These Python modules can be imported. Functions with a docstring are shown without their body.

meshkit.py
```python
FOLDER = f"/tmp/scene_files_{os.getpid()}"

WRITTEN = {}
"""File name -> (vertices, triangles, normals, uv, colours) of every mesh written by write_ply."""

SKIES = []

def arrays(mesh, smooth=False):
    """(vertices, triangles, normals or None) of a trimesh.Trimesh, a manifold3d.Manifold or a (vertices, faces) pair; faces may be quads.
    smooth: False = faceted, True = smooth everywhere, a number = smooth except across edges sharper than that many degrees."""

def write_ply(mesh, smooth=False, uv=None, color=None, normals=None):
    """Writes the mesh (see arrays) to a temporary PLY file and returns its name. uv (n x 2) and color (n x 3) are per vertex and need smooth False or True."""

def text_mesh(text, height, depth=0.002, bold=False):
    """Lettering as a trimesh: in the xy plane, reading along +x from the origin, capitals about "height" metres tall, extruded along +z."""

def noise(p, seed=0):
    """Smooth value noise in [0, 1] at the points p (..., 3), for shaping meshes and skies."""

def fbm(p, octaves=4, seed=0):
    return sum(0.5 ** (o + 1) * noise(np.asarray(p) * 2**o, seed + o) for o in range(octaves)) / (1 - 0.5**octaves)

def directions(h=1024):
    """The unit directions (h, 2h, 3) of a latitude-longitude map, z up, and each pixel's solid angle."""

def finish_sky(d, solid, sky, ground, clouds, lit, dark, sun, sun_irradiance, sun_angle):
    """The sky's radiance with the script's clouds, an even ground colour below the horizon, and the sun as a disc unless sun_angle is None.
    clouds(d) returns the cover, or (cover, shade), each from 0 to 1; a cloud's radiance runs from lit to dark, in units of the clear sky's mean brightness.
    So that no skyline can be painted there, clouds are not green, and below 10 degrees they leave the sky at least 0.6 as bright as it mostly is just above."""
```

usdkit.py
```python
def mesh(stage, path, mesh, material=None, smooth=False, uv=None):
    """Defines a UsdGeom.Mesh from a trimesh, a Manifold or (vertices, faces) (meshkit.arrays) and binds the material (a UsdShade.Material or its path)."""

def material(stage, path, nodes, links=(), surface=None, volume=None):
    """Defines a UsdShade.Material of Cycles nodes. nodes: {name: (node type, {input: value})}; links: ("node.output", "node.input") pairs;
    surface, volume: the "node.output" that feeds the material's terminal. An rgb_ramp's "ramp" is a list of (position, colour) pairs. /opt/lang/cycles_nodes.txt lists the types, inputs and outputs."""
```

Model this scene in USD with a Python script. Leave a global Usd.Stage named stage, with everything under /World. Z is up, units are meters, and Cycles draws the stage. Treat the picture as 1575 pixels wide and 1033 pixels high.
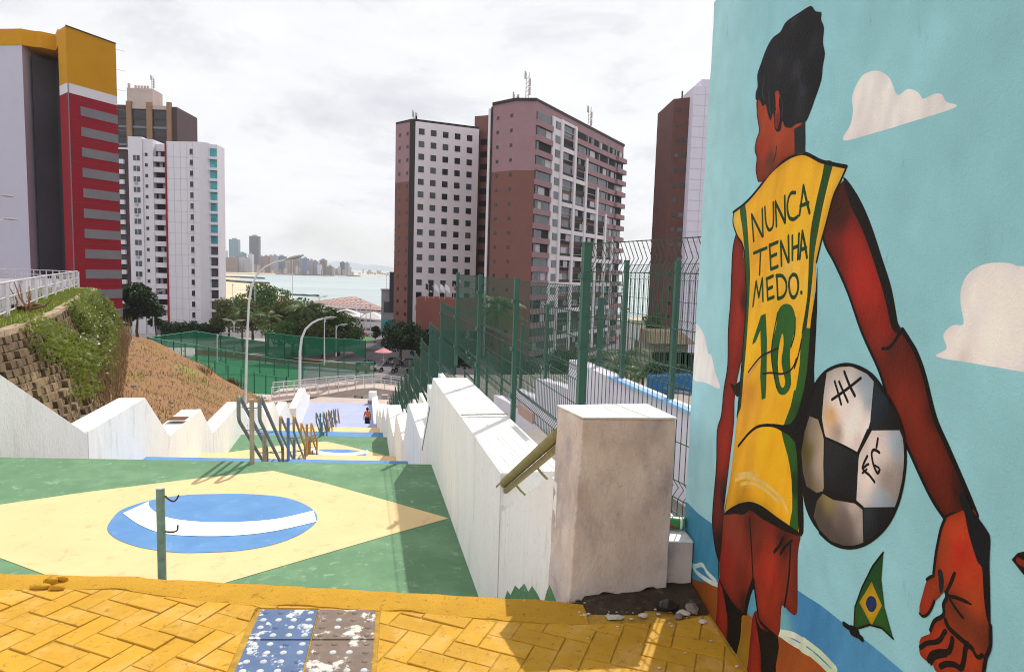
import math, numpy as np, trimesh, usdkit, meshkit, manifold3d
import shapely, shapely.geometry as sg
from pxr import Usd, UsdGeom, UsdLux, UsdShade, Sdf, Gf, Vt

stage = Usd.Stage.CreateInMemory()
UsdGeom.SetStageUpAxis(stage, UsdGeom.Tokens.z)
UsdGeom.SetStageMetersPerUnit(stage, 1.0)
stage.SetDefaultPrim(UsdGeom.Xform.Define(stage, '/World').GetPrim())
UsdGeom.Scope.Define(stage, '/World/Looks')

# ------------------------------------------------------------------ camera
FPX, CX, CY = 1000.0, 787.5, 516.5
EYE = np.array([0, 0, 1.6])
YAW, PIT, ROL = map(math.radians, (2.7, 5.46, 1.75))
FW = np.array([math.sin(YAW) * math.cos(PIT), math.cos(YAW) * math.cos(PIT), -math.sin(PIT)])
_r = np.array([math.cos(YAW), -math.sin(YAW), 0]); _u = np.cross(_r, FW)
RT = _r * math.cos(ROL) + _u * math.sin(ROL)
UP = _u * math.cos(ROL) - _r * math.sin(ROL)
cam = UsdGeom.Camera.Define(stage, '/World/camera')
cam.AddTransformOp().Set(Gf.Matrix4d(*RT, 0, *UP, 0, *(-FW), 0, *EYE, 1))
cam.CreateHorizontalApertureAttr(36.0)
cam.CreateVerticalApertureAttr(36.0 * 671 / 1024)
cam.CreateFocalLengthAttr(36.0 * FPX / 1575)
cam.CreateClippingRangeAttr(Gf.Vec2f(0.05, 60000))
cam.CreateExposureAttr(0.04)

# ------------------------------------------------------------------ sky and sun
SUN_EL, SUN_AZ = math.radians(52), math.radians(25)        # azimuth from +y towards +x
dome = UsdLux.DomeLight.Define(stage, '/World/sky')
SKY = usdkit.material(stage, '/World/Looks/sky', {
    's': ('sky_texture', {'sky_type': 'single_scattering', 'sun_disc': False, 'sun_elevation': SUN_EL, 'sun_rotation': SUN_AZ, 'altitude': 20.0, 'air_density': 1.0, 'aerosol_density': 1.6, 'ozone_density': 1.0}),
    'tc': ('texture_coordinate', {}),
    'm': ('mapping', {'scale': (1.0, 1.0, 2.6)}),
    'm2': ('mapping', {'scale': (1.0, 1.0, 2.9), 'location': (3.1, 1.7, 0.4)}),
    'n': ('noise_texture', {'scale': 2.3, 'detail': 8, 'roughness': 0.56, 'distortion': 0.2}),
    'n2': ('noise_texture', {'scale': 4.2, 'detail': 9, 'roughness': 0.58, 'distortion': 0.35}),
    'cov': ('rgb_ramp', {'ramp': [(0.30, (0.55,) * 3), (0.46, (0.93,) * 3), (1.0, (1.0,) * 3)]}),
    'shade': ('rgb_ramp', {'ramp': [(0.28, (9.0, 9.15, 9.7)), (0.40, (10.2, 10.3, 10.7)), (0.48, (11.4, 11.4, 11.6)), (0.70, (12.2, 12.2, 12.2))]}),
    'x': ('mix_color', {'use_clamp': False}),
    'b': ('background_shader', {'strength': 0.085})},
    [('tc.generated', 'm.vector'), ('tc.generated', 'm2.vector'), ('m.vector', 'n.vector'), ('m2.vector', 'n2.vector'), ('n.fac', 'cov.fac'), ('n2.fac', 'shade.fac'),
     ('cov.color', 'x.fac'), ('s.color', 'x.a'), ('shade.color', 'x.b'), ('x.result', 'b.color')], surface='b.background')
UsdShade.MaterialBindingAPI.Apply(dome.GetPrim()).Bind(SKY)
dome.GetPrim().SetCustomDataByKey('kind', 'structure')
dome.GetPrim().SetCustomDataByKey('label', 'bright tropical sky with thin white and pale grey cloud')
sun = UsdLux.DistantLight.Define(stage, '/World/sun')
sun.CreateIntensityAttr(1.05); sun.CreateAngleAttr(0.5); sun.CreateColorAttr(Gf.Vec3f(1, 0.95, 0.87))
sun.CreateNormalizeAttr(True)
sun.AddRotateXYZOp().Set(Gf.Vec3f(-(90 - math.degrees(SUN_EL)), 0, 0)) if False else None
_d = np.array([math.sin(SUN_AZ) * math.cos(SUN_EL), math.cos(SUN_AZ) * math.cos(SUN_EL), math.sin(SUN_EL)])   # towards the sun
_x = np.cross([0, 0, 1], _d); _x /= np.linalg.norm(_x); _y = np.cross(_d, _x)
sun.AddTransformOp().Set(Gf.Matrix4d(*_x, 0, *_y, 0, *_d, 0, 0, 0, 200, 1))

# ------------------------------------------------------------------ helpers
def nrm(v):
    v = np.asarray(v, float); return v / np.linalg.norm(v)
def ray(x, y): return FW + RT * (x - CX) / FPX - UP * (y - CY) / FPX
def PZ(x, y, z): v = ray(x, y); return EYE + v * (z - EYE[2]) / v[2]
def PY(x, y, Y): v = ray(x, y); return EYE + v * (Y / v[1])
def PP(x, y, p, n): v = ray(x, y); n = np.asarray(n, float); return EYE + v * (np.dot(np.asarray(p) - EYE, n) / np.dot(v, n))
def proj(p):
    q = np.asarray(p, float) - EYE; d = q @ FW; return CX + FPX * (q @ RT) / d, CY - FPX * (q @ UP) / d
AZ = math.radians(-10.45)                                 # the stairs run this way, the street edge along x
SA = np.array([math.sin(AZ), math.cos(AZ), 0]); SN = np.array([math.cos(AZ), -math.sin(AZ), 0])
def ST(s, t, z): p = SA * s + SN * t; return np.array([p[0], p[1], z])
def YT(Y, t, z): return ST((Y + math.sin(AZ) * t) / math.cos(AZ), t, z)   # the point of street-parallel line Y at lateral t
TR, TL = 1.016, -4.45

def C(h):
    v = np.array([int(h[i:i + 2], 16) for i in (0, 2, 4)]) / 255.0
    return tuple(np.where(v < 0.04045, v / 12.92, ((v + 0.055) / 1.055) ** 2.4))

CNT, LOC = {}, {}
def num(parent, name):
    k = f'{parent}/{name}'; n = CNT.get(k, 0); CNT[k] = n + 1
    return k if n == 0 else f'{k}_{n:03d}'
def tag(path, label=None, cat=None, group=None, kind=None):
    p = stage.GetPrimAtPath(path)
    for k, v in (('label', label), ('category', cat), ('group', group), ('kind', kind)):
        if v: p.SetCustomDataByKey(k, v)
    return path
def thing(name, label, cat, loc=(0, 0, 0), rz=0.0, group=None, kind=None, scale=None):
    p = num('/World', name); x = UsdGeom.Xform.Define(stage, p)
    x.AddTranslateOp().Set(Gf.Vec3d(*map(float, loc)))
    if rz: x.AddRotateZOp().Set(math.degrees(rz))
    if scale: x.AddScaleOp().Set(Gf.Vec3f(*([scale] * 3 if np.ndim(scale) == 0 else scale)))
    LOC[p] = (np.asarray(loc, float), rz)
    return tag(p, label, cat, group, kind)
def obj(name, mesh, mat, parent=None, smooth=False, paint=None, label=None, local=False, uv=None):
    """One Mesh prim; vertices are given in world metres unless local."""
    p = num(parent or '/World', name)
    if hasattr(mesh, 'to_mesh') or hasattr(mesh, 'vertices') or smooth:
        v, f, n_ = meshkit.arrays(mesh, smooth)
    else:
        v, f, n_ = np.asarray(mesh[0], float), np.asarray(mesh[1], int), None
    if parent and not local:
        r = '/'.join(parent.split('/')[:3])
        if r in LOC:
            l, a = LOC[r]; v = v - l
            if a: c, s = math.cos(-a), math.sin(-a); v = np.stack([c * v[:, 0] - s * v[:, 1], s * v[:, 0] + c * v[:, 1], v[:, 2]], 1)
    m = usdkit.mesh(stage, p, (v, f), mat)
    if n_ is not None and not (parent and not local and LOC.get('/'.join(parent.split('/')[:3]), (0, 0))[1]):
        m.CreateNormalsAttr(Vt.Vec3fArray.FromNumpy(n_.astype(np.float32))); m.SetNormalsInterpolation('vertex')
    if paint is not None:
        UsdGeom.PrimvarsAPI(m).CreatePrimvar('paint', Sdf.ValueTypeNames.Color3fArray, 'vertex').Set(Vt.Vec3fArray.FromNumpy(np.asarray(paint, np.float32)))
    if label: tag(p, label)
    return p
def struct(name, mesh, mat, label=None, kind='structure', **k):
    return tag(obj(name, mesh, mat, None, **k), label, None, None, kind)
def dup(src, loc, rz=0.0, label=None, group=None, scale=None):
    pr = stage.GetPrimAtPath(src); was = pr.GetCustomData()
    base = src.split('/')[-1]
    while base[-4:-3] == '_' and base[-3:].isdigit(): base = base[:-4]
    p = num('/World', base); x = UsdGeom.Xform.Define(stage, p)
    x.GetPrim().GetReferences().AddInternalReference(src)
    x.ClearXformOpOrder()
    x.AddTranslateOp(opSuffix='at').Set(Gf.Vec3d(*map(float, loc)))
    x.AddRotateZOp(opSuffix='turn').Set(math.degrees(rz))
    s = scale or 1.0
    x.AddScaleOp(opSuffix='size').Set(Gf.Vec3f(*([s] * 3 if np.ndim(s) == 0 else s)))
    x.GetPrim().SetInstanceable(True)
    return tag(p, label or was.get('label'), was.get('category'), group or was.get('group'))

class B:
    """Collects shapes into one mesh."""
    def __init__(s): s.v, s.f, s.n = [], [], 0
    def add(s, v, f):
        s.v.append(np.asarray(v, float)); s.f.append(np.asarray(f, int) + s.n); s.n += len(v); return s
    def tm(s, m): return s.add(m.vertices, m.faces)
    def quad(s, a, b, c, d): return s.add([a, b, c, d], [[0, 1, 2], [0, 2, 3]])
    def obox(s, o, a, b, c):
        o, a, b, c = map(lambda q: np.asarray(q, float), (o, a, b, c))
        if np.dot(np.cross(a, b), c) < 0: a, b = b, a
        v = [o, o + a, o + a + b, o + b, o + c, o + a + c, o + a + b + c, o + b + c]
        return s.add(v, [[0, 2, 1], [0, 3, 2], [4, 5, 6], [4, 6, 7], [0, 1, 5], [0, 5, 4], [1, 2, 6], [1, 6, 5], [2, 3, 7], [2, 7, 6], [3, 0, 4], [3, 4, 7]])
    def box(s, x0, x1, y0, y1, z0, z1): return s.obox((x0, y0, z0), (x1 - x0, 0, 0), (0, y1 - y0, 0), (0, 0, z1 - z0))
    def beam(s, p, q, w, h=None, up=(0, 0, 1)):
        p, q = np.asarray(p, float), np.asarray(q, float); h = h or w; d = nrm(q - p)
        a = np.cross(d, up); a = np.cross(d, (1, 0, 0)) if np.linalg.norm(a) < 1e-3 else a
        a = nrm(a) * w; b = nrm(np.cross(a, d)) * h
        return s.obox(p - a / 2 - b / 2, q - p, a, b)
    def tube(s, pts, r, n=8, cap=True):
        pts = [np.asarray(p, float) for p in pts]; k = len(pts); r = [r] * k if np.ndim(r) == 0 else r
        ts = [nrm(pts[min(i + 1, k - 1)] - pts[max(i - 1, 0)]) for i in range(k)]
        a = np.cross(ts[0], (0, 0, 1)); a = np.array([1., 0, 0]) if np.linalg.norm(a) < 1e-3 else nrm(a)
        v, f = [], []
        for i in range(k):
            a = nrm(a - ts[i] * np.dot(a, ts[i])); b = np.cross(ts[i], a)
            for j in range(n):
                th = 2 * math.pi * j / n; v.append(pts[i] + (a * math.cos(th) + b * math.sin(th)) * r[i])
        for i in range(k - 1):
            for j in range(n):
                p0, p1 = i * n + j, i * n + (j + 1) % n; f += [[p0, p1, p1 + n], [p0, p1 + n, p0 + n]]
        if cap:
            v += [pts[0], pts[-1]]
            for j in range(n): f += [[k * n, (j + 1) % n, j], [k * n + 1, (k - 1) * n + j, (k - 1) * n + (j + 1) % n]]
        return s.add(v, f)
    def prism(s, pts, vec):
        """A planar outline (3-D points, concave allowed) extruded by vec."""
        P = np.asarray(pts, float); vec = np.asarray(vec, float)
        n = np.zeros(3)
        for i in range(len(P)): n += np.cross(P[i] - P[0], P[(i + 1) % len(P)] - P[0])
        n = nrm(n)
        if np.dot(n, vec) > 0: P = P[::-1]; n = -n                  # front faces away from vec
        e = nrm(P[1] - P[0]) if np.linalg.norm(P[1] - P[0]) > 1e-9 else nrm(P[2] - P[0]); g = np.cross(n, e)
        q = np.stack([(P - P[0]) @ e, (P - P[0]) @ g], 1)
        vv, ff = trimesh.creation.triangulate_polygon(sg.Polygon(q), engine='earcut')
        vv = P[0] + vv[:, :1] * e + vv[:, 1:2] * g
        k = len(vv)
        fn = np.cross(vv[ff[:, 1]] - vv[ff[:, 0]], vv[ff[:, 2]] - vv[ff[:, 0]]) @ n
        ff = np.where((fn < 0)[:, None], ff[:, ::-1], ff)
        s.add(vv, ff); s.add(vv + vec, ff[:, ::-1])
        m = len(P)
        for i in range(m):
            a, b = P[i], P[(i + 1) % m]; s.add([a, a + vec, b + vec, b], [[0, 1, 2], [0, 2, 3]])
        return s
    @property
    def m(s): return (np.vstack(s.v), np.vstack(s.f))

def sweepgrid(P):
    """A grid of points (n, m, 3) as a sheet."""
    P = np.asarray(P, float); n, m = P.shape[:2]; i = np.arange(n * m).reshape(n, m)
    a, b, c, d = i[:-1, :-1].ravel(), i[1:, :-1].ravel(), i[1:, 1:].ravel(), i[:-1, 1:].ravel()
    return P.reshape(-1, 3), np.vstack([np.stack([a, b, c], 1), np.stack([a, c, d], 1)])
def rbox(x0, x1, y0, y1, z0, z1, r):
    """A box with rounded edges."""
    s = [manifold3d.Manifold.sphere(r, 8).translate([x, y, z]) for x in (x0 + r, x1 - r) for y in (y0 + r, y1 - r) for z in (z0 + r, z1 - r)]
    return manifold3d.Manifold.batch_hull(s)
def catmull(P, k=5, closed=True):
    P = np.asarray(P, float); n = len(P); out = []
    for i in range(n if closed else n - 1):
        a, b, c, d = (P[(i + j) % n] if closed else P[min(max(i + j, 0), n - 1)] for j in (-1, 0, 1, 2))
        for u in np.arange(k) / k:
            out.append(0.5 * (2 * b + (c - a) * u + (2 * a - 5 * b + 4 * c - d) * u * u + (3 * b - a - 3 * c + d) * u ** 3))
    if not closed: out.append(P[-1])
    return np.array(out)

# ------------------------------------------------------------------ materials
MATS = {}
def mat(name, col, rough=0.7, vary=0.12, scale=3.0, detail=5, bump=0.0, bscale=None, col2=None, stain=0.0, stain_col=None, stain_scale=0.8, spec=0.3, metal=0.0, bevel=0.0, stretch=(1, 1, 1), dist=0.02, stain_edge=(0.55, 0.72), coat=0.0, trans=0.0, rand=0.0, scuff=0.0, scuff_scale=11.0, scuff_col='5a5045', streak=0.0):
    """A painted or mineral surface: base colour with cloudy variation, optional stains and fine relief."""
    if name in MATS: return MATS[name]
    col = np.array(C(col) if isinstance(col, str) else col)
    c2 = np.array(C(col2) if isinstance(col2, str) else col2) if col2 is not None else col * (1 - vary)
    c1 = col if col2 is not None else np.minimum(col * (1 + vary * 0.6), 0.95)
    nd = {'g': ('geometry', {}), 'm': ('mapping', {'scale': stretch}), 'n': ('noise_texture', {'scale': scale, 'detail': detail, 'roughness': 0.6}),
          'r': ('rgb_ramp', {'ramp': [(0.3, c2), (0.68, c1)]}),
          'p': ('principled_bsdf', {'roughness': rough, 'specular_ior_level': spec, 'metallic': metal, 'coat_weight': coat})}
    lk = [('g.position', 'm.vector'), ('m.vector', 'n.vector'), ('n.fac', 'r.fac')]
    out = 'r.color'
    if rand:
        nd['oi'] = ('object_info', {}); nd['hv'] = ('hsv', {}); nd['rv'] = ('map_range', {'from_min': 0.0, 'from_max': 1.0, 'to_min': 1 - rand, 'to_max': 1 + rand})
        lk += [('oi.random', 'rv.value'), ('rv.result', 'hv.value'), (out, 'hv.color')]; out = 'hv.color'
    if stain:
        sc = np.array(C(stain_col) if isinstance(stain_col, str) else (stain_col if stain_col is not None else col * 0.35))
        nd['n2'] = ('noise_texture', {'scale': stain_scale, 'detail': 9, 'roughness': 0.68})
        nd['r2'] = ('rgb_ramp', {'ramp': [(stain_edge[0], (0, 0, 0)), (stain_edge[1], (stain,) * 3)]})
        nd['x'] = ('mix_color', {'b': sc}); lk += [('m.vector', 'n2.vector'), ('n2.fac', 'r2.fac'), ('r2.color', 'x.fac'), (out, 'x.a')]; out = 'x.result'
    if scuff:
        nd['n4'] = ('noise_texture', {'scale': scuff_scale, 'detail': 10, 'roughness': 0.72, 'distortion': 0.6}); nd['r4'] = ('rgb_ramp', {'ramp': [(0.565, (0, 0, 0)), (0.66, (scuff,) * 3)]}); nd['x4'] = ('mix_color', {'b': C(scuff_col)})
        lk += [('g.position', 'n4.vector'), ('n4.fac', 'r4.fac'), ('r4.color', 'x4.fac'), (out, 'x4.a')]; out = 'x4.result'
    if streak:
        nd['m5'] = ('mapping', {'scale': (1, 1, 0.16)}); nd['n5'] = ('noise_texture', {'scale': 6.0, 'detail': 10, 'roughness': 0.7, 'distortion': 0.8}); nd['r5'] = ('rgb_ramp', {'ramp': [(0.55, (0, 0, 0)), (0.80, (streak,) * 3)]}); nd['x5'] = ('mix_color', {'b': C('8d8578')})
        lk += [('g.position', 'm5.vector'), ('m5.vector', 'n5.vector'), ('n5.fac', 'r5.fac'), ('r5.color', 'x5.fac'), (out, 'x5.a')]; out = 'x5.result'
    lk.append((out, 'p.base_color'))
    nn = None
    if bevel: nd['bv'] = ('bevel', {'radius': bevel, 'samples': 4}); nn = 'bv.bevel'
    if bump:
        nd['n3'] = ('noise_texture', {'scale': bscale or scale * 12, 'detail': 6, 'roughness': 0.65}); nd['b'] = ('bump', {'strength': bump, 'distance': dist})
        lk += [('m.vector', 'n3.vector'), ('n3.fac', 'b.height')]
        if nn: lk.append((nn, 'b.normal'))
        nn = 'b.normal'
    if nn: lk.append((nn, 'p.normal'))
    sf = 'p.BSDF'
    if trans:
        nd['t'] = ('translucent_bsdf', {}); nd['mx'] = ('mix_closure', {'fac': trans}); lk += [(out, 't.color'), ('p.BSDF', 'mx.closure1'), ('t.BSDF', 'mx.closure2')]; sf = 'mx.closure'
    MATS[name] = usdkit.material(stage, f'/World/Looks/{name}', nd, lk, surface=sf)
    return MATS[name]
def glassmat(name, tint, rough=0.08, vary=0.5):
    """Dark window glass in front of unlit rooms: reflects the sky, each pane a little different."""
    if name in MATS: return MATS[name]
    t = np.array(C(tint))
    MATS[name] = usdkit.material(stage, f'/World/Looks/{name}', {'o': ('geometry', {}), 'n': ('white_noise_texture', {}), 'sn': ('vector_math', {'math_type': 'snap', 'vector2': (1.7, 1.7, 1.55)}),
        'r': ('rgb_ramp', {'ramp': [(0, t * (1 - vary)), (1, t * (1 + vary))]}), 'p': ('principled_bsdf', {'roughness': rough, 'specular_ior_level': 0.5})},
        [('o.position', 'sn.vector1'), ('sn.vector', 'n.vector'), ('n.value', 'r.fac'), ('r.color', 'p.base_color')], surface='p.BSDF')
    return MATS[name]
rng = np.random.default_rng(7)
# shared materials
WHITE = mat('white_limewash', 'e6e5e2', 0.85, 0.05, 1.6, bump=0.35, bscale=22, stain=0.5, stain_col='b0a596', stain_scale=1.7, stretch=(1.6, 1.6, 0.5), dist=0.012, stain_edge=(0.58, 0.72), bevel=0.01, scuff=.28, scuff_scale=22, scuff_col='8a8074', streak=.5)
WHITETOP = WHITE
PILLAR = mat('raw_render', 'd2c6be', 0.9, 0.2, 7.0, bump=0.55, bscale=70, col2='bcaca4', stain=0.75, stain_col='8f8b98', stain_scale=3.1, dist=0.01, stain_edge=(0.50, 0.66), bevel=0.006, scuff=.35, scuff_scale=34, scuff_col='7d6d62', streak=.5, stretch=(1, 1, .6))
YEL = mat('yellow_pavement_paint', 'c49427', 0.75, 0.2, 9.0, bump=0.7, bscale=160, col2='b98a22', stain=0.6, stain_col='d8b070', stain_scale=5, stain_edge=(.5, .72), dist=0.003, rand=0.07, scuff=.7, scuff_scale=24, scuff_col='7a5a2a')
YELK = mat('yellow_kerb_paint', 'c49427', 0.85, 0.2, 6.0, bump=1.0, bscale=110, col2='b98a22', stain=0.6, stain_col='6b4a1c', stain_scale=9, dist=0.008, stain_edge=(0.62, 0.70), scuff=.7, scuff_scale=20, scuff_col='6a4a1c')
GREENP = mat('green_step_paint', '5d8160', 0.8, 0.10, 2.5, bump=0.25, bscale=90, stain=0.4, stain_col='86a884', stain_scale=1.6, stain_edge=(.47, .72), dist=0.004, scuff=.5, scuff_scale=7, scuff_col='97b294')
CREAM = mat('cream_step_paint', 'd8bc8c', 0.8, 0.06, 2.0, bump=0.25, bscale=90, stain=0.35, stain_col='cbb07c', stain_scale=1.5, dist=0.004, stain_edge=(0.48, 0.75), scuff=.35, scuff_scale=6, scuff_col='9a8258')
BLUEP = mat('blue_step_paint', '5a88b8', 0.75, 0.10, 2.5, bump=0.25, bscale=90, stain=0.4, stain_col='416aa6', stain_scale=1.8, stain_edge=(.46, .7), dist=0.004, scuff=.5, scuff_scale=5, scuff_col='7f9cc4')
WHITEP = mat('white_step_paint', 'e8e8ea', 0.8, 0.05, 2.5, bump=0.2, bscale=90, dist=0.004)
LILAC = mat('lilac_step_paint', '9fa6c8', 0.8, 0.08, 1.0, stain=0.3, stain_col='b7a6a6', stain_scale=0.6)
CONC = mat('grey_concrete', '8b857e', 0.9, 0.15, 2.0, bump=0.3)
DIRT = mat('dark_dirt', '4a3d33', 0.95, 0.3, 8.0, bump=0.9, bscale=60, stain=0.6, stain_col='7f7367', stain_scale=12, dist=0.02)

# ------------------------------------------------------------------ terrain under everything
LV = [(-1.2, 5.05, 9.3), (-2.52, 11.5, 13.9), (-3.8, 16.2, 18.7), (-4.86, 20.7, 24.94), (-5.85, 27.0, 29.6), (-6.83, 31.9, 34.5), (-8.0, 37.2, 40.3), (-10.5, 45.5, 58.7)]
prof = [(-80, 0), (3.2, 0)] + [p for z, a, b in LV for p in ((a, z), (b, z))] + [(62, -12.5), (70, -15), (82, -17), (290, -17.4), (322, -19.0), (345, -21.5), (60000, -26)]
PS, PZs = np.array([p[0] for p in prof]), np.array([p[1] for p in prof])
gx = np.concatenate([[-30000, -6000, -1500, -500, -200], np.linspace(-120, 120, 61), [200, 500, 1500, 6000, 30000]])
gy = np.concatenate([[-80, -30, -10], np.linspace(-2, 100, 103), np.linspace(110, 360, 26), [500, 1000, 4000, 30000]])
G = np.zeros((len(gx), len(gy), 3))
G[..., 0], G[..., 1] = gx[:, None], gy[None, :]
drop = np.where(gy < 3.0, 0.12, 0.75)
hz = np.interp(gy, PS, PZs) - drop
side = np.clip((np.abs(gx + 3) - 9) / 20, 0, 1)
nz = meshkit.fbm(np.stack([G[..., 0] / 9, G[..., 1] / 9, 0 * G[..., 0]], -1), 4, 3) - 0.5
G[..., 2] = hz[None, :] + nz * np.clip(side[:, None] * 0.8, 0, 1) * ((gy > 8) & (gy < 75))[None, :]
GROUND = mat('bare_ground', '6e6252', 0.95, 0.25, 0.12, bump=0.5, bscale=6, col2='4e5a38', stain=0.5, stain_col='8d7c66', stain_scale=0.05)
struct('ground', sweepgrid(G.transpose(1, 0, 2)[:, ::-1]), GROUND)

# sea, beach
SEA = usdkit.material(stage, '/World/Looks/sea', {'g': ('geometry', {}), 'm': ('mapping', {'scale': (0.25, 0.6, 1)}), 'n': ('noise_texture', {'scale': 0.55, 'detail': 8, 'roughness': 0.7}), 'b': ('bump', {'strength': 0.55, 'distance': 0.5}),
    'm2': ('mapping', {'scale': (0.0016, 0.006, 1)}), 'n2': ('noise_texture', {'scale': 1.0, 'detail': 5}), 'r': ('rgb_ramp', {'ramp': [(0.35, C('8f9ea0')), (0.6, C('a2b1b2')), (0.75, C('b4bfbe'))]}),
    'p': ('principled_bsdf', {'roughness': 0.28, 'ior': 1.33, 'specular_ior_level': 0.5})},
    [('g.position', 'm.vector'), ('m.vector', 'n.vector'), ('n.fac', 'b.height'), ('b.normal', 'p.normal'), ('g.position', 'm2.vector'), ('m2.vector', 'n2.vector'), ('n2.fac', 'r.fac'), ('r.color', 'p.base_color')], surface='p.BSDF')
ZS = -20.0
bb = B(); bb.quad((-30000, 318, ZS), (30000, 318, ZS), (30000, 30000, ZS), (-30000, 30000, ZS)); struct('sea', bb.m, SEA)
SAND = mat('beach_sand', 'cdb698', 0.95, 0.12, 0.05, stain=0.4, stain_col='a8927a', stain_scale=0.03)
def flat(pts, z, h=0.0):
    """A level sheet (or slab, h thick) over an outline of ground points."""
    P = np.array([(p[0], p[1], z) for p in pts]); b = B().prism(P, (0, 0, -max(h, 0.001))); v, f = b.m
    if h == 0:
        n = len(v); k = len(P); keep = (v[f][:, :, 2] > z - 0.0005).all(1); f = f[keep]
        fn = np.cross(v[f[:, 1]] - v[f[:, 0]], v[f[:, 2]] - v[f[:, 0]])[:, 2]; f = np.where((fn < 0)[:, None], f[:, ::-1], f)
    return v, f
# near beach on the left, running away to the city shore
shore = [PZ(328, 421.5, ZS), PZ(400, 423.5, ZS), PZ(352, 429, ZS), PZ(420, 438, ZS), PZ(365, 447, ZS), PZ(430, 452, ZS), PZ(470, 470, ZS), PZ(600, 474, ZS), (200, 322, ZS), (200, 318, ZS), (-700, 318, ZS), (-1500, 1200, ZS), (-2500, 2300, ZS)]
struct('beach', flat(shore, ZS + 0.25, 1.0), SAND)
far = [PZ(250, 417.5, ZS), PZ(420, 422.0, ZS), PZ(520, 422.0, ZS), PZ(600, 424.5, ZS)]
farb = [np.array([p[0] - 200, p[1] + 900, 0]) for p in far[::-1]]
struct('far_shore', flat(far + farb, ZS + 1.2, 2.0), SAND)

# ------------------------------------------------------------------ sidewalk of herringbone pavers
UNDER = mat('paver_bed', 'b9923c', 0.95, 0.3, 20, bump=0.5)
kb = [(-6.0, 3.5), (-2.429, 3.308), (-1.765, 3.278), (-1.088, 3.212), (-0.425, 3.148), (0.032, 3.109), (0.449, 3.056), (0.53, 3.03)]
kf = [(-6.0, 3.33), (-2.294, 3.135), (-1.758, 3.147), (-1.227, 3.02), (-0.396, 2.957), (0.033, 2.89), (0.334, 2.85), (0.53, 2.85)]
struct('pavement', flat([(-9, -3), (1.3, -3), (1.3, 3.5), (0.62, 3.0), (0.44, 3.02), (-6, 3.4), (-9, 3.6)], -0.005, 0.25), UNDER)
# kerb: a lumpy cast strip with broken edge
n = 120; xs = np.linspace(-6, 0.53, n); yb = np.interp(xs, *np.array(kb).T); yf = np.interp(xs, *np.array(kf).T)
K = np.zeros((n, 7, 3)); prof_z = [-0.3, -0.006, 0.002, 0.003, 0.002, -0.001, -0.03]; prof_u = [1.0, 1.0, 0.93, 0.5, 0.15, 0.02, 0.0]
for j in range(7):
    K[:, j, 0] = xs; K[:, j, 1] = yf + (yb - yf) * prof_u[j]; K[:, j, 2] = prof_z[j]
q = meshkit.fbm(K * np.array([9, 9, 0]), 4, 5) - 0.5
K[:, 1:, 2] += q[:, 1:] * 0.011; K[:, 4:, 1] += (q[:, 4:]) * 0.05; K[:, :3, 1] += (meshkit.fbm(K[:, :3] * np.array([14, 0, 0]), 3, 8) - 0.5) * 0.025
struct('kerb', sweepgrid(K), YELK, smooth=50)
e1 = np.array([math.cos(math.radians(-23)), math.sin(math.radians(-23))]); e2 = np.array([-e1[1], e1[0]])
PW = 0.111
tileP = sg.Polygon([(-1.02, 2.965), (-0.452, 2.965), (-0.39, 2.45), (-0.96, 2.45)])
walk = sg.Polygon([(-4.5, 0.6), (1.12, 0.6), (1.12, 2.93), (0.9, 2.86), (0.62, 2.855)] + [(p[0], p[1] - 0.004) for p in kf[::-1]] + [(-4.5, 3.2)])
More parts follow.
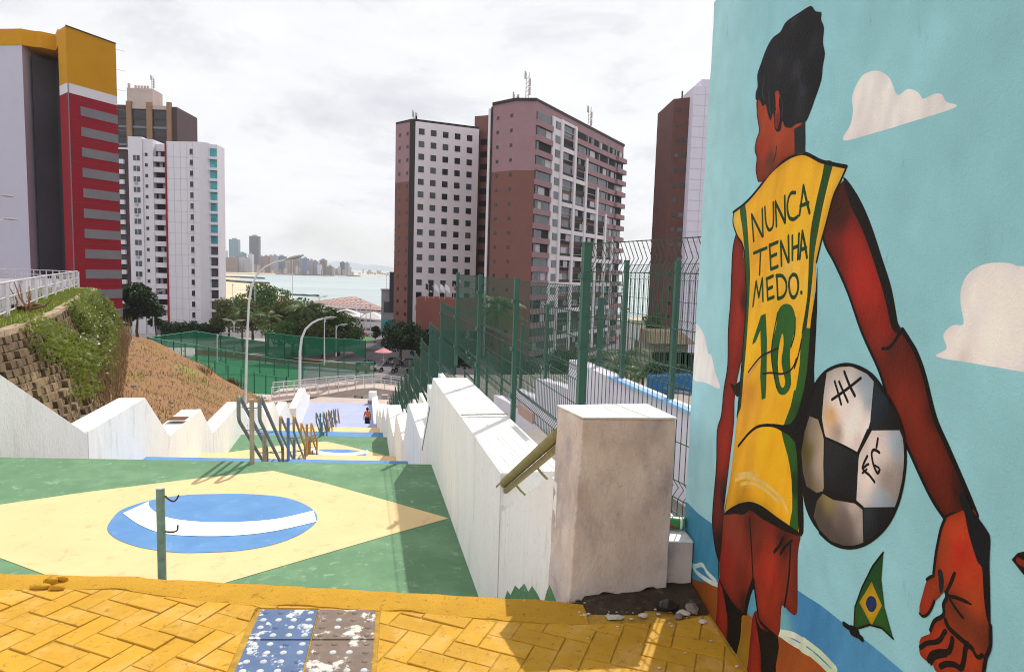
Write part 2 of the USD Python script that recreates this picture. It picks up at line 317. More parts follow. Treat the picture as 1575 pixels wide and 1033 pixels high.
frame = sg.Polygon([(-2.5, 3.4), (-1.55, 2.3), (-0.1, 2.3), (1.2, 2.3), (1.2, 3.4)]).buffer(0.15)
PAVEMENT = '/World/pavement'
stuff = B(); npav = 0
o0 = np.array([-0.135 + 0.03, 2.974]) - 40 * PW * e1
for i in range(-70, 130):
    for j in range(-70, 90):
        r = (i - j) % 4
        if r == 0: cell = (i, j, 2, 1)
        elif r == 3: cell = (i, j, 1, 2)
        else: continue
        a = np.array([cell[0], cell[1]]) * PW; w, h = cell[2] * PW, cell[3] * PW
        g = 0.0035
        pts = [(a[0] + g, a[1] + g), (a[0] + w - g, a[1] + g), (a[0] + w - g, a[1] + h - g), (a[0] + g, a[1] + h - g)]
        W2 = [tuple(np.array([-0.1, 2.95]) + e1 * (p[0]) + e2 * (p[1])) for p in pts]
        pg = sg.Polygon(W2)
        if not pg.intersects(walk) or pg.within(tileP): continue
        pg = pg.intersection(walk).difference(tileP.buffer(0.008))
        if pg.is_empty or pg.area < 0.0008: continue
        pg = max(getattr(pg, 'geoms', [pg]), key=lambda q: q.area).simplify(0.002)
        big = pg.intersects(frame)
        dz = rng.normal(0, 0.0013) + (0.003 if rng.random() < 0.07 else 0); tx, ty = rng.normal(0, 0.009, 2)
        c0 = np.array(pg.centroid.coords[0]); xy = np.array(pg.exterior.coords)[:-1]
        inner = np.array(pg.buffer(-0.002).exterior.coords)[:-1] if not pg.buffer(-0.002).is_empty and pg.buffer(-0.002).geom_type == 'Polygon' else xy
        top = [(x, y, dz + (x - c0[0]) * tx + (y - c0[1]) * ty) for x, y in (inner if len(inner) == len(xy) else xy)]
        low = [(x, y, dz - 0.002 + (x - c0[0]) * tx + (y - c0[1]) * ty) for x, y in xy]
        if len(inner) == len(xy):                                # roll the rings into step
            k0 = int(np.argmin([np.hypot(xy[0][0] - p[0], xy[0][1] - p[1]) for p in inner])); top = top[k0:] + top[:k0]
        bot = [(x, y, -0.05) for x, y, z in low]
        b = B(); m = len(top)
        b.add(top, [[0, q, q + 1] for q in range(1, m - 1)])
        for q in range(m):
            q2 = (q + 1) % m; b.quad(low[q], low[q2], top[q2], top[q]); b.quad(bot[q], bot[q2], low[q2], low[q])
        if big and npav < 300: obj('paver', b.m, YEL, PAVEMENT); npav += 1
        else: stuff.add(*b.m)
struct('far_pavers', stuff.m, YEL, kind='stuff', label='yellow painted herringbone pavers carrying on along the pavement')

# tactile tiles: blue pair and bare grey pair, paint splashed
SPL_B = mat('tactile_blue', '56698c', 0.75, 0.15, 10, bump=0.4, bscale=90, stain=0.85, stain_col='d2d4d2', stain_scale=9, dist=0.004, stain_edge=(0.56, 0.60))
SPL_G = mat('tactile_grey', '7a6a60', 0.8, 0.2, 14, bump=0.5, bscale=90, stain=0.9, stain_col='cfcac2', stain_scale=7, dist=0.004, stain_edge=(0.565, 0.595))
DOTW = mat('tactile_dot_white', 'c2c6c4', 0.8, 0.3, 30, stain=0.6, stain_col='4d74ad', stain_scale=40)
q0, q1, q2, q3 = map(np.array, ((-1.0, 2.955), (-0.46, 2.958), (-0.398, 2.46), (-0.942, 2.45)))
def bil(u, v): return (q0 * (1 - u) + q1 * u) * (1 - v) + (q3 * (1 - u) + q2 * u) * v
LOB = {(0, 0): ('blue tactile tile, cleaner one against the kerb, studded and speckled white', SPL_B), (1, 0): ('bare grey tactile tile against the kerb, streaked with white paint', SPL_G), (0, 1): ('blue tactile tile splashed with white paint in front of the cleaner blue one', SPL_B), (1, 1): ('bare grey tactile tile in front, with long curls of white paint', SPL_G)}
for (i, j), (lb, mt) in LOB.items():
    t = thing('tactile_tile', lb, 'tactile tile', (*bil(i * .5 + .25, j * .5 + .25), 0), group='tactile warning tiles set in the pavers')
    cs = [bil(i * .5 + a, j * .5 + b_) for a, b_ in ((.008, .008), (.492, .008), (.492, .492), (.008, .492))]
    obj('base', B().prism([(x, y, 0.004 - 0.003 * j) for x, y in cs], (0, 0, -.05)).m, mt, t)
    for a in range(4):
        for b_ in range(4):
            c = bil(i * .5 + (a + .5) / 8, j * .5 + (b_ + .5) / 8)
            cap = trimesh.creation.icosphere(2, 0.0145); cap.apply_scale([1, 1, 0.42]); cap.apply_translation((*c, 0.003 - 0.003 * j))
            obj('stud', cap, DOTW if (i == 0 and rng.random() < .8) or (i == 1 and rng.random() < .4) else mt, t, smooth=True)

# ------------------------------------------------------------------ the stairs
STAIR = num('/World', 'staircase'); UsdGeom.Xform.Define(stage, STAIR); tag(STAIR, 'wide painted public stairs running down between white sawtooth walls', None, None, 'structure')
def tread(y0, y1, z, h=0.35, w0=TL, w1=TR):
    if y1 < 9.31: w0 = -7.6
    return B().prism([YT(y0, w0, z), YT(y0, w1, z), YT(y1, w1, z), YT(y1, w0, z)], (0, 0, -h))
cols = [GREENP, BLUEP, CREAM, GREENP, BLUEP, CREAM, LILAC, LILAC]
fcols = [CONC] * 8
zp, yp = 0.0, 3.2
for k, (z, a, b_) in enumerate(LV):
    nr = max(2, round((zp - z) / 0.17)); run = (a - yp) / (nr - 1); f = B()
    if k == 0: yp = 3.0; run = (a - yp) / (nr - 1)
    for i in range(nr - 1):
        zz = zp - (zp - z) * (i + 1) / nr; f.add(*tread(yp + run * i + 0.001, yp + run * (i + 1), zz - 0.0).m)
    obj('flight', f.m, fcols[k], STAIR)
    obj('landing', tread(a + 0.001, b_, z).m, cols[k], STAIR)
    zp, yp = z, b_
def paintsheet(name, px, z, m, conv=lambda p, z: PZ(*p, z)):
    P = [conv(p, z) for p in px]; return obj(name, flat(P, z), m, STAIR)
z1 = -1.2
diam = [(-95, 790), (0, 776), (130, 757), (300, 736), (420, 724), (500, 743), (600, 771), (690, 797), (600, 822), (480, 857), (350, 895), (250, 930), (120, 900), (65, 882), (0, 858)]
circ = catmull([(165, 812), (175, 795), (190, 783), (230, 770), (280, 762), (330, 760), (380, 760), (430, 764), (460, 772), (480, 783), (488, 795), (484, 806), (460, 823), (420, 838), (370, 847), (320, 850), (270, 850), (220, 843), (190, 834), (172, 824)], 4)
bt = catmull([(229, 772), (230, 780), (242, 790), (268, 799), (320, 804), (380, 803), (430, 798), (482, 786)], 5, False)
bl = catmull([(487, 803), (430, 816), (380, 823), (320, 825.5), (255, 822), (215, 808), (189, 790)], 5, False)
DG = [PZ(*p, z1)[:2] for p in diam]; CG = [PZ(*p, z1)[:2] for p in circ]; BG = [PZ(*p, z1)[:2] for p in np.vstack([bt, bl])]
L1P = sg.Polygon([YT(5.06, -7.5, 0)[:2], YT(5.06, TR - .01, 0)[:2], YT(9.28, TR - .01, 0)[:2], YT(9.28, -7.5, 0)[:2]])
DGp = sg.Polygon(DG).buffer(0).intersection(L1P); CGp = sg.Polygon(CG).buffer(0); BGp = sg.Polygon(BG).buffer(0).intersection(CGp)
def pgsheet(name, pg, z, m):
    for g in getattr(pg, 'geoms', [pg]):
        v, f = trimesh.creation.triangulate_polygon(g, engine='earcut'); v = np.column_stack([v, np.full(len(v), z)])
        fn = np.cross(v[f[:, 1]] - v[f[:, 0]], v[f[:, 2]] - v[f[:, 0]])[:, 2]; obj(name, (v, np.where((fn < 0)[:, None], f[:, ::-1], f)), m, STAIR)
pgsheet('painted_diamond', DGp, z1 + .004, CREAM); pgsheet('painted_circle', CGp, z1 + .008, BLUEP); pgsheet('painted_band', BGp, z1 + .012, WHITEP)
# the same flag again on the second wide landing
c1_, c2_ = np.array([-2.95, 7.15]), PZ(593, 701, -4.86)[:2] + np.array([-2.65, 0.0])
from shapely import affinity
mv = lambda g: affinity.translate(affinity.scale(g, 1.0, 1.05, origin=tuple(c1_)), *(c2_ - c1_))
L2P = sg.Polygon([YT(20.72, TL + .01, 0)[:2], YT(20.72, TR - .01, 0)[:2], YT(24.9, TR - .01, 0)[:2], YT(24.9, TL + .01, 0)[:2]])
c2s = affinity.scale(affinity.translate(CGp, 0.85, .1), .95, .8)
pgsheet('painted_diamond', mv(DGp).intersection(L2P), -4.856, CREAM); pgsheet('painted_circle', mv(c2s), -4.852, BLUEP); pgsheet('painted_band', mv(affinity.translate(BGp, .85, .42)), -4.848, WHITEP)

# ------------------------------------------------------------------ sawtooth walls of the stairs
def snose(Y, t): return (Y + math.sin(AZ) * t) / math.cos(AZ)
def wallpiece(sz, t0, t1, bottom):
    """An outline of (s, z) along the stairs, closed down to the bottom, from t0 to t1 across."""
    P = [(s, z) for s, z in sz] + [(sz[-1][0], bottom), (sz[0][0], bottom)]
    return B().prism([ST(s, t0, z) for s, z in P], SN * (t1 - t0)).m
WT = 0.5
wr = thing('stair_wall', 'white sawtooth wall along the right side of the stairs, ending in a raw pillar', 'wall', ST(3, TR, 0))
wl = thing('stair_wall', 'white sawtooth wall along the left side of the stairs, below the grassy bank', 'wall', ST(9, TL, -1.2))
# pillar: slightly battered, chipped foot
pv = rbox(0, .53, 0, .35, -.02, .9, .008).refine_to_length(.035).to_mesh()
v = np.array(pv.vert_properties[:, :3]); nn = meshkit.fbm(v * 9, 4, 2)[:, None] - .5
cen = v - np.array([.265, .23, 0]); edge = np.clip((np.abs(cen[:, 0]) - .2) / .065, 0, 1)[:, None]
v = v + nrm([1, 1, 0]) * 0 + np.column_stack([nn[:, 0] * .012, nn[:, 0] * .01, nn[:, 0] * .006]) * (1 + edge)
low = np.clip((.07 - v[:, 2]) / .07, 0, 1); v[:, 2] += low * np.clip(meshkit.noise(v * np.array([16, 0, 0]), 4) - .25, 0, 1) * .07 * (v[:, 1] < .05)
lean = np.clip(v[:, 2] / .9, 0, 1) * (1 - v[:, 0] / .53); v[:, 0] += lean * (.055 - .045 * v[:, 1] / .35); v[:, 1] += lean * .05 * (1 - v[:, 1] / .35)
v = ST(2.935, TR - .0, 0) + np.array([0, 0, 1]) * v[:, 2:3] + SN * v[:, :1] + SA * v[:, 1:2]
obj('end_pillar', (v, pv.tri_verts), PILLAR, wr, smooth=35)
obj('foot', B().prism([ST(2.965, TR + .004, -.015), ST(2.965, TR + .5, -.015), ST(3.3, TR + .5, -.015), ST(3.3, TR + .004, -.015)], (0, 0, -1.2)).m, PILLAR, wr)
obj('pillar_cap', B().prism([ST(2.982, TR + .052, .9), ST(2.93, TR + .531, .9), ST(3.288, TR + .531, .9), ST(3.288, TR + .011, .9)], (0, 0, .008)).m, WHITE, wr)
obj('wall_section', wallpiece([(3.22, .50), (3.33, .50), (4.575, -.17)], TR + .006, TR + WT, -1.7), WHITE, wr)
for k, (z, a, b_) in enumerate(LV):
    for side, t0, t1 in ((0, TR, TR + WT), (1, TL, TL - WT)):
        sn_, sf = snose(a, t0), snose(b_, t0)
        s0 = 4.58 if k == 0 and side == 0 else (sn_ - .5)
        if k == 0 and side: s0 = snose(9.3, TL) + .004
        zt = z + 1.27
        nx = LV[k + 1] if k + 1 < len(LV) else None
        if nx is None: sz = [(s0, zt), (sf, zt)]
        else:
            se = snose(nx[1], t0) - .5; zn = nx[0] + (1.0 if side == 0 else 1.22)
            sz = [(s0, zt + (.06 if side == 0 and k == 0 else 0)), (sf + .02, zt), (se - .003, zn)]
        bt_ = min(z, nx[0] if nx else z) - 1.2
        jit = .004 * (k % 2)
        if k == 7:
            sz = [(s0, zt), (s0 + 2.2, zt), (s0 + 2.9, zt - .55), (sf, zt - .6)] if side == 0 else [(s0, zt), (s0 + 1.0, zt + .0), (s0 + 1.01, zt + .9), (sf - 5, zt + .9), (sf - 2.0, zt - .6), (sf, zt - .6)]
        if k == 0 and side:
            a0, a1 = YT(9.3, -5.06, .09), ST(sz[-1][0], TL, sz[-1][1])
            obj('wall_section', B().prism([a0, a1, a1 * [1, 1, 0] + [0, 0, bt_], a0 * [1, 1, 0] + [0, 0, bt_]], -SN * WT).m, WHITE, wl); continue
        obj('wall_section', wallpiece(sz, t0 + (jit if side else -jit), t1, bt_), WHITE, (wr, wl)[side])
obj('wall_section', B().prism([YT(9.3, -7.62, .07), YT(9.3, -5.064, .09), YT(9.8, -5.2, .09), YT(9.8, -7.62, .07)], (0, 0, -2.2)).m, WHITE, wl)
obj('wall_section', wallpiece([(3.0, .9), (5.2, .07), (snose(9.8, -7.6), .07)], -7.63, -8.1, -2.2), WHITE, wl)
obj('joint_line', B().prism([ST(6.55, TR + .0, .128 - .0), ST(6.55, TR + WT, .128), ST(6.585, TR + WT, .128), ST(6.585, TR, .128)], (0, 0, .006)).m, CONC, wr)
# stub wall between pillar and mural, with rubble at their feet
sw = thing('stub_wall', 'low white stub of wall between the raw pillar and the mural wall', 'wall', (1.1, 3.35, 0))
obj('body', B().prism([(.985, 3.22, .235), (1.128, 3.22, .235), (1.128, 3.75, .235), (.985, 3.75, .235)], (0, 0, -.5)).m, PILLAR, sw)
obj('top', B().prism([(.983, 3.217, .245), (1.1285, 3.217, .245), (1.1285, 3.752, .245), (.983, 3.752, .245)], (0, 0, -.009)).m, WHITE, sw)
n = 40; D = np.zeros((n, 14, 3))
for i, x in enumerate(np.linspace(.50, 1.128, n)):
    for j, y in enumerate(np.linspace(2.80, 3.3, 14)):
        D[i, j] = (x, y, .004 + .035 * max(0, (y - 2.86) / .44) * (meshkit.fbm(np.array([[x * 14, y * 14, 0]]), 4, 9)[0]) - (.03 if (y < 2.9 + .08 * meshkit.noise(np.array([[x * 12, 0, 0.5]]), 3)[0]) else 0) - (.02 if x < .54 else 0))
struct('dirt_patch', sweepgrid(D), DIRT, kind='stuff', label='dark dirt and crumbs where the pillar meets the pavement', smooth=60)
RUB = [mat('rubble_grey', '8a8078', .95, .3, 20, bump=.6), mat('rubble_dark', '2f2a27', .9, .3, 20, bump=.6), mat('rubble_white', 'c9c3ba', .95, .2, 20, bump=.4)]
def rock(c, r, seed):
    m = trimesh.creation.icosphere(2, 1.0); v = m.vertices * (0.7 + .6 * meshkit.noise(m.vertices * 1.7 + seed, seed)[:, None]) * np.asarray(r); return v + np.asarray(c), m.faces
rb = [((.93, 2.97, .03), (.055, .04, .022), 1, 'dark flat lump of broken asphalt at the foot of the pillar'), ((1.0, 2.93, .012), (.03, .02, .012), 2, 'pale chip of plaster beside the dark lump'), ((.97, 2.905, .01), (.02, .02, .01), 0, 'small grey stone in front of the dark lump'), ((1.05, 2.96, .02), (.03, .03, .02), 0, 'grey stone against the foot of the mural wall'), ((.80, 2.91, .01), (.022, .014, .01), 2, 'white chip of plaster left of the dark lump'), ((.66, 2.90, .006), (.04, .02, .008), 2, 'flat white flake of plaster below the middle of the pillar'), ((1.07, 2.86, .008), (.02, .014, .008), 2, 'white crumb of plaster lying near the mural wall')]
for i, (c, r, k, lb) in enumerate(rb): tag(obj('rubble_piece', rock(c, r, i + 1), RUB[k]), lb, 'rubble', 'rubble at the foot of the pillar')
# green drink can lying on the stub wall, red star on it
cn = thing('drink_can', 'green and white drink can with a red star on the stub wall', 'can', (1.07, 3.42, .28))
CG_ = mat('can_green', '1f7a35', .35, .1, 10, spec=.6); CWm = mat('can_white', 'd8dcd6', .4, .05, spec=.6); CR_ = mat('can_red', 'c02020', .4, .05, 10)
ax0, ax1 = np.array([.99, 3.40, .282]), np.array([1.125, 3.37, .282]); dd = nrm(ax1 - ax0)
obj('body', B().tube([ax0, ax0 + dd * .006, ax0 + dd * .05, ax1], [.024, .033, .033, .033], 20).m, CG_, cn, smooth=40)
for u in (.012, .115): obj('band', B().tube([ax0 + dd * u, ax0 + dd * (u + .012)], .0335, 20, False).m, CWm, cn, smooth=True)
st_ = [(math.cos(math.pi / 2 + k * math.pi / 5) * (.019 if k % 2 == 0 else .008), math.sin(math.pi / 2 + k * math.pi / 5) * (.019 if k % 2 == 0 else .008)) for k in range(10)]
fr = nrm(np.cross(dd, (0, 0, 1))); fr = -fr if fr[1] > 0 else fr
upv = nrm(np.array([0, 0, 1]) * .9 + fr * .45); fr2 = nrm(np.cross(upv, dd)); fr2 = -fr2 if fr2[1] > 0 else fr2
obj('star', B().prism([ax0 + dd * (.068 + a) + fr2 * .036 + upv * b_ for a, b_ in st_], -fr2 * .004).m, CR_, cn)

# green brush strokes at the wall's foot, a broken bracket on the kerb, a board on the wall
Q = lambda x, y: PP(x, y, SN * (TR + .0025), SN)
for pts in ([(776, 921), (780, 908), (785, 915), (792, 900), (798, 906), (806, 897), (812, 910), (818, 901), (826, 913), (831, 924)], [(837, 924), (841, 908), (845, 899), (850, 910), (855, 924)]):
    obj('brush_stroke', B().prism([Q(*p) for p in pts] + [Q(pts[-1][0], 935), Q(pts[0][0], 935)], SN * .003).m, mat('stroke_green', '4f7f55', .85, .2, 20, scuff=.8, scuff_scale=60, scuff_col='c9d2c8'), wr)
for (x, y, r, sd) in ((62, 901, (.05, .02, .012), 3), (78, 893, (.035, .018, .02), 5), (96, 890, (.03, .012, .016), 8), (88, 903, (.04, .012, .012), 11)):
    c = PZ(x, y, .012); tag(obj('broken_bracket', rock(c, r, sd), YELK), '%s of a broken yellow painted bracket on the kerb' % {3: 'flat leftmost piece', 5: 'tallest piece', 8: 'small rightmost piece', 11: 'thin piece nearest the pavers'}[sd], 'bracket')
bq = PP(272, 645, ST(19, TL - .2, 0), SN); tag(obj('wooden_board', B().obox(bq + [-.2, -.1, .0], (.42, .05, .0), (-.05, .35, -.01), (0, 0, .03)).m, mat('board_brown', '6d4a36', .9, .3, 8)), 'short brown board lying on top of a tooth of the left stair wall', 'board')
tag(obj('wall_rail', B().tube([ST(9.6, TR + .02, -.42), ST(10.7, TR + .02, -1.38)], .028, 8).m, mat('rail_dark', '3f4a44', .6, .2, 9)), 'dark handrail bar in the notch after the first long wall section', 'handrail')

cr = B(); rc = np.random.default_rng(31)
for _ in range(90):
    x = rc.uniform(.5, 1.11); y = rc.uniform(2.88, 3.1) if rc.random() < .85 else rc.uniform(2.5, 2.88); r = rc.uniform(.002, .007); cr.add(*(lambda m: (m[0], m[1]))(rock((x, y, .004), (r * 1.4, r, r * .5), int(rc.integers(50)))))
struct('plaster_crumbs', cr.m, RUB[2], 'pale plaster crumbs strewn over the dirt by the pillar', kind='stuff')
# ------------------------------------------------------------------ the mural wall
MX = 1.135                                                # its painted face
def wp(p): q = PP(p[0], p[1], (MX, 0, 0), (1, 0, 0)); return (q[1], q[2])
mural = thing('mural_wall', 'tall painted wall with a mural of a boy holding a football behind his back', 'mural wall', (MX, 3, 0))
def paintmat(name, rough=.62, splat=0.0):
    return usdkit.material(stage, f'/World/Looks/{name}', {'a': ('attribute', {'attribute': 'paint'}), 'g': ('geometry', {}), 'n': ('noise_texture', {'scale': 95, 'detail': 5, 'roughness': .7}), 'n2': ('noise_texture', {'scale': 5, 'detail': 6}),
        'm': ('mapping', {'scale': (1, 1, .28)}), 'n4': ('noise_texture', {'scale': 26, 'detail': 7, 'roughness': .7}), 'n5': ('noise_texture', {'scale': 300, 'detail': 2}),
        'r': ('rgb_ramp', {'ramp': [(.3, (.93,) * 3), (.7, (1.06,) * 3)]}), 'r4': ('rgb_ramp', {'ramp': [(.28, (.6,) * 3), (.37, (1,) * 3)]}), 'x4': ('mix_color', {'blend_type': 'multiply', 'fac': .55, 'use_clamp': False}),
        'x': ('mix_color', {'blend_type': 'multiply', 'fac': 1.0, 'use_clamp': False}), 'ad': ('math', {'math_type': 'multiply_add', 'value2': .5}), 'b': ('bump', {'strength': .75, 'distance': .006}), 'p': ('principled_bsdf', {'roughness': rough, 'specular_ior_level': .15})},
        [('g.position', 'n.vector'), ('g.position', 'n2.vector'), ('g.position', 'm.vector'), ('m.vector', 'n4.vector'), ('g.position', 'n5.vector'), ('n4.fac', 'r4.fac'), ('n2.fac', 'r.fac'), ('a.color', 'x.a'), ('r.color', 'x.b'), ('x.result', 'x4.a'), ('r4.color', 'x4.b'), ('x4.result', 'p.base_color'), ('n5.fac', 'ad.value1'), ('n.fac', 'ad.value3'), ('ad.value', 'b.height'), ('b.normal', 'p.normal')], surface='p.BSDF')
PAINT = paintmat('mural_paint')
RENDER = mat('mural_render', '86b3bd', .85, .1, 4, bump=.6, bscale=90, dist=.006)
# the body of the wall: slightly wavy end edge
edge = [(3.395 + .012 * (meshkit.noise(np.array([[0, 0, z * 7]]), 3)[0] - .5) + .005 * (meshkit.noise(np.array([[0, 0, z * 30]]), 5)[0] - .5), z) for z in np.linspace(-.2, 3.0, 60)]
outl = edge + [(-2.2, 3.0), (-2.2, -.2)]
obj('wall_body', B().prism([(MX + .006, y, z) for y, z in outl], (.2, 0, 0)).m, RENDER, mural)
WALLP = sg.Polygon(outl)
LAYER = [0]
EDGE = {'painted_arm': (.03, .5), 'painted_leg': (.03, .45), 'painted_shorts': (.025, .4), 'painted_hand': (.014, .35), 'painted_face': (.014, .4), 'painted_jersey': (.02, .22), 'painted_flag': (.01, .3), 'painted_cloud': (.03, .08)}
GAIN = {'painted_sky': 1.3, 'painted_cloud': 1.35, 'painted_sea': 1.1, 'painted_foam': 1.2, 'painted_jersey': 1.25, 'ball_panel': 1.75, 'painted_arm': .92, 'painted_leg': .9, 'painted_shorts': .95, 'painted_hand': 1.05, 'painted_line': .6, 'painted_shadow': .6, 'painted_hair': .75}
def gridpoly(pg, step):
    """A polygon of (y, z) cut into a fine mesh, so that colour can vary over it."""
    x0, y0, x1, y1 = pg.bounds; V, Fc, n = [], [], 0
    pp = shapely.prepared.prep(pg) if hasattr(shapely, 'prepared') else None
    from shapely.prepared import prep
    pp = prep(pg)
    for a in np.arange(math.floor(x0 / step) * step, x1, step):
        for b in np.arange(math.floor(y0 / step) * step, y1, step):
            c = sg.box(a, b, a + step, b + step)
            if pp.contains(c):
                V += [(a, b), (a + step, b), (a + step, b + step), (a, b + step)]; Fc += [(n, n + 1, n + 2), (n, n + 2, n + 3)]; n += 4
            elif pp.intersects(c):
                q = pg.intersection(c)
                for g in getattr(q, 'geoms', [q]):
                    if g.geom_type != 'Polygon' or g.area < 1e-9: continue
                    vv, ff = trimesh.creation.triangulate_polygon(g, engine='earcut')
                    V += [tuple(r) for r in vv]; Fc += [tuple(int(i) + n for i in r) for r in ff]; n += len(vv)
    return np.array(V), np.array(Fc)
def lay(name, pg, colf, step=.018, layer=None, label=None):
    """One painted area on the wall, a fraction of a millimetre of paint; colf gives its colour at picture points of the artwork."""
    pg = pg.buffer(0).intersection(WALLP)
    if pg.is_empty: return
    V, Fc = gridpoly(pg, step)
    LAYER[0] += 1
    x = MX - .000014 * (LAYER[0] if layer is None else layer)
    P = np.column_stack([np.full(len(V), x), V[:, 0], V[:, 1]])
    fn = np.cross(P[Fc[:, 1]] - P[Fc[:, 0]], P[Fc[:, 2]] - P[Fc[:, 0]])[:, 0]; Fc = np.where((fn > 0)[:, None], Fc[:, ::-1], Fc)
    col = colf(V) if callable(colf) else np.tile(C(colf), (len(V), 1))
    n_ = meshkit.fbm(np.column_stack([V[:, :1] * 30 + V[:, 1:] * 9, V[:, 1:] * 7, 0 * V[:, :1]]), 3, LAYER[0])[:, None]
    if name in EDGE:                                         # the painter darkened each form towards its outline
        w_, k_ = EDGE[name]; dist = shapely.distance(shapely.points(V), pg.boundary); col = col * (1 - k_ * np.exp(-(dist / w_) ** 1.3))[:, None]
    if name == 'painted_jersey': col = col * np.array([1.0, 1.1, .75])
    if name == 'ball_panel':
        bc, br = np.array(wp((1313, 702))), np.array(wp((1313, 562)))[1] - np.array(wp((1313, 702)))[1]; q = np.linalg.norm(V - bc - [0.0, .1 * br], axis=1) / br; col = col * (1 - .75 * np.clip((q - .35) / .75, 0, 1) ** 1.5)[:, None]
    obj(name, (P, Fc), PAINT, mural, paint=np.clip(col * (GAIN.get(name, 1.0) - .12 * (name == 'ball_panel')) * ((.80 + .40 * n_) if name != 'painted_sky' else (.93 + .14 * n_)), 0, .9), label=label)
def poly(px, smooth=4): return sg.Polygon([wp(p) for p in (catmull(px, smooth) if smooth else px)]).buffer(0)
def line(px, w, smooth=4, closed=False): return sg.LineString([wp(p) for p in (catmull(px, smooth, closed) if smooth else px)]).buffer(w / 2, quad_segs=3)
def grad(*stops):
    """Colour mixed from (picture point, colour, radius) spots, as the painter blended it."""
    S = np.array([wp(s[0]) for s in stops]); K = np.array([C(s[1]) for s in stops]); Rr = np.array([s[2] for s in stops])
    def f(V):
        d2 = ((V[:, None] - S[None]) ** 2).sum(-1) / Rr[None] ** 2; w = 1 / (d2 ** 1.5 + .02); w /= w.sum(1, keepdims=True); return w @ K
    return f
conv = lambda ox, oy, s: (lambda pts: [(ox + x / s, oy + y / s) for x, y in pts])
c5, c6, c7, c8, cb, ch = conv(1090, 0, 3.975), conv(1090, 220, 2.4583), conv(1060, 600, 2.385), conv(1225, 400, 1.6319), conv(1210, 540, 3.229), conv(1380, 760, 3.785)
BLK, RED1, RED2, RED3 = '15120f', 'b8361c', '8e2a17', '5a2013'
# sky of the mural
lay('painted_sky', WALLP, lambda V: np.array(C('84b9c8')) + (np.array(C('98c4ce')) - np.array(C('84b9c8'))) * np.clip((V[:, :1] - 2.7) / .6, 0, 1) * .8 - (np.array(C('84b9c8')) - np.array(C('7eb2c1'))) * np.clip(meshkit.fbm(np.column_stack([V * 3, V[:, :1] * 0]), 4, 5)[:, None] * 1.4 - .5, 0, 1), .06)
cl = lambda pts: poly(pts, 4)
cgrad = grad(((1350, 130), 'd6d6dc', .3), ((1330, 205), 'cfcbd0', .2), ((1545, 480), 'd4d3da', .3), ((1480, 545), 'd6d0d2', .2))
lay('painted_cloud', cl([(1297, 216), (1308, 192), (1312, 170), (1311, 148), (1325, 118), (1348, 109), (1368, 120), (1380, 146), (1396, 137), (1412, 142), (1420, 152), (1436, 145), (1448, 145), (1456, 157), (1470, 165), (1400, 188), (1340, 206)]), cgrad, label='painted white cloud high beside the hair')
lay('painted_cloud', cl([(1440, 548), (1456, 536), (1451, 515), (1465, 500), (1482, 498), (1478, 470), (1478, 445), (1490, 420), (1515, 406), (1545, 404), (1565, 409), (1600, 425), (1600, 577), (1575, 572), (1500, 559)]), cgrad, label='painted white cloud beside the bare arm')
lay('painted_cloud', cl([(1069, 500), (1076, 503), (1084, 518), (1089, 543), (1094, 546), (1100, 572), (1107, 597), (1085, 588), (1066, 582), (1060, 540)]), cgrad, label='painted white cloud at the edge of the wall')
# painted sea, foam and sand
sea_ = [(1030, 758), (1052, 768), (1075, 790), (1105, 812), (1165, 860), (1228, 908), (1262, 930), (1300, 960), (1345, 995), (1390, 1033), (1480, 1110), (1300, 1250), (1000, 950)]
lay('painted_sea', poly(sea_, 3), grad(((1060, 780), '3f86a8', .3), ((1075, 840), '3a83a6', .2), ((1240, 930), '3c7db0', .3), ((1330, 1000), '4b8fc0', .25), ((1200, 960), '6fb0b4', .15), ((1050, 868), '70b3b0', .12)))
sand_ = [(1035, 868), (1052, 884), (1075, 893), (1100, 900), (1180, 968), (1212, 985), (1245, 1005), (1275, 1033), (1330, 1090), (1200, 1200), (1000, 960)]
lay('painted_sand', poly(sand_, 3), grad(((1065, 905), '8f4b1f', .2), ((1095, 960), '8a4a1c', .2), ((1130, 1000), '93701f', .2), ((1230, 1010), 'a05226', .3), ((1200, 990), '9a4c22', .2)))
FO = grad(((1060, 870), 'a9c8c6', .1), ((1085, 890), 'bcd0cc', .1), ((1220, 980), 'c8d2c4', .2), ((1260, 1015), 'b9cdb0', .2))
for pts in ([(1040, 858), (1052, 868), (1062, 866), (1072, 880), (1090, 893), (1104, 899)], [(1056, 862), (1068, 870), (1080, 868), (1088, 880), (1101, 893)], [(1192, 968), (1215, 985), (1238, 998), (1258, 1014), (1275, 1030), (1300, 1050)], [(1200, 972), (1220, 976), (1238, 988), (1232, 996), (1250, 1006)], [(1236, 984), (1262, 1004), (1285, 1028)]):
    lay('painted_foam', line(pts, .022), FO)
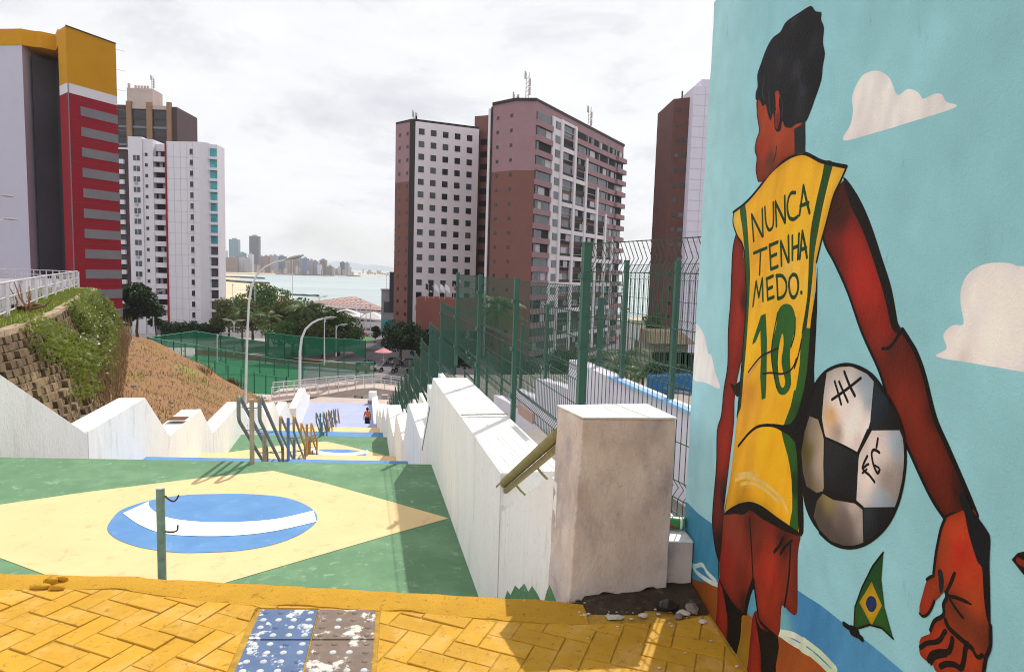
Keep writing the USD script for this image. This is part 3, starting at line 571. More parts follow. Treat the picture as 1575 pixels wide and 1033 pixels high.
# legs
lay('painted_leg', poly(c7([(110, 690), (103, 780), (96, 880), (98, 912), (130, 940), (160, 965), (175, 962), (184, 900), (192, 815), (160, 740)]), 3), grad((c7([(118, 800)])[0], '9a2d1d', .08), (c7([(110, 900)])[0], '8d2518', .08), (c7([(165, 850)])[0], '1a1411', .07), (c7([(160, 950)])[0], '15110f', .06)))
lay('painted_leg', poly(c7([(240, 810), (226, 890), (216, 1000), (205, 1110), (310, 1130), (318, 1010), (326, 900), (290, 820)]), 3), grad((c7([(240, 900)])[0], 'a02c20', .1), (c7([(240, 1020)])[0], 'a5301f', .1), (c7([(290, 960)])[0], '1a1310', .09), (c7([(280, 1040)])[0], '120e0d', .08)))
lay('painted_shadow', poly(c7([(118, 700), (150, 770), (205, 820), (192, 830), (188, 905), (168, 968), (140, 945), (140, 830)]), 3), BLK)
lay('painted_shadow', poly(c7([(240, 815), (262, 870), (327, 912), (318, 1010), (308, 1100), (268, 1060), (262, 960)]), 3), BLK)
# shorts
lay('painted_shorts', poly(c7([(125, 450), (116, 560), (110, 640), (114, 695), (135, 740), (165, 785), (205, 818), (222, 770), (236, 720), (246, 790), (262, 840), (325, 908), (338, 800), (348, 792), (372, 815), (392, 822), (398, 780), (399, 600), (409, 525), (370, 500), (270, 425), (200, 405)]), 3),
    grad((c7([(165, 520)])[0], '8a3726', .1), (c7([(140, 620)])[0], '94281a', .08), (c7([(180, 700)])[0], '7a2a1c', .08), (c7([(200, 770)])[0], '3a1a12', .06), (c7([(250, 560)])[0], '702a1c', .08), (c7([(285, 650)])[0], 'a8321f', .09), (c7([(290, 780)])[0], '96301d', .09), (c7([(380, 700)])[0], '7c2e20', .08), (c7([(225, 480)])[0], '5a2319', .08), (c7([(345, 560)])[0], '451a14', .05)))
for pts, w in (([(222, 470), (228, 560), (232, 640), (236, 725)], .012), ([(345, 540), (330, 570), (312, 592)], .014), ([(378, 550), (350, 575), (335, 600)], .01), ([(372, 560), (366, 680), (350, 790)], .012), ([(236, 700), (216, 760), (207, 812)], .03), ([(236, 690), (250, 800), (262, 850), (322, 905)], .014), ([(112, 560), (108, 640), (113, 700), (165, 788), (205, 820)], .01)):
    lay('painted_line', line(c7(pts), w), BLK)
# arms
lay('painted_arm', poly(c6([(104, 345), (92, 400), (87, 490), (83, 600), (75, 700), (72, 840), (58, 930), (48, 1030)]) + c7([(103, 150), (100, 280), (88, 420), (86, 500), (98, 590), (110, 625), (120, 560), (128, 440), (150, 250), (165, 120), (170, 0)]) + c6([(135, 760), (145, 560), (140, 420), (128, 385)]), 3),
    grad((c6([(110, 430)])[0], '8e2a1a', .08), (c6([(105, 650)])[0], '9c2c1d', .08), (c6([(90, 850)])[0], '8b2417', .08), (c7([(115, 200)])[0], '9c2a1c', .07), (c7([(100, 430)])[0], '6e2013', .06), (c7([(110, 560)])[0], '2d1410', .05), (c7([(135, 400)])[0], '231310', .05), (c6([(132, 600)])[0], '4a1c13', .05)))
ra = [(1297, 278)] + [(1312, 300), (1328, 335), (1345, 382), (1362, 432), (1378, 488)] + c8([(266, 175), (285, 205), (302, 235), (322, 292), (348, 395), (378, 465), (402, 520), (432, 590), (452, 640), (420, 648), (374, 647), (342, 600), (312, 540), (280, 470), (240, 390), (222, 320), (205, 268), (165, 180), (130, 82)]) + [(1283, 402), (1268, 372), (1263, 350), (1276, 312)]
lay('painted_arm', poly(ra, 3), grad(((1290, 330), '3d1a11', .1), ((1285, 390), '7a2318', .08), ((1310, 380), 'a3281c', .09), ((1330, 430), 'b52c20', .1), ((1360, 500), '8f2419', .08), ((1345, 520), '8a2a1a', .07), ((1375, 540), '54201a', .07), ((1400, 560), '6d2316', .08), ((1390, 620), '822a19', .1), ((1420, 680), '7a2717', .09), ((1450, 760), '6d2214', .08), ((1475, 760), '35160f', .06), ((1440, 640), '4a1d14', .05), ((1340, 340), '4d1f15', .06)))
lay('painted_shadow', poly([(1297, 272), (1318, 298), (1338, 340), (1358, 400), (1372, 445), (1382, 500), (1387, 515), (1372, 505), (1362, 462), (1346, 408), (1326, 352), (1308, 315)], 3), '1a1512')
for pts, w in (([(1263, 352), (1270, 378), (1284, 404)] + c8([(130, 82), (165, 182), (205, 270), (222, 322), (240, 392), (280, 472), (312, 542), (342, 602), (374, 650)]), .011), (c8([(266, 175), (285, 205), (302, 235), (322, 292), (348, 395), (378, 465), (402, 520), (432, 590), (452, 640)]), .016), (c8([(216, 222), (232, 220), (246, 205), (262, 178)]), .010), (c8([(372, 648), (395, 638), (425, 640)]), .012), (c6([(104, 345), (92, 400), (87, 490), (83, 600), (75, 700), (72, 840), (58, 930), (48, 1030)]) + c7([(103, 150), (100, 280), (88, 420), (86, 500), (98, 590), (112, 628)]), .010)):
    lay('painted_line', line(pts, w), BLK)
lay('painted_shadow', poly(c6([(80, 905), (100, 915), (118, 900), (112, 960), (95, 940)]), 2), '2a1510')
# jersey
jl = c6([(100, 262), (140, 228), (185, 178), (240, 108), (300, 60), (345, 42), (372, 44), (400, 58), (435, 74), (521, 90), (500, 140), (472, 200), (446, 300), (428, 365), (407, 450), (401, 560), (388, 690), (383, 830), (372, 1000)]) + c7([(438, 60), (436, 130), (415, 190), (417, 350), (420, 525), (400, 522), (370, 500), (320, 465), (270, 425), (225, 410), (180, 415), (128, 452), (150, 330), (165, 200), (178, 80), (190, 0)]) + c6([(122, 880), (130, 760), (141, 600), (137, 500), (130, 395), (108, 350), (93, 300)])
jg = grad((c6([(330, 110)])[0], 'dd9d22', .1), (c6([(250, 180)])[0], 'd99a24', .1), (c6([(210, 380)])[0], 'd59326', .1), (c6([(300, 330)])[0], 'e0a424', .1), (c6([(170, 640)])[0], 'd29a2c', .1), (c6([(250, 620)])[0], 'd99f28', .1), (c6([(300, 480)])[0], 'd8a552', .06), (c6([(160, 800)])[0], 'e3a51f', .1), (c6([(150, 960)])[0], 'c98532', .08), (c6([(340, 900)])[0], 'e0a21c', .08), (c7([(230, 60)])[0], 'd6973a', .06), (c7([(290, 200)])[0], 'e2a21a', .1), (c7([(200, 260)])[0], 'd2942a', .08), (c7([(200, 390)])[0], 'b7801f', .06), (c7([(300, 400)])[0], 'd3971e', .06), (c6([(480, 130)])[0], 'dda63a', .05), (c6([(110, 300)])[0], 'd9a64a', .05))
lay('painted_jersey', poly(jl, 2), jg)
lay('jersey_stripe', poly(c6([(442, 70), (470, 76), (455, 140), (432, 240), (415, 330), (400, 420), (392, 520), (378, 640), (366, 720), (352, 720), (372, 590), (378, 480), (385, 340), (405, 230), (428, 130)]), 3), grad((c6([(440, 150)])[0], '22491d', .1), (c6([(395, 400)])[0], '2a4a1c', .1), (c6([(370, 650)])[0], '223a18', .1)))
lay('jersey_stripe', poly(c6([(352, 725), (386, 700), (383, 830), (372, 1000)]) + c7([(432, 80), (400, 120), (372, 128), (340, 150), (372, 60), (385, 0)]) + c6([(330, 930), (345, 830)]), 2), grad((c6([(350, 800)])[0], '2c5a22', .08), (c6([(340, 950)])[0], '2d5f22', .08), (c7([(400, 60)])[0], '24421a', .06)))
lay('jersey_stripe', poly(c6([(118, 252), (138, 232), (146, 300), (152, 390), (157, 500), (152, 620), (143, 760), (132, 880), (122, 1000)]) + c7([(172, 110), (158, 240), (136, 420), (128, 448), (150, 330), (165, 200), (178, 60)]) + c6([(122, 880), (130, 760), (141, 600), (137, 500), (135, 395), (126, 310)]), 2), grad((c6([(135, 300)])[0], '2c5a2a', .1), (c6([(148, 600)])[0], '27501f', .1), (c6([(125, 950)])[0], '1d3a18', .08)))
lay('jersey_stripe', poly(c7([(338, 148), (372, 150), (395, 170), (400, 300), (402, 430), (400, 520), (368, 500), (378, 440), (376, 330), (362, 240)]), 2), grad((c7([(370, 250)])[0], '2c5a20', .06), (c7([(390, 450)])[0], '2a5a20', .06), (c7([(390, 350)])[0], '1b3214', .05)))
# black shade right of the jersey and under the hem
lay('painted_shadow', poly(c6([(372, 860), (384, 700), (392, 640), (404, 560), (412, 460), (410, 640), (402, 800), (400, 900), (420, 960), (398, 1020)]) + c7([(440, 50), (438, 130), (412, 190), (414, 300), (419, 420), (420, 520), (404, 528), (398, 430), (398, 300), (388, 190), (340, 150), (300, 132), (260, 130), (310, 122), (370, 124), (405, 60)]), 2), BLK)
lay('painted_shadow', poly(c7([(126, 456), (150, 432), (185, 415), (225, 408), (268, 424), (320, 462), (372, 498), (405, 522), (400, 532), (350, 515), (322, 500), (268, 470), (225, 440), (200, 455), (165, 452)]), 3), BLK)
for pts, w in ((c7([(180, 205), (200, 180), (225, 152), (255, 132), (300, 128), (345, 140)]), .012), (c6([(93, 262), (140, 226), (185, 176), (240, 106), (300, 58), (345, 40), (372, 42), (400, 56), (435, 72), (522, 90)]), .013), (c6([(522, 90), (500, 142), (472, 202), (446, 300), (428, 365), (408, 450)]), .010), (c6([(96, 262), (92, 300), (108, 350), (132, 395), (139, 500), (143, 600), (131, 760), (120, 900), (108, 1033)]), .010)):
    lay('painted_line', line(pts, w), BLK)
for pts in ([(170, 330), (200, 318), (240, 325), (290, 350), (340, 400), (365, 450)], [(190, 345), (230, 340), (280, 365), (330, 410)], [(180, 310), (210, 305), (250, 312)]): lay('jersey_highlight', line(c7(pts), .016), grad((c7([(250, 330)])[0], 'e2c06a', .2)))
lay('jersey_highlight', line(c6([(150, 880), (190, 820), (240, 790)]), .02), 'd9a35a')
# lettering of the jersey: NUNCA TENHA MEDO. 10
LT = [[(163, 270), (171, 370)], [(165, 274), (203, 352)], [(203, 250), (206, 352)], [(213, 243), (217, 300), (228, 328), (242, 318), (246, 280), (245, 226)], [(253, 222), (257, 314)], [(254, 226), (289, 300)], [(288, 202), (290, 300)], [(328, 188), (312, 190), (301, 215), (298, 250), (306, 282), (322, 288), (337, 278)], [(344, 272), (352, 215), (359, 162)], [(359, 162), (370, 215), (382, 264)], [(347, 238), (378, 226)],
      [(171, 416), (220, 396)], [(197, 405), (193, 496)], [(231, 385), (236, 477)], [(230, 388), (262, 374)], [(234, 430), (257, 420)], [(236, 477), (262, 466)], [(273, 372), (276, 462)], [(274, 374), (301, 448)], [(302, 352), (304, 448)], [(317, 352), (317, 440)], [(342, 344), (338, 438)], [(318, 398), (341, 388)], [(345, 436), (350, 385), (355, 334)], [(355, 334), (364, 380), (372, 432)], [(348, 404), (369, 396)],
      [(168, 616), (174, 570), (180, 524)], [(180, 524), (190, 582)], [(190, 582), (203, 512)], [(203, 512), (206, 596)], [(220, 512), (224, 591)], [(219, 514), (244, 502)], [(222, 553), (241, 544)], [(224, 591), (247, 581)], [(258, 500), (262, 588)], [(256, 502), (278, 502), (293, 525), (294, 555), (282, 580), (262, 588)], [(318, 497), (306, 515), (305, 550), (314, 580), (328, 580), (338, 555), (338, 520), (330, 500), (318, 497)], [(350, 564), (352, 566)]]
for a_, b_, w_ in ((0, 11, 'NUNCA'), (11, 25, 'TENHA'), (25, 99, 'MEDO.')): lay('jersey_lettering', shapely.union_all([line(c6(pts), .0145, 4 if len(pts) > 2 else 0) for pts in LT[a_:b_]]), '163f1e', label='green brush lettering reading ' + w_)
lay('jersey_number', poly(c6([(198, 652), (216, 644), (221, 740), (220, 860), (216, 963), (201, 970), (195, 880), (199, 800), (196, 708), (178, 752), (166, 762), (168, 745), (186, 690)]), 0), '255c24')
lay('jersey_number', (poly(c6([(262, 640), (276, 615), (296, 607), (316, 618), (328, 655), (328, 700), (318, 740), (308, 790), (310, 860), (312, 910), (300, 940), (280, 952), (262, 940), (254, 905), (244, 850), (236, 800), (244, 740), (256, 690)]), 3).difference(poly(c6([(268, 760), (280, 718), (284, 760), (276, 830), (290, 900), (280, 925), (268, 900), (262, 830)]), 3))), grad((c6([(290, 680)])[0], '2a6026', .1), (c6([(260, 820)])[0], '1f5020', .08), (c6([(300, 900)])[0], '255c24', .1)))
for pts in ([(150, 866), (172, 836), (200, 805), (235, 788), (262, 776)], [(205, 872), (235, 868), (275, 872), (305, 862), (322, 842), (332, 815)], [(352, 742), (340, 800), (325, 850)], [(262, 640), (250, 700), (240, 760), (238, 810), (246, 870), (258, 925)], [(328, 660), (326, 720), (312, 770)]): lay('painted_line', line(c6(pts), .008), '1a2414')
# head
lay('painted_face', poly(c5([(300, 600), (296, 690), (303, 740), (310, 800), (292, 860), (284, 915), (296, 965), (290, 1040), (300, 1100), (330, 1110), (400, 1040), (450, 985), (520, 945), (586, 930), (584, 760), (500, 640), (400, 560)]), 3), grad((c5([(330, 750)])[0], 'a2401f', .08), (c5([(340, 900)])[0], '9b3318', .07), (c5([(430, 830)])[0], 'a64520', .07), (c5([(380, 980)])[0], '5c3422', .05), (c5([(460, 930)])[0], '9b3a1b', .06), (c5([(310, 1040)])[0], '7e2a18', .05)))
lay('painted_shadow', poly(c5([(524, 788), (560, 770), (592, 735), (592, 935), (555, 940), (526, 948)]), 0), '28312f')
lay('painted_line', line(c5([(416, 895), (410, 950), (398, 985)]), .007), BLK)
lay('painted_line', line(c5([(302, 600), (297, 690), (304, 745), (311, 800), (292, 860), (284, 915), (296, 965), (290, 1040), (305, 1110)]), .007), '3a1a10')
lay('painted_hair', poly(c5([(290, 612), (288, 570), (300, 530), (298, 460), (320, 390), (345, 320), (372, 262), (400, 225), (440, 195), (470, 140), (520, 100), (560, 75), (608, 44), (632, 40), (655, 70), (690, 78), (688, 120), (706, 170), (700, 260), (712, 330), (700, 400), (692, 480), (675, 540), (650, 610), (625, 680), (595, 745), (560, 752), (532, 762), (505, 782), (468, 776), (452, 740), (440, 800), (412, 800), (402, 755), (395, 690), (380, 738), (362, 695), (350, 640), (330, 652), (312, 612)]), 3),
    grad((c5([(400, 300)])[0], '1c1a1f', .08), (c5([(480, 250)])[0], '17141a', .08), (c5([(600, 200)])[0], '121013', .1), (c5([(640, 280)])[0], '25242e', .05), (c5([(440, 380)])[0], '2b2a32', .04), (c5([(540, 430)])[0], '33323e', .035), (c5([(575, 560)])[0], '2f2f3a', .035), (c5([(555, 650)])[0], '2a2a34', .03), (c5([(640, 450)])[0], '111013', .08), (c5([(380, 560)])[0], '1a191d', .07), (c5([(500, 620)])[0], '17161a', .06), (c5([(520, 120)])[0], '2a2a32', .03)))
lay('painted_ear', poly(c5([(408, 570), (422, 556), (434, 570), (430, 640), (438, 690), (432, 760), (418, 792), (404, 770), (402, 720), (412, 640)]), 3), grad((c5([(420, 600)])[0], 'a8331f', .06), (c5([(415, 740)])[0], '7a2418', .04)))
lay('painted_line', line(c5([(412, 660), (402, 730), (408, 780), (420, 794), (434, 750)]), .005), BLK)
for pts in ([(345, 470), (330, 560), (342, 610)], [(430, 560), (452, 640), (448, 720)], [(365, 560), (372, 640), (380, 700)], [(545, 420), (560, 500), (580, 580)]): lay('hair_strand', line(c5(pts), .008), '2e2e38')
# ball
lay('painted_ball', poly(cb([(72, 540), (74, 470), (86, 380), (106, 270), (140, 170), (190, 105), (250, 74), (310, 66), (380, 88), (440, 133), (500, 220), (550, 310), (580, 400), (592, 520), (582, 640), (552, 760), (500, 862), (430, 932), (360, 967), (290, 973), (220, 948), (165, 900), (122, 840), (92, 765), (78, 680), (71, 600)]), 3), '141313')
lay('ball_panel', poly(cb([(200, 106), (250, 80), (320, 74), (400, 112), (434, 150), (425, 250), (416, 350), (404, 395), (355, 506), (280, 465), (192, 425), (176, 330), (186, 210)]), 0), grad((cb([(250, 180)])[0], 'd3cccb', .1), (cb([(330, 340)])[0], 'd0c6c6', .1), (cb([(225, 320)])[0], 'b58f5c', .05), (cb([(390, 180)])[0], '8fa0b4', .05), (cb([(250, 400)])[0], '8d7f78', .05), (cb([(410, 250)])[0], '8a98a6', .04), (cb([(360, 460)])[0], 'b9adad', .05)))
lay('ball_panel', poly(cb([(115, 322), (164, 342), (186, 440), (183, 560), (186, 692), (150, 702), (100, 670), (82, 600), (74, 500), (90, 400)]), 0), grad((cb([(140, 400)])[0], '9a8d7c', .06), (cb([(110, 500)])[0], '7c7038', .05), (cb([(150, 560)])[0], 'a2948a', .05), (cb([(120, 640)])[0], '94866f', .05)))
lay('ball_panel', poly(cb([(425, 393), (562, 392), (578, 430), (588, 520), (575, 640), (545, 772), (380, 774), (345, 745), (356, 560), (362, 510)]), 0), grad((cb([(460, 470)])[0], 'b5aaaa', .08), (cb([(540, 460)])[0], '93a4b4', .05), (cb([(400, 620)])[0], 'bdb2b0', .06), (cb([(500, 640)])[0], '8b7d78', .06), (cb([(480, 740)])[0], '8796a8', .06), (cb([(560, 620)])[0], '8d8785', .04)))
lay('ball_panel', poly(cb([(180, 706), (230, 736), (340, 755), (378, 786), (382, 962), (300, 968), (220, 942), (165, 885), (135, 820), (150, 746)]), 0), grad((cb([(205, 760)])[0], '8f8258', .04), (cb([(300, 850)])[0], '6f6462', .06), (cb([(220, 880)])[0], '7d716e', .05), (cb([(360, 880)])[0], 'a59a98', .04), (cb([(330, 780)])[0], 'a09593', .04)))
for g_, c_ in (([(192, 430), (360, 508), (348, 738), (186, 690)], '1d2024'), ([(440, 150), (500, 240), (566, 388), (425, 390), (416, 360)], '1f2a36'), ([(385, 778), (540, 776), (500, 860), (430, 930), (384, 955)], '222a33')): lay('ball_panel', poly(cb(g_), 0), grad((cb(g_[:1])[0], c_, .1), (cb(g_[2:3])[0], '121316', .1)))
for pts, w in (([(240, 150), (258, 210), (272, 262)], .011), ([(262, 152), (285, 205), (305, 250)], .011), ([(288, 102), (312, 165), (340, 220)], .012), ([(226, 240), (300, 188), (370, 133)], .010), ([(402, 520), (378, 580), (410, 612), (438, 648)], .009), ([(380, 582), (398, 565), (408, 560)], .008), ([(378, 604), (400, 585)], .007), ([(462, 502), (438, 488), (424, 505), (432, 560), (452, 604), (464, 588)], .009), ([(438, 565), (460, 578)], .007), ([(455, 433), (448, 476)], .009), ([(160, 330), (190, 425)], .012), ([(192, 428), (280, 467), (356, 508)], .008), ([(356, 508), (406, 395)], .013), ([(186, 690), (345, 745)], .010), ([(345, 745), (380, 776)], .010)):
    lay('painted_line', line(cb(pts), w, 3 if len(pts) > 2 else 0), '1a1716')
lay('painted_line', line(cb([(74, 470), (86, 380), (106, 270), (140, 170), (190, 105), (250, 74), (310, 66), (380, 88), (440, 133), (500, 220), (550, 310), (580, 400), (592, 520), (582, 640), (552, 760), (500, 862), (430, 932), (360, 967), (290, 973), (220, 948), (165, 900)]), .011), BLK)
# hand
lay('painted_hand', poly(ch([(285, 140), (262, 200), (246, 262), (232, 350), (220, 420), (214, 470), (178, 495), (160, 545), (148, 590), (132, 650), (134, 692), (152, 706), (178, 695), (205, 655), (218, 625), (245, 600), (275, 566), (288, 598), (272, 640), (272, 690), (262, 712), (222, 735), (196, 785), (190, 812), (142, 830), (130, 880), (138, 935), (180, 972), (208, 972), (215, 1005), (250, 1045), (380, 1100), (500, 1060), (520, 950), (542, 880), (546, 700), (540, 400), (545, 262), (525, 208), (470, 130), (435, 80), (340, 110)]), 2),
    grad((ch([(330, 200)])[0], 'b8411f', .04), (ch([(360, 330)])[0], 'b02a1a', .04), (ch([(280, 300)])[0], '9d4220', .03), (ch([(420, 480)])[0], 'b03a1c', .04), (ch([(450, 620)])[0], 'a5401f', .04), (ch([(330, 650)])[0], '6a2a18', .03), (ch([(390, 720)])[0], '6d301a', .04), (ch([(500, 820)])[0], '6a2e19', .04), (ch([(170, 620)])[0], 'a8341f', .03), (ch([(190, 540)])[0], '9a3a20', .03), (ch([(190, 840)])[0], 'a8361e', .03), (ch([(240, 800)])[0], 'a3331c', .03), (ch([(250, 900)])[0], '9d341c', .03), (ch([(250, 1000)])[0], 'a5361e', .03), (ch([(450, 1000)])[0], 'a83c20', .03), (ch([(320, 900)])[0], '8a2f1a', .03)))
lay('painted_shadow', poly(ch([(400, 0), (430, 70), (470, 130), (525, 208), (545, 262), (540, 400), (546, 700), (543, 760), (520, 700), (505, 560), (497, 430), (470, 390), (440, 300), (415, 210), (398, 120), (375, 60), (360, 0)]), 3), grad((ch([(450, 200)])[0], '171a22', .04), (ch([(490, 350)])[0], '1a1d2b', .03), (ch([(525, 600)])[0], '17130f', .03)))
lay('painted_shadow', poly(ch([(240, 440), (262, 440), (275, 500), (268, 560), (250, 570), (244, 500)]), 3), '262a33')
lay('painted_shadow', poly(ch([(330, 450), (346, 460), (325, 520), (300, 575), (340, 585), (400, 610), (440, 640), (420, 640), (350, 612), (300, 598), (285, 560), (305, 510)]), 3), '241510')
for pts, w in (([(282, 140), (258, 200), (240, 280), (226, 360), (214, 460)], .009), ([(175, 495), (195, 480), (215, 472)], .008), ([(134, 692), (152, 708), (180, 696), (205, 655), (218, 618)], .007), ([(286, 570), (290, 600), (272, 640), (272, 700), (220, 735), (196, 790)], .010), ([(138, 890), (175, 865), (225, 858), (255, 842), (272, 810), (285, 795)], .012), ([(185, 965), (205, 930), (250, 915), (300, 915), (318, 880), (325, 840)], .014), ([(255, 1000), (290, 985), (340, 990), (375, 1010), (392, 960), (400, 900), (415, 870)], .014), ([(285, 730), (300, 770), (345, 815), (385, 850), (440, 895)], .013), ([(310, 610), (350, 670), (385, 715)], .008), ([(440, 895), (470, 945), (500, 935)], .010), ([(545, 760), (545, 880), (520, 950), (505, 1040)], .010), ([(200, 985), (225, 950), (290, 935)], .008)):
    lay('painted_line', line(ch(pts), w), '1d1613')
# little flag kite and the dark shape at the edge
lay('painted_flag', poly(c8([(219, 733), (214, 800), (222, 870), (244, 949), (215, 922), (185, 914), (145, 926), (148, 870), (166, 820), (192, 768)]), 0), grad((c8([(200, 780)])[0], '1d4a24', .1), (c8([(225, 920)])[0], '2a5a26', .1)))
lay('painted_flag', poly(c8([(190, 806), (216, 866), (190, 916), (159, 858)]), 0), 'c9a21e')
lay('painted_flag', poly(c8([(186, 842), (198, 846), (203, 864), (196, 880), (184, 880), (176, 864), (178, 850)]), 3), '1f3566')
lay('painted_line', line(c8([(219, 733), (192, 768), (166, 820), (148, 870), (145, 926), (185, 914), (215, 922), (244, 949)]), .006, 0), BLK)
lay('painted_line', line(c8([(120, 912), (140, 926), (166, 950)]), .016, 0), BLK); lay('painted_line', line(c8([(140, 928), (152, 934)]), .03, 0), BLK)
lay('painted_shadow', poly([(1557, 860), (1566, 850), (1582, 846), (1600, 860), (1600, 900), (1576, 884)], 0), '2a100c'); lay('painted_line', line([(1568, 862), (1590, 875)], .014, 0), '9a3320')
# ------------------------------------------------------------------ green mesh fences
FG = mat('fence_green', '30564a', .45, .12, 3, spec=.5, bump=.1); FGW = mat('fence_wire', '1b4337', .5, .1, 3, spec=.5)
RUST = mat('rusty_iron', '5d4030', .85, .3, 30, bump=.4)
def mesh_panel(a, b, zb, zt, out):
    """Welded wire panel with three folds, from ground point a to b."""
    a, b, out = (np.asarray(q, float) for q in (a, b, out)); u = b - a; L = np.linalg.norm(u); u = u / L; H = zt - zb; m = B(); w = .0048; K = .035
    pf = [(0, 0), (.10, 0), (.15, K), (.20, 0), (H * .5 - .05, 0), (H * .5, K), (H * .5 + .05, 0), (H - .20, 0), (H - .11, K * 1.3), (H, 0)]
    c = np.array([[1, 0], [0, 1], [-1, 0], [0, -1]]) * w / 2 * 1.2
    for k in range(int(L / .05) + 1):
        o = a + u * min(.02 + k * .05, L - .01); n_ = len(pf); v = []
        for h, d in pf:
            for x, y in c: v.append(o + u * x + out * (d + y) + np.array([0, 0, zb + h]))
        f = []
        for i in range(n_ - 1):
            for j in range(4):
                p, q = i * 4 + j, i * 4 + (j + 1) % 4; f += [[p, q, q + 4], [p, q + 4, p + 4]]
        m.add(v, f)
    for h, d in ((.015, 0), (.10, 0), (.20, 0), (.42, 0), (H * .5 - .05, 0), (H * .5 + .05, 0), (H * .5 + .27, 0), (H - .20, 0), (H - .004, 0)):
        p = a + out * (d + w) + np.array([0, 0, zb + h]); m.beam(p, p + u * L, w * 1.15)
    return m.m
def fence_post(p, zb, zt, w=.06):
    m = B(); m.obox(np.array([p[0], p[1], zb]) - SA * w / 2 - SN * w / 2, SA * w, SN * w, (0, 0, zt - zb)); m.obox(np.array([p[0], p[1], zt]) - SA * w * .55 - SN * w * .55, SA * w * 1.1, SN * w * 1.1, (0, 0, .012)); return m.m
f1 = thing('mesh_fence', 'dark green welded mesh fence climbing beside the right stair wall', 'fence', ST(4.46, 1.56, 0))
f2 = thing('mesh_fence', 'second green mesh fence standing further right on its own stepped wall', 'fence', ST(7, 3.7, 0))
w1 = thing('fence_wall', 'low stepped white footing wall under the nearer green fence', 'wall', ST(10, 1.6, -.5))
w2 = thing('fence_wall', 'stepped lilac white wall carrying the farther green fence', 'wall', ST(9, 3.7, -.5))
WLIL = mat('lilac_white_wall', 'cfcbd6', .85, .06, 1.4, bump=.3, bscale=18, stain=.4, stain_col='a79c98', stain_scale=1.2)
ss = [4.46 + 2.13 * k for k in range(23)]; zt_ = [1.83, 1.55, 1.567, 1.58] + [1.0 - .595 * k for k in range(19)]
FT = 1.575
for k, (s, z) in enumerate(zip(ss, zt_)):
    zb = .12 if k < 4 else z - 1.55
    obj('post', fence_post(ST(s, FT, 0), zb - .1, z, .05 if k else .058), FG, f1)
    for hh in (.25, .75, 1.25):
        if z - hh > zb: obj('clamp', B().obox(ST(s, FT, z - hh) - SA * .05 - SN * .045, SA * .1, SN * .015, (0, 0, .035)).m, FG, f1)
    if k:
        pz = z - .02 if k else z; lowb = max(.22, pz - 1.36) if k < 4 else pz - 1.36
        obj('mesh_panel', mesh_panel(ST(ss[k - 1] + .04, FT, 0), ST(s - .04, FT, 0), lowb, pz, SN), FGW, f1)
        if k >= 4 and k < 22:
            obj('footing', B().prism([ST(ss[k - 1] + .35, FT - .045, lowb - .06), ST(s + .02, FT - .045, lowb - .06), ST(s + .02, FT - .045, lowb - 1.3), ST(ss[k - 1] + .35, FT - .045, lowb - 1.3)], SN * .19).m, WHITE, w1)
obj('mesh_panel', mesh_panel(ST(ss[0] - .04, FT, 0), (1.17, 3.42, 0), .26, 1.83, SN), FGW, f1)
s2 = [5.0, 7.2, 8.75, 10.6, 12.7, 14.8, 16.9, 19.0, 21.1, 23.2, 25.3]; z2 = [1.8, 1.8, 1.83, 1.55, 1.0, .42, -.18, -.75, -1.35, -1.95, -2.55]
wtop = [.14, .14, .16, -.36, -.95, -1.5, -2.1, -2.7, -3.3, -3.9]
for k, (s, z) in enumerate(zip(s2, z2)):
    obj('post', fence_post(ST(s, 3.7, 0), (.1 if k < 4 else z - 1.65), z), FG, f2)
    if k:
        pz = min(z, z2[k - 1]) - .02; obj('mesh_panel', mesh_panel(ST(s2[k - 1] + .04, 3.7, 0), ST(s - .04, 3.7, 0), pz - 1.45, pz, SN), FGW, f2)
        zz = wtop[k - 1]; d = .16 if k > 3 else 0
        obj('wall_step', B().prism([ST(s2[k - 1] + .003, 3.5, zz), ST(s2[k - 1] + .5, 3.5, zz - d * .1), ST(s, 3.5, zz - d), ST(s, 3.5, zz - 2.6), ST(s2[k - 1] + .003, 3.5, zz - 2.6)], SN * .25).m, WLIL, w2)
obj('post', fence_post(ST(9.9, 3.78, 0), .1, 1.25, .075), FG, f2)
LBLU = mat('pale_blue_paint', '8fb4dc', .8, .1, 3)
obj('blue_coping', B().prism([ST(5.2, 3.46, .145), ST(8.7, 3.46, .145), ST(8.7, 3.56, .145), ST(5.2, 3.56, .145)], (0, 0, .04)).m, LBLU, w2)

# broken terracotta plank and lath by the fence foot
TERRA = mat('terracotta_scrap', '9c8078', .9, .2, 12, bump=.3)
tag(obj('tile_scrap', B().obox(PP(818, 652, ST(5.6, 1.53, 0), SN), SA * .55 + np.array([0, 0, -.02]), SN * .02, np.array([0, 0, .1])).m, TERRA), 'pinkish broken tile strip leaning at the foot of the fence', 'tile scrap')

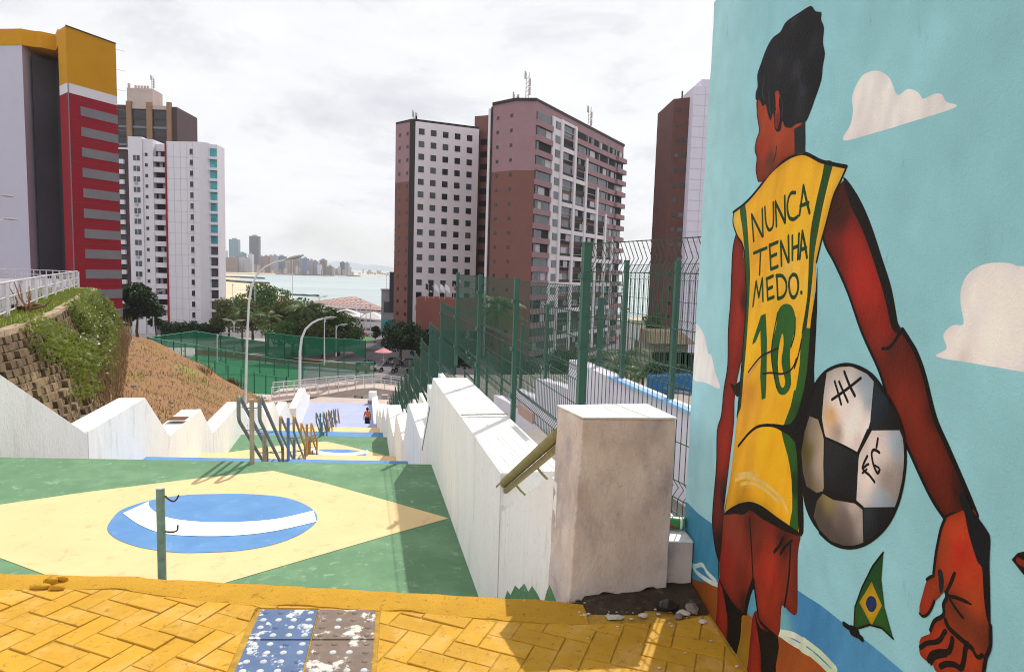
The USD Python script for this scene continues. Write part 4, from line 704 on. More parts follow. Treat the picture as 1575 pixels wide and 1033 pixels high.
# ------------------------------------------------------------------ handrail over the notch in the right wall
OLV = mat('olive_rail', '7d7340', .5, .25, 20, bump=.3, spec=.5, stain=.5, stain_col='4c4326', stain_scale=18)
h0 = thing('wall_handrail', 'olive yellow metal handrail sloping through the notch beside the pillar', 'handrail', ST(4.2, TR, .2))
pa, pb = ST(3.30, TR + .03, .735), ST(4.72, TR + .03, -.03)
m = B(); nrm_ = nrm(np.cross(pb - pa, SN)); nrm_ = nrm_ if nrm_[2] > 0 else -nrm_
obj('rail', B().tube([pa + nrm_ * .01, pb + nrm_ * .01], .033, 10).m, OLV, h0, smooth=40)
obj('lower_rail', B().tube([pa - nrm_ * .045 + SN * .015, pb - nrm_ * .045 + SN * .015], .02, 8).m, OLV, h0, smooth=40)
for u in (.35, .72): q = pa + (pb - pa) * u; obj('bracket', B().tube([q - nrm_ * .03, q - nrm_ * .1 + SN * .05, q - np.array([0, 0, .16]) + SN * .12], .008, 6).m, OLV, h0)

# ------------------------------------------------------------------ post with hooks
PGR = mat('post_green', '7d9884', .6, .25, 14, bump=.3, stain=.6, stain_col='3b3a30', stain_scale=22, spec=.4)
hp = PP(248, 820, SN * -1.49, SN); hk = thing('hook_post', 'short grey green steel post with two iron hooks, left over from a handrail', 'post', (hp[0], hp[1], -1.0))
zt0 = PP(248, 751, hp, (0, 1, 0))[2]
obj('shaft', B().tube([(hp[0], hp[1], -1.2), (hp[0], hp[1], zt0)], .031, 14).m, PGR, hk, smooth=40)
obj('cap', B().tube([(hp[0], hp[1], zt0), (hp[0], hp[1], zt0 + .006)], .030, 14).m, mat('steel_cut', 'b9b8b4', .5, .2, 30, spec=.6), hk)
H = lambda x, y: PP(x, y, hp, (0, 1, 0))
for pts in ([(254, 762), (259, 767), (266, 770.5), (271, 768), (275, 761)], [(254, 817), (262, 817.5), (269, 817), (273, 814), (273.5, 807)]): obj('hook', B().tube([H(*p) for p in catmull(pts, 4, False)], .0065, 6).m, RUST, hk, smooth=True)

# ------------------------------------------------------------------ twin handrails down the flights
RC = {'steel': mat('rail_steel', '6f7672', .45, .2, 9, spec=.5, bump=.15, stain=.4, stain_col='4b463c', stain_scale=12), 'blue': mat('rail_blue', '5f7ea0', .5, .15, 9, spec=.5), 'tan': mat('rail_tan', 'a5855a', .55, .15, 9, spec=.4), 'ochre': mat('rail_ochre', 'b8892f', .55, .15, 9, spec=.4), 'teal': mat('rail_teal', '557a82', .5, .15, 9, spec=.5), 'post': mat('rail_post', 'a39a84', .6, .2, 9, spec=.4)}
TH = -1.49
def handrail(k, c_up, c_low, c_post, label):
    z0, _, yb_ = LV[k]; z1_, ya, _ = LV[k + 1]; sA, sB = snose(yb_, TH) - .12, snose(ya, TH) + .05
    t = thing('handrail', label, 'handrail', ST(sA, TH, z0), group='twin handrails down the flights')
    d = nrm(np.array([sB - sA, z1_ - z0])); dz = d[1] / d[0]
    for sgn in (-1, 1):
        o = TH + sgn * .135
        P = lambda s, h: ST(s, o, z0 + (s - sA) * dz + h)
        s_, e_ = sA - .22, sB + .05; hi, lo = .92, .56
        up = [P(s_, lo + .05) + np.array([0, 0, .0]), P(s_ - .01, hi - .1), P(s_ + .03, hi - .03), P(s_ + .1, hi - .0), P(e_ - .06, hi), P(e_, hi - .04), P(e_ + .02, hi - .12), P(e_ + .02, lo - .55)]
        obj('upper_rail', B().tube(up, .027, 10).m, RC[c_up], t, smooth=45)
        obj('lower_rail', B().tube([P(s_, lo + .06), P(s_ + .02, lo + .02), P(s_ + .06, lo), P(e_ + .0, lo)], .025, 10).m, RC[c_low], t, smooth=45)
    for s, top in ((sA, .93), ((sA + sB) / 2, .8), (sB, .62)):
        zb = z0 + (s - sA) * dz; q = ST(s, TH, zb); obj('post', B().tube([q - np.array([0, 0, .3]), q + np.array([0, 0, top])], .034, 10).m, RC[c_post], t, smooth=45)
        for h in (.82, .5):
            a = ST(s, TH - .135, zb + h); b_ = ST(s, TH + .135, zb + h); obj('bracket', B().tube([a, (a + b_) / 2 - np.array([0, 0, .02]), b_], .008, 6).m, RC['steel'], t)
handrail(0, 'steel', 'steel', 'post', 'weathered steel twin handrail nearest the camera, at the end of the first flag landing')
handrail(1, 'tan', 'blue', 'blue', 'blue and tan twin handrail below the first blue landing')
handrail(2, 'ochre', 'ochre', 'tan', 'ochre yellow twin handrail beside the second painted flag')
handrail(3, 'steel', 'teal', 'teal', 'teal grey twin handrail at the far edge of the second flag landing')
handrail(4, 'tan', 'tan', 'tan', 'tan twin handrail just beyond the teal one')
handrail(5, 'steel', 'blue', 'blue', 'steel and blue twin handrail down the cream landing')
handrail(6, 'tan', 'ochre', 'tan', 'tan twin handrail furthest down, next to the lilac landing')
# ------------------------------------------------------------------ buildings
class Fac:
    """A facade between two ground points given by picture position and distance."""
    def __init__(s, a, b, ya=None, yb=None):
        s.A = np.array([a[0], a[1], 0.]) if ya is None else PY(a[0], a[1], ya) * [1, 1, 0]; s.Bp = np.array([b[0], b[1], 0.]) if yb is None else PY(b[0], b[1], yb) * [1, 1, 0]
        s.L = np.linalg.norm(s.Bp - s.A); s.u = (s.Bp - s.A) / s.L; s.n = np.array([s.u[1], -s.u[0], 0])
        if np.dot(s.n, EYE * [1, 1, 0] - s.A) < 0: s.n = -s.n
    def p(s, u, z, o=0): return s.A + s.u * u + s.n * o + np.array([0, 0, z])
    def slab(s, u0, u1, z0, z1, o0, o1, b=None): return (b or B()).obox(s.p(u0, z0, o0), s.u * (u1 - u0), s.n * (o1 - o0), (0, 0, z1 - z0))
    def at(s, x, y):
        """(u, z) of a picture position on the facade."""
        q = PP(x, y, s.A, s.n); return (q - s.A) @ s.u, q[2]
def body(pts, z0, z1): return B().prism([(p[0], p[1], z1) for p in pts], (0, 0, z0 - z1)).m
ZB = -17.5
DGL, BGL, TGL = glassmat('dark_window_glass', '1a1c20'), glassmat('grey_window_glass', '3a3f46', .06), glassmat('teal_window_glass', '3f8f96', .1, .3)
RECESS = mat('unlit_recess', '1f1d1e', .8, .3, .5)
WTOW = mat('tower_white', 'cfcbd4', .85, .05, .25, stain=.3, stain_col='a9a3ad', stain_scale=.25, stretch=(1, 1, .25))
# --- red, yellow and grey block
RED_, YEL_, WHT_, GRY_, DGR_ = mat('facade_red', '8e1226', .8, .10, .2, stain=.25, stain_col='6d0e1e', stain_scale=.4), mat('facade_yellow', 'c08708', .8, .08, .2, stain=.2, stain_col='9d6e08', stain_scale=.4), mat('facade_pale', 'b9b4c6', .85, .06, .15, stain=.3, stain_col='9a96a6', stain_scale=.3), mat('facade_grey', '79747b', .85, .1, .3), mat('facade_dark', '45434b', .85, .15, .2)
rbg = thing('painted_block', 'tall red, yellow and grey apartment block with a dark recess, at the far left', 'apartment block', PY(113, 410, 90) * [1, 1, 0] + [0, 0, ZB])
fr_ = Fac((113, 410), (187, 410), 90, 96.3); le = Fac((101, 410), (113, 410), 92.0, 90); wb = Fac((-150, 410), (47, 410), 96, 92.6)
z = lambda x, y, Y: PY(x, y, Y)[2]
zT, zY, zW = z(101, 40, 90), z(104, 127, 90), z(105, 142, 90)
ftp = lambda o=0: [le.A, fr_.A, fr_.Bp, PY(184, 410, 112) * [1, 1, 0], PY(106, 410, 112) * [1, 1, 0]]
obj('red_wall', body(ftp(), ZB, zW), RED_, rbg)
obj('white_band', body(ftp(), zW, zY), mat('facade_white', 'd2cdd6', .85, .05, .3), rbg)
obj('yellow_crown', body(ftp(), zY, zT), YEL_, rbg)
obj('corner_line', fr_.slab(.0, .12, ZB, zY, .01, .06).m, GRY_, rbg)
for k in range(13):
    u0, za = fr_.at(127.5, 164.5 + 31.2 * k); _, zb_ = fr_.at(127.5, 178.7 + 31.2 * k)
    obj('grey_panel', fr_.slab(fr_.L * .235, fr_.L - .02, zb_, za, .003, .06).m, GRY_, rbg)
    obj('floor_joint', fr_.slab(.15, fr_.L - .02, za + .70, za + .76, .002, .02).m, mat('joint_red', '7c3a44', .8), rbg)
obj('pale_wall', body([wb.A, wb.Bp, wb.Bp + np.array([-2., 12, 0]), wb.A + np.array([0, 12., 0])], ZB, z(25, 69, 92.6)), WHT_, rbg)
re = [wb.Bp - wb.n * 1.5, wb.Bp - wb.n * 4.5 + wb.u * .9, le.A - wb.n * 4.0 - wb.u * .0, le.A - wb.n * 9, wb.Bp - wb.n * 10 - wb.u * 1]
obj('recess_wall', body(re, ZB, zT - 2.6), DGR_, rbg)
rw = Fac(re[1][:2], re[2][:2])
for k in range(15): obj('vent_window', rw.slab(.5, 1.25, zT - 3.6 - 2.84 * k - .55, zT - 3.6 - 2.84 * k - .05, .003, .05).m, DGL, rbg)
zc = z(25, 44, 92.6); zl = z(25, 69, 92.6)
cr = [wb.A + wb.n * .05, wb.Bp + wb.n * .05, wb.Bp - wb.n * .9 + wb.u * 1.2, wb.Bp - wb.n * 1.0 + wb.u * 1.9, wb.Bp - wb.n * 2.2 + wb.u * 3.0, le.A + wb.u * 0.02, le.A - wb.n * 9, wb.A - wb.n * 9]
obj('yellow_band', body(cr, zl, zc), YEL_, rbg)
obj('roof_edge', B().prism([(*(p[:2]), zT) for p in (fr_.A + fr_.n * .12 - fr_.u * .1, fr_.Bp + fr_.n * .12, fr_.Bp, fr_.A)], (0, 0, .12)).m, DGR_, rbg)
# whip aerials on the right edge
for i, yy in enumerate((76, 107, 138, 168, 200)):
    a = fr_.p(fr_.L - .2, z(183, yy, 96.2), .05); obj('aerial', B().tube([a, a + fr_.u * 1.5 + np.array([0, 0, .12])], .02, 5).m, GRY_, rbg)

# --- dark tower with tan pilasters
dt = thing('dark_tower', 'dark glass tower with tan pilasters and a beige crown, behind the white tower', 'tower', PY(230, 410, 235) * [1, 1, 0] + [0, 0, ZB])
YD = 235; TAN = mat('tower_tan', '8d6d55', .85, .1, .2); BEI = mat('tower_beige', 'b5a29c', .85, .1, .2); DKB = mat('tower_brown', '4a363a', .85, .1, .2)
da, db = Fac((176, 165), (272, 165), YD, YD), None
zt2 = z(230, 163, YD)
obj('dark_wall', body([da.A, da.Bp, da.Bp + np.array([0, 16, 0]), da.A + np.array([0, 16, 0])], ZB, zt2), DKB, dt)
def col(x0, x1, yt, m_, o, nm): u0, za = da.at(x0, yt); u1, _ = da.at(x1, yt); obj(nm, da.slab(u0, u1, ZB, za, .01, o).m, m_, dt); return u0, u1
for x0, x1 in ((195.5, 203.5), (226.5, 235), (257.5, 264.5)): col(x0, x1, 156 if x0 < 200 else 158, TAN, .9, 'pilaster')
for x0, x1 in ((183.5, 195), (204, 226), (235.5, 257)):
    u0, u1 = da.at(x0, 200)[0], da.at(x1, 200)[0]
    for k in range(9):
        za = zt2 - 1.6 - 3.0 * k; obj('window', da.slab(u0 + .1, u1 - .1, za - 2.3, za, .004, .12).m, DGL, dt)
        obj('spandrel', da.slab(u0, u1, za - 3.0, za - 2.32, .004, .35).m, mat('tower_grey', '77727c', .8, .1, .3) if k % 2 else DKB, dt)
for x0, x1, y0 in ((204, 226, 158), (235.5, 257, 160)): u0, u1 = da.at(x0, y0)[0], da.at(x1, y0)[0]; obj('parapet', da.slab(u0, u1, zt2 - 1.2, zt2 + .1, .005, .5).m, BEI, dt)
u0, za = da.at(195, 135); u1, _ = da.at(234.5, 135); obj('crown', da.slab(u0, u1, zt2, za, -7, .0).m, BEI, dt)
for k in range(5): uu = u0 + (u1 - u0) * (.28 + .12 * k); obj('crenel', da.slab(uu, uu + .5, za, za + 1.0, -1, -.3).m, BEI, dt)
obj('roof_post', da.slab(u0 + .1, u0 + .7, za, za + 1.6, -1, -.4).m, BEI, dt)
AER = mat('aerial_metal', 'b3a7a7', .6, .2, 2)
def mast(b0, h, parent, w=.5):
    for sx in (-1, 1): obj('mast_leg', B().beam(b0 + np.array([sx * w / 2, 0, 0]), b0 + np.array([sx * w / 2, 0, h]), .14).m, AER, parent)
    m = B()
    for k in range(int(h / .9)): m.beam(b0 + np.array([-w / 2, 0, k * .9]), b0 + np.array([w / 2, 0, k * .9 + .8]), .09)
    obj('mast_lattice', m.m, AER, parent)
    for s_, hh in ((-1, .95), (1, .7), (1, .4)): obj('antenna_panel', B().box(b0[0] + s_ * (w / 2 + .25) - .16, b0[0] + s_ * (w / 2 + .25) + .16, b0[1] - .15, b0[1] + .1, b0[2] + h * hh - 1.0, b0[2] + h * hh + .6).m, AER, parent)
mast(da.p(da.at(228, 140)[0], za, -3), 5.0, dt)

# --- white tower
YW = 178.; wt = thing('white_tower', 'white residential tower with teal glass balconies on its right edge', 'tower', PY(290, 410, YW) * [1, 1, 0] + [0, 0, ZB])
mf = Fac((259.5, 410), (323.5, 410), YW, YW); lf = Fac((203, 410), (258.5, 410), YW + 1.2, YW + 1.2)
zt3, zf = z(290, 218.5, YW), None
cv = [mf.A, mf.A + mf.u * mf.L * .8 + mf.n * 1.0, mf.Bp, mf.Bp + np.array([.0, 3., 0]), mf.A + np.array([0, 12., 0])]
obj('wall', body(cv, ZB + 3, zt3), WTOW, wt); JT = mat('tower_joint', 'a9a4b2', .85)
m1, m2 = Fac(cv[0][:2], cv[1][:2]), Fac(cv[1][:2], cv[2][:2])
for k in range(16):
    zz = m1.at(295, 229.0 + 16.75 * k)[1]; u = m1.at(292.8, 300)[0]; obj('window', m1.slab(u, u + .85, zz - 1.35, zz, .004, .05).m, DGL, wt); obj('window_sill', m1.slab(u - .1, u + .95, zz - 1.48, zz - 1.36, .003, .14).m, JT, wt)
    zz2 = zz - 2.2; obj('floor_joint', m1.slab(.1, m1.L - .05, zz2, zz2 + .06, .002, .02).m, JT, wt)
for u in (.22, .42, .62, .80): obj('panel_joint', m1.slab(m1.L * u, m1.L * u + .07, ZB + 3, zt3 - .3, .0025, .022).m, JT, wt)
obj('red_stripe', mf.slab(-.4, -.02, ZB + 3, zt3 - .4, -.6, .2).m, RED_, wt)
# right balcony stack
R0, R1 = cv[2] + np.array([.02, .05, 0]), PY(336, 410, YW + .6) * [1, 1, 0]
rf = Fac(R0[:2], R1[:2]); obj('balcony_core', body([R0, R1, R1 + np.array([0, 5., 0]), R0 + np.array([0, 5., 0])], ZB + 3, zt3 - .3), WTOW, wt)
for k in range(16):
    za = rf.at(330, 228.5 + 16.75 * k)[1]
    obj('balcony_glass', rf.slab(.25, rf.L - .05, za - 2.15, za, .004, .14).m, TGL if k < 9 else BGL, wt); obj('balcony_slab', rf.slab(.0, rf.L + .12, za - 2.9, za - 2.2, .005, .6).m, WTOW, wt)
# left wing
zA, zBt, zCt = z(212, 209.5, YW), z(230, 213, YW), z(248, 219, YW)
ua, ub = lf.at(221.5, 300)[0], lf.at(237, 300)[0]
for u0, u1, zz, o in ((0, ua, zA, .5), (ua + .01, ub, zBt, .2), (ub + .01, lf.L, zCt, -1.4)): obj('wing_wall', lf.slab(u0, u1, ZB, zz, -9, o).m, WTOW, wt)
for k in range(16):
    za = lf.at(212, 239.3 + 16.2 * k)[1]; u = lf.at(207.8, 300)[0]
    obj('window', lf.slab(u, u + 1.65, za - 1.35, za, .503, .56).m, BGL, wt); obj('window_mullion', lf.slab(u + .75, u + .85, za - 1.35, za, .56, .60).m, WTOW, wt)
    u = lf.at(224.8, 300)[0]; obj('window', lf.slab(u, u + .7, za + .75 - .85, za + .75, .203, .25).m, DGL, wt)
    za = lf.at(248, 231.5 + 16.3 * k)[1]
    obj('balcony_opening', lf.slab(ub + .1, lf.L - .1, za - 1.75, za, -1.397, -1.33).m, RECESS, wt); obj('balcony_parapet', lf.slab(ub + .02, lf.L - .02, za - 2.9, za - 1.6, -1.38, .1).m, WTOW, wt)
    if k % 3 != 2: obj('curtain', lf.slab(ub + .6 + .4 * (k % 4), ub + 1.3 + .5 * (k % 4), za - 1.6, za - .2, -1.33, -1.25).m, JT, wt)
for k in (2, 4, 5, 9, 11, 13): za = lf.at(212, 239.3 + 16.2 * k)[1]; u = lf.at(209.5, 300)[0]; obj('air_conditioner', lf.slab(u, u + .75, za - 2.0, za - 1.5, .505, .85).m, JT, wt)
# --- slim balcony block between red block and white tower
bt_ = thing('balcony_block', 'slim block of white balcony bands seen between red block and white tower', 'apartment block', PY(193, 410, 205) * [1, 1, 0] + [0, 0, ZB])
bf = Fac((184, 410), (203, 410), 205, 205); zq = z(192, 230, 205)
obj('wall', bf.slab(-3, bf.L, ZB, zq, -8, 0).m, DKB, bt_)
for k in range(19): za = zq - 3.0 - 3.0 * k; obj('balcony_band', bf.slab(.0, bf.L * .62, za - 1.3, za, .01, .9).m, WTOW, bt_); obj('opening', bf.slab(.1, bf.L * .6, za + .05, za + 1.5, .004, .06).m, DGL, bt_)
obj('roof_cap', bf.slab(-.3, bf.L * .9, zq, zq + .5, -8, .5).m, WTOW, bt_)

# --- hotel, white grid wing
HB, HP, HW, HK = mat('hotel_brown', '775049', .85, .08, .3, stain=.2, stain_col='6b342f', stain_scale=.3), mat('hotel_pink', '94757b', .85, .08, .3), mat('hotel_white', 'd6ced3', .85, .05, .25, stain=.25, stain_col='aca1a6', stain_scale=.25, stretch=(1, 1, .3)), mat('hotel_black', '2b2526', .6, .1, .3)
ha = thing('grid_hotel_wing', 'brown and white hotel wing with a grid of small square windows', 'hotel', PY(640, 410, 160) * [1, 1, 0] + [0, 0, ZB])
a1 = Fac((606, 410), (628.5, 410), 164.5, 160.4); a2 = Fac((633, 410), (731, 410), 160, 166)
zh = z(634, 184.5, 160); zpk = z(606, 280, 163)
fp = [a1.A, a1.Bp, a2.A, a2.Bp, PY(727, 410, 182) * [1, 1, 0], PY(610, 410, 182) * [1, 1, 0]]
obj('brown_wall', body(fp, ZB, zpk), HB, ha); obj('pink_wall', body(fp, zpk, zh - .3), HP, ha)
obj('roof_edge', body([p + (a2.n * .25 if i in (1, 2, 3) else 0) for i, p in enumerate(fp)], zh - .3, zh + .25), HK, ha)
obj('white_panel', a2.slab(.35, a2.L, ZB, zh - .31, .004, .35).m, HW, ha); obj('corner_strip', B().prism([(*a1.Bp[:2], zh - .31), (*(a2.A + a2.u * .34)[:2], zh - .31), (*(a2.A + a2.u * .34 + a2.n * .3)[:2], zh - .31), (*(a1.Bp + a1.n * .25)[:2], zh - .31)], (0, 0, ZB + .3 - zh)).m, HK, ha)
cx = [650.5, 668.5, 687, 705.5, 724]
for r in range(15):
    for c in range(5):
        x_, y_ = 648 + c * 18.4 - r * .36, 203 + r * 19.25 + c * 2.5 * (1 - r * .06)
        u, zz = a2.at(x_, y_)
        obj('window', a2.slab(u - .7, u + .7, zz - .7, zz + .7, .353, .40).m, BGL if (r * 7 + c * 3) % 11 in (2, 7) else DGL, ha)
for r in range(17):
    for c in range(2): u = a1.L * (.22 + .52 * c); zz = zh - 2.6 - 3.1 * r; obj('window', a1.slab(u, u + .75, zz - .8, zz, .003, .04).m, DGL, ha)
mast(a1.p(a1.L * .6, zh + .2, -3), 2.6, ha, .4)
# --- hotel, balcony wing
hb = thing('balcony_hotel_wing', 'taller brown hotel wing with white framed balconies on its receding front', 'hotel', PY(822, 410, 140) * [1, 1, 0] + [0, 0, ZB])
b0 = Fac((746.5, 410), (749.5, 410), 146.2, 145.8); b1 = Fac((752, 410), (785, 410), 145.5, 141.0); b2 = Fac((785, 410), (817, 410), 141.0, 140.3); b3 = Fac((817, 410), (951, 410), 140.3, 184)
zb3 = z(822, 152.5, 140.3); zpk = z(822, 262, 140.3); zend = z(957, 218, 184)
fp = [b1.A, b1.Bp, b2.Bp, b3.Bp, PY(938, 410, 205) * [1, 1, 0], PY(757, 410, 168) * [1, 1, 0]]
obj('brown_wall', body(fp, ZB, zpk), HB, hb); obj('pink_wall', body(fp, zpk, zb3 - .3), HP, hb)
obj('roof_edge', body([p + (q.n * .3 if q is not None else 0) for p, q in zip(fp, (b1, b1, b2, b3, None, None))], zb3 - .3, zb3 + .2), HK, hb)
obj('white_strip', body([b0.A + b0.n * .3, b0.Bp + b0.n * .3, b0.Bp - b0.n * 2, b0.A - b0.n * 2], ZB, zb3 - 1), HW, hb); obj('black_strip', body([b0.Bp + b0.n * .1, b1.A + b0.n * .1, b1.A - b0.n * 2, b0.Bp - b0.n * 2], ZB, zb3 - .6), HK, hb)
for r in range(17):
    for fc_, us in ((b1, (.3, .92)),):
        for q in us: zz = zb3 - 2.9 - 3.07 * r; u = fc_.L * q; obj('window', fc_.slab(u - .7, u - .0, zz - .7, zz, .003, .05).m, DGL, hb)
FH = 3.07; nfl = 18
WIN_F = mat('white_rail', 'b5b0b6', .6, .1, 1)
BR = np.random.default_rng(21)
Lb = b3.L
cuts = [0, .16, .285, .44, .60, .76, .90, 1.0]             # bays along the receding front
cuts = [b3.at(x, 410)[0] for x in (817, 841, 855, 876, 894, 912, 926, 938, 951)]
stepf = [2, 6, 6, 3, 5, 8, 11, 99]                          # the white frame climbs in steps: first framed floor of each bay
frame0 = [99, 1, 1, 3, 5, 7, 9, 99]
for j in range(8):
    u0, u1 = cuts[j], cuts[j + 1]
    for r in range(nfl):
        zt_f = zb3 - 2.0 - FH * r; fz = zt_f - FH
        framed = r >= frame0[j] - 1
        if j == 1:                                           # slim bay of plain windows in the white frame
            if framed: obj('window', b3.slab(u0 + (u1 - u0) * .3, u1 - (u1 - u0) * .2, fz + .9, fz + 2.5, .354, .42).m, BGL, hb)
            continue
        dark = BR.random() < .55
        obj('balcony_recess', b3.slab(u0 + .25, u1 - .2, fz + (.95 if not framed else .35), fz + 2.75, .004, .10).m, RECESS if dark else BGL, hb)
        if not framed: obj('balcony_parapet', b3.slab(u0 + .02, u1 - .02, fz - .25, fz + .95, .006, .55 if j < 7 else 1.2).m, HP, hb)
        else:
            if (r + j) % 2: obj('balcony_parapet', b3.slab(u0 + .3, u1 - .3, fz + .2, fz + 1.25, .104, .3).m, HK, hb)
            else: obj('balcony_rail', b3.slab(u0 + .3, u1 - .3, fz + 1.15, fz + 1.25, .104, .3).m, WIN_F, hb)
        if BR.random() < .6: w_ = (u1 - u0) * BR.uniform(.2, .42); o_ = u0 + .3 + BR.random() * (u1 - u0 - w_ - .6); obj('curtain', b3.slab(o_, o_ + w_, fz + 1.0, fz + 2.6, .101, .16).m, WIN_F if BR.random() < .6 else BGL, hb)
        obj('door_frame', b3.slab(u0 + .28, u0 + .28 + .9, fz + 1.0, fz + 2.7, .102, .2).m, BGL, hb)
# the white frame itself
zf_ = lambda r: zb3 - 2.0 - FH * r
obj('white_frame', b3.slab(cuts[1], cuts[2], ZB, zf_(.0) + .2, .005, .35).m, HW, hb)
for j in range(2, 7):
    r0 = frame0[j] - 1
    obj('white_frame', b3.slab(cuts[j] - .7, cuts[j] + .5, ZB, zf_(r0) + .3, .006, .62).m, HW, hb); obj('white_frame', b3.slab(cuts[j + 1] - .68, cuts[j + 1] + .48, ZB, zf_(r0) + .28, .007, .60).m, HW, hb)
    for r in list(range(r0, nfl, 2)): obj('white_beam', b3.slab(cuts[j] - .3, cuts[j + 1] + .3, zf_(r) - .35, zf_(r) + .62 if r > r0 else zf_(r) + .29, .008, .5).m, HW, hb)
for px_, h in ((795, 6.0), (775, 2.0), (917, 5.0)):
    q = b3.p(b3.L * .62, zb3, -2) if px_ == 917 else b1.p(b1.L * (1.1 if px_ == 795 else .6), zb3, -3); mast(q, h * (1 if px_ != 917 else 1.2), hb, .6)
# --- link between the wings
lk = thing('hotel_link', 'recessed brown stair link with dark openings between the two hotel wings', 'hotel link', PY(740, 410, 170) * [1, 1, 0] + [0, 0, ZB])
lf2 = Fac((730, 410), (748, 410), 168.5, 167); zl2 = z(742, 178, 168)
obj('wall', lf2.slab(-1, lf2.L + 2, ZB, zl2, -6, 0).m, HB, lk)
for r in range(14): obj('opening', lf2.slab(lf2.L * .25, lf2.L * .95, zl2 - 5.8 - 6.1 * r * .5 - 1.4, zl2 - 5.8 - 6.1 * r * .5, .004, .05).m, RECESS, lk)
# --- hotel podium with flags
pdm = thing('hotel_podium', 'low rust red podium block with curved front below the grid windows', 'podium', PY(670, 500, 138) * [1, 1, 0] + [0, 0, ZB])
pc = [PY(x, 470, Y) * [1, 1, 0] for x, Y in ((640, 140), (655, 137.5), (675, 136), (700, 135.5), (740, 137))]; zp1, zp0 = z(660, 459, 137), z(660, 507, 137)
obj('red_wall', body(pc + [pc[-1] + np.array([0, 10, 0]), pc[0] + np.array([0, 10, 0])], zp0, zp1), mat('podium_red', '7a4a42', .85, .08, .3), pdm)
for q in (.1, .3, .55, .8): p_ = pc[0] + (pc[-1] - pc[0]) * q + np.array([0, 3, 0]); obj('column', B().box(p_[0] - .4, p_[0] + .4, p_[1] - .4, p_[1] + .4, ZB, zp0 + .01).m, HW, pdm)
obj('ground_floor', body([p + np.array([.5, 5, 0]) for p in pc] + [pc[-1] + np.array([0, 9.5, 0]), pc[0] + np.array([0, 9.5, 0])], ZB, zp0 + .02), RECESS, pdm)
FLC = {'white': 'd9d6d8', 'red': 'a02030', 'dark': '33303a', 'blue': '3a4a80'}
for i, (px_, c_, lb) in enumerate(((654, 'dark', 'dark flag on the leftmost pole of the hotel podium'), (659, 'dark', 'drooping dark flag second from the left on the podium'), (667, 'white', 'white flag hanging beside the two dark flags on the podium'), (676, 'white', 'white flag flying near the middle of the podium roof'), (684, 'white', 'white flag between the middle one and the red flag'), (698, 'red', 'red flag nearest the green fence on the podium roof'))):
    p_ = PY(px_, 459, 137.5); t = thing('roof_flag', lb, 'flag', (p_[0], p_[1], zp1), group='flags on the hotel podium')
    obj('pole', B().tube([(p_[0], p_[1], zp1 - .5), (p_[0], p_[1], zp1 + 3.2)], .05, 6).m, WIN_F, t)
    g = np.array([[(p_[0] + .05 + u * 1.0, p_[1] + .15 * math.sin(u * 5 + i), zp1 + 3.1 - v * 1.2 - u * u * .9) for v in np.linspace(0, 1, 5)] for u in np.linspace(0, 1, 8)]); obj('cloth', sweepgrid(g), mat('flag_' + c_, FLC[c_], .8), t)
# --- small weathered grey building in front of the hotel's left foot
sb = thing('weathered_house', 'small weathered grey building with green glass beside the hotel, on the shore', 'building', PY(593, 500, 190) * [1, 1, 0] + [0, 0, -18])
f = Fac((586, 500), (606, 500), 190, 190); zt4 = z(595, 446, 190); CWG = mat('weathered_grey', '8f8f93', .9, .2, .5, stain=.5, stain_col='5f5f60', stain_scale=.6)
obj('wall', f.slab(0, f.L, -18, zt4, -8, 0).m, CWG, sb); obj('window_band', f.slab(f.L * .2, f.L * .95, zt4 - 6.5, zt4 - 3.4, .004, .08).m, BGL, sb); obj('window_band', f.slab(f.L * .1, f.L * .9, zt4 - 13, zt4 - 8.5, .004, .08).m, TGL, sb)
obj('roof_slab', f.slab(-.2, f.L + .2, zt4, zt4 + .3, -8.2, .3).m, CWG, sb)
for u in (.3, .7): obj('roof_pole', B().tube([f.p(f.L * u, zt4, -2), f.p(f.L * u, zt4 + 4.5, -2)], .06, 5).m, AER, sb)
q = Fac((599, 450), (605.5, 450), 166, 166); sg_ = thing('hotel_sign', 'tall dark blade sign on the left edge of the grid hotel wing', 'sign', q.p(0, 0)); obj('board', q.slab(0, q.L, z(600, 480, 166), z(600, 418, 166), -.2, .2).m, mat('sign_dark', '2b2f3d', .5, .1, 1), sg_); obj('bracket', q.slab(q.L - .3, q.L + .6, z(600, 450, 166) - .2, z(600, 450, 166) + .2, -.1, .1).m, HK, sg_)
# --- tower at the right behind the fence
rt = thing('tiled_tower', 'tall tower with a brown window side and a blank white tiled side, behind the fence', 'tower', PY(1050, 410, 130) * [1, 1, 0] + [0, 0, ZB])
t1 = Fac((1023, 410), (1052, 410), 132, 130); t2 = Fac((1052.5, 410), (1110, 410), 128, 128); zt5, zt6 = z(1033, 150, 131), z(1060, 132, 128)
TB = mat('tower_rust', '5f3f3a', .85, .1, .4); TWH = mat('tower_tile', 'cbc4d4', .7, .04, .4)
obj('brown_wall', body([t1.A, t1.Bp, t1.Bp + np.array([0, 12, 0]), t1.A + np.array([0, 12, 0])], ZB, zt5), TB, rt)
obj('white_wall', body([t2.A, t2.Bp, t2.Bp + np.array([0, 14, 0]), t2.A + np.array([0, 14, 0])], ZB, zt6), TWH, rt)
for k in range(28): obj('tile_joint', t2.slab(.02, t2.L, zt6 - 1.6 - 1.55 * k * 1.3, zt6 - 1.54 - 1.55 * k * 1.3, .002, .02).m, JT, rt)
for u in (.3, .55, .8): obj('tile_joint', t2.slab(t2.L * u, t2.L * u + .06, ZB, zt6, .0025, .022).m, JT, rt)
uq, zq = t2.at(1081, 121); obj('roof_room', t2.slab(uq, uq + 6, zt6, zq, -6, -.4).m, TWH, rt)
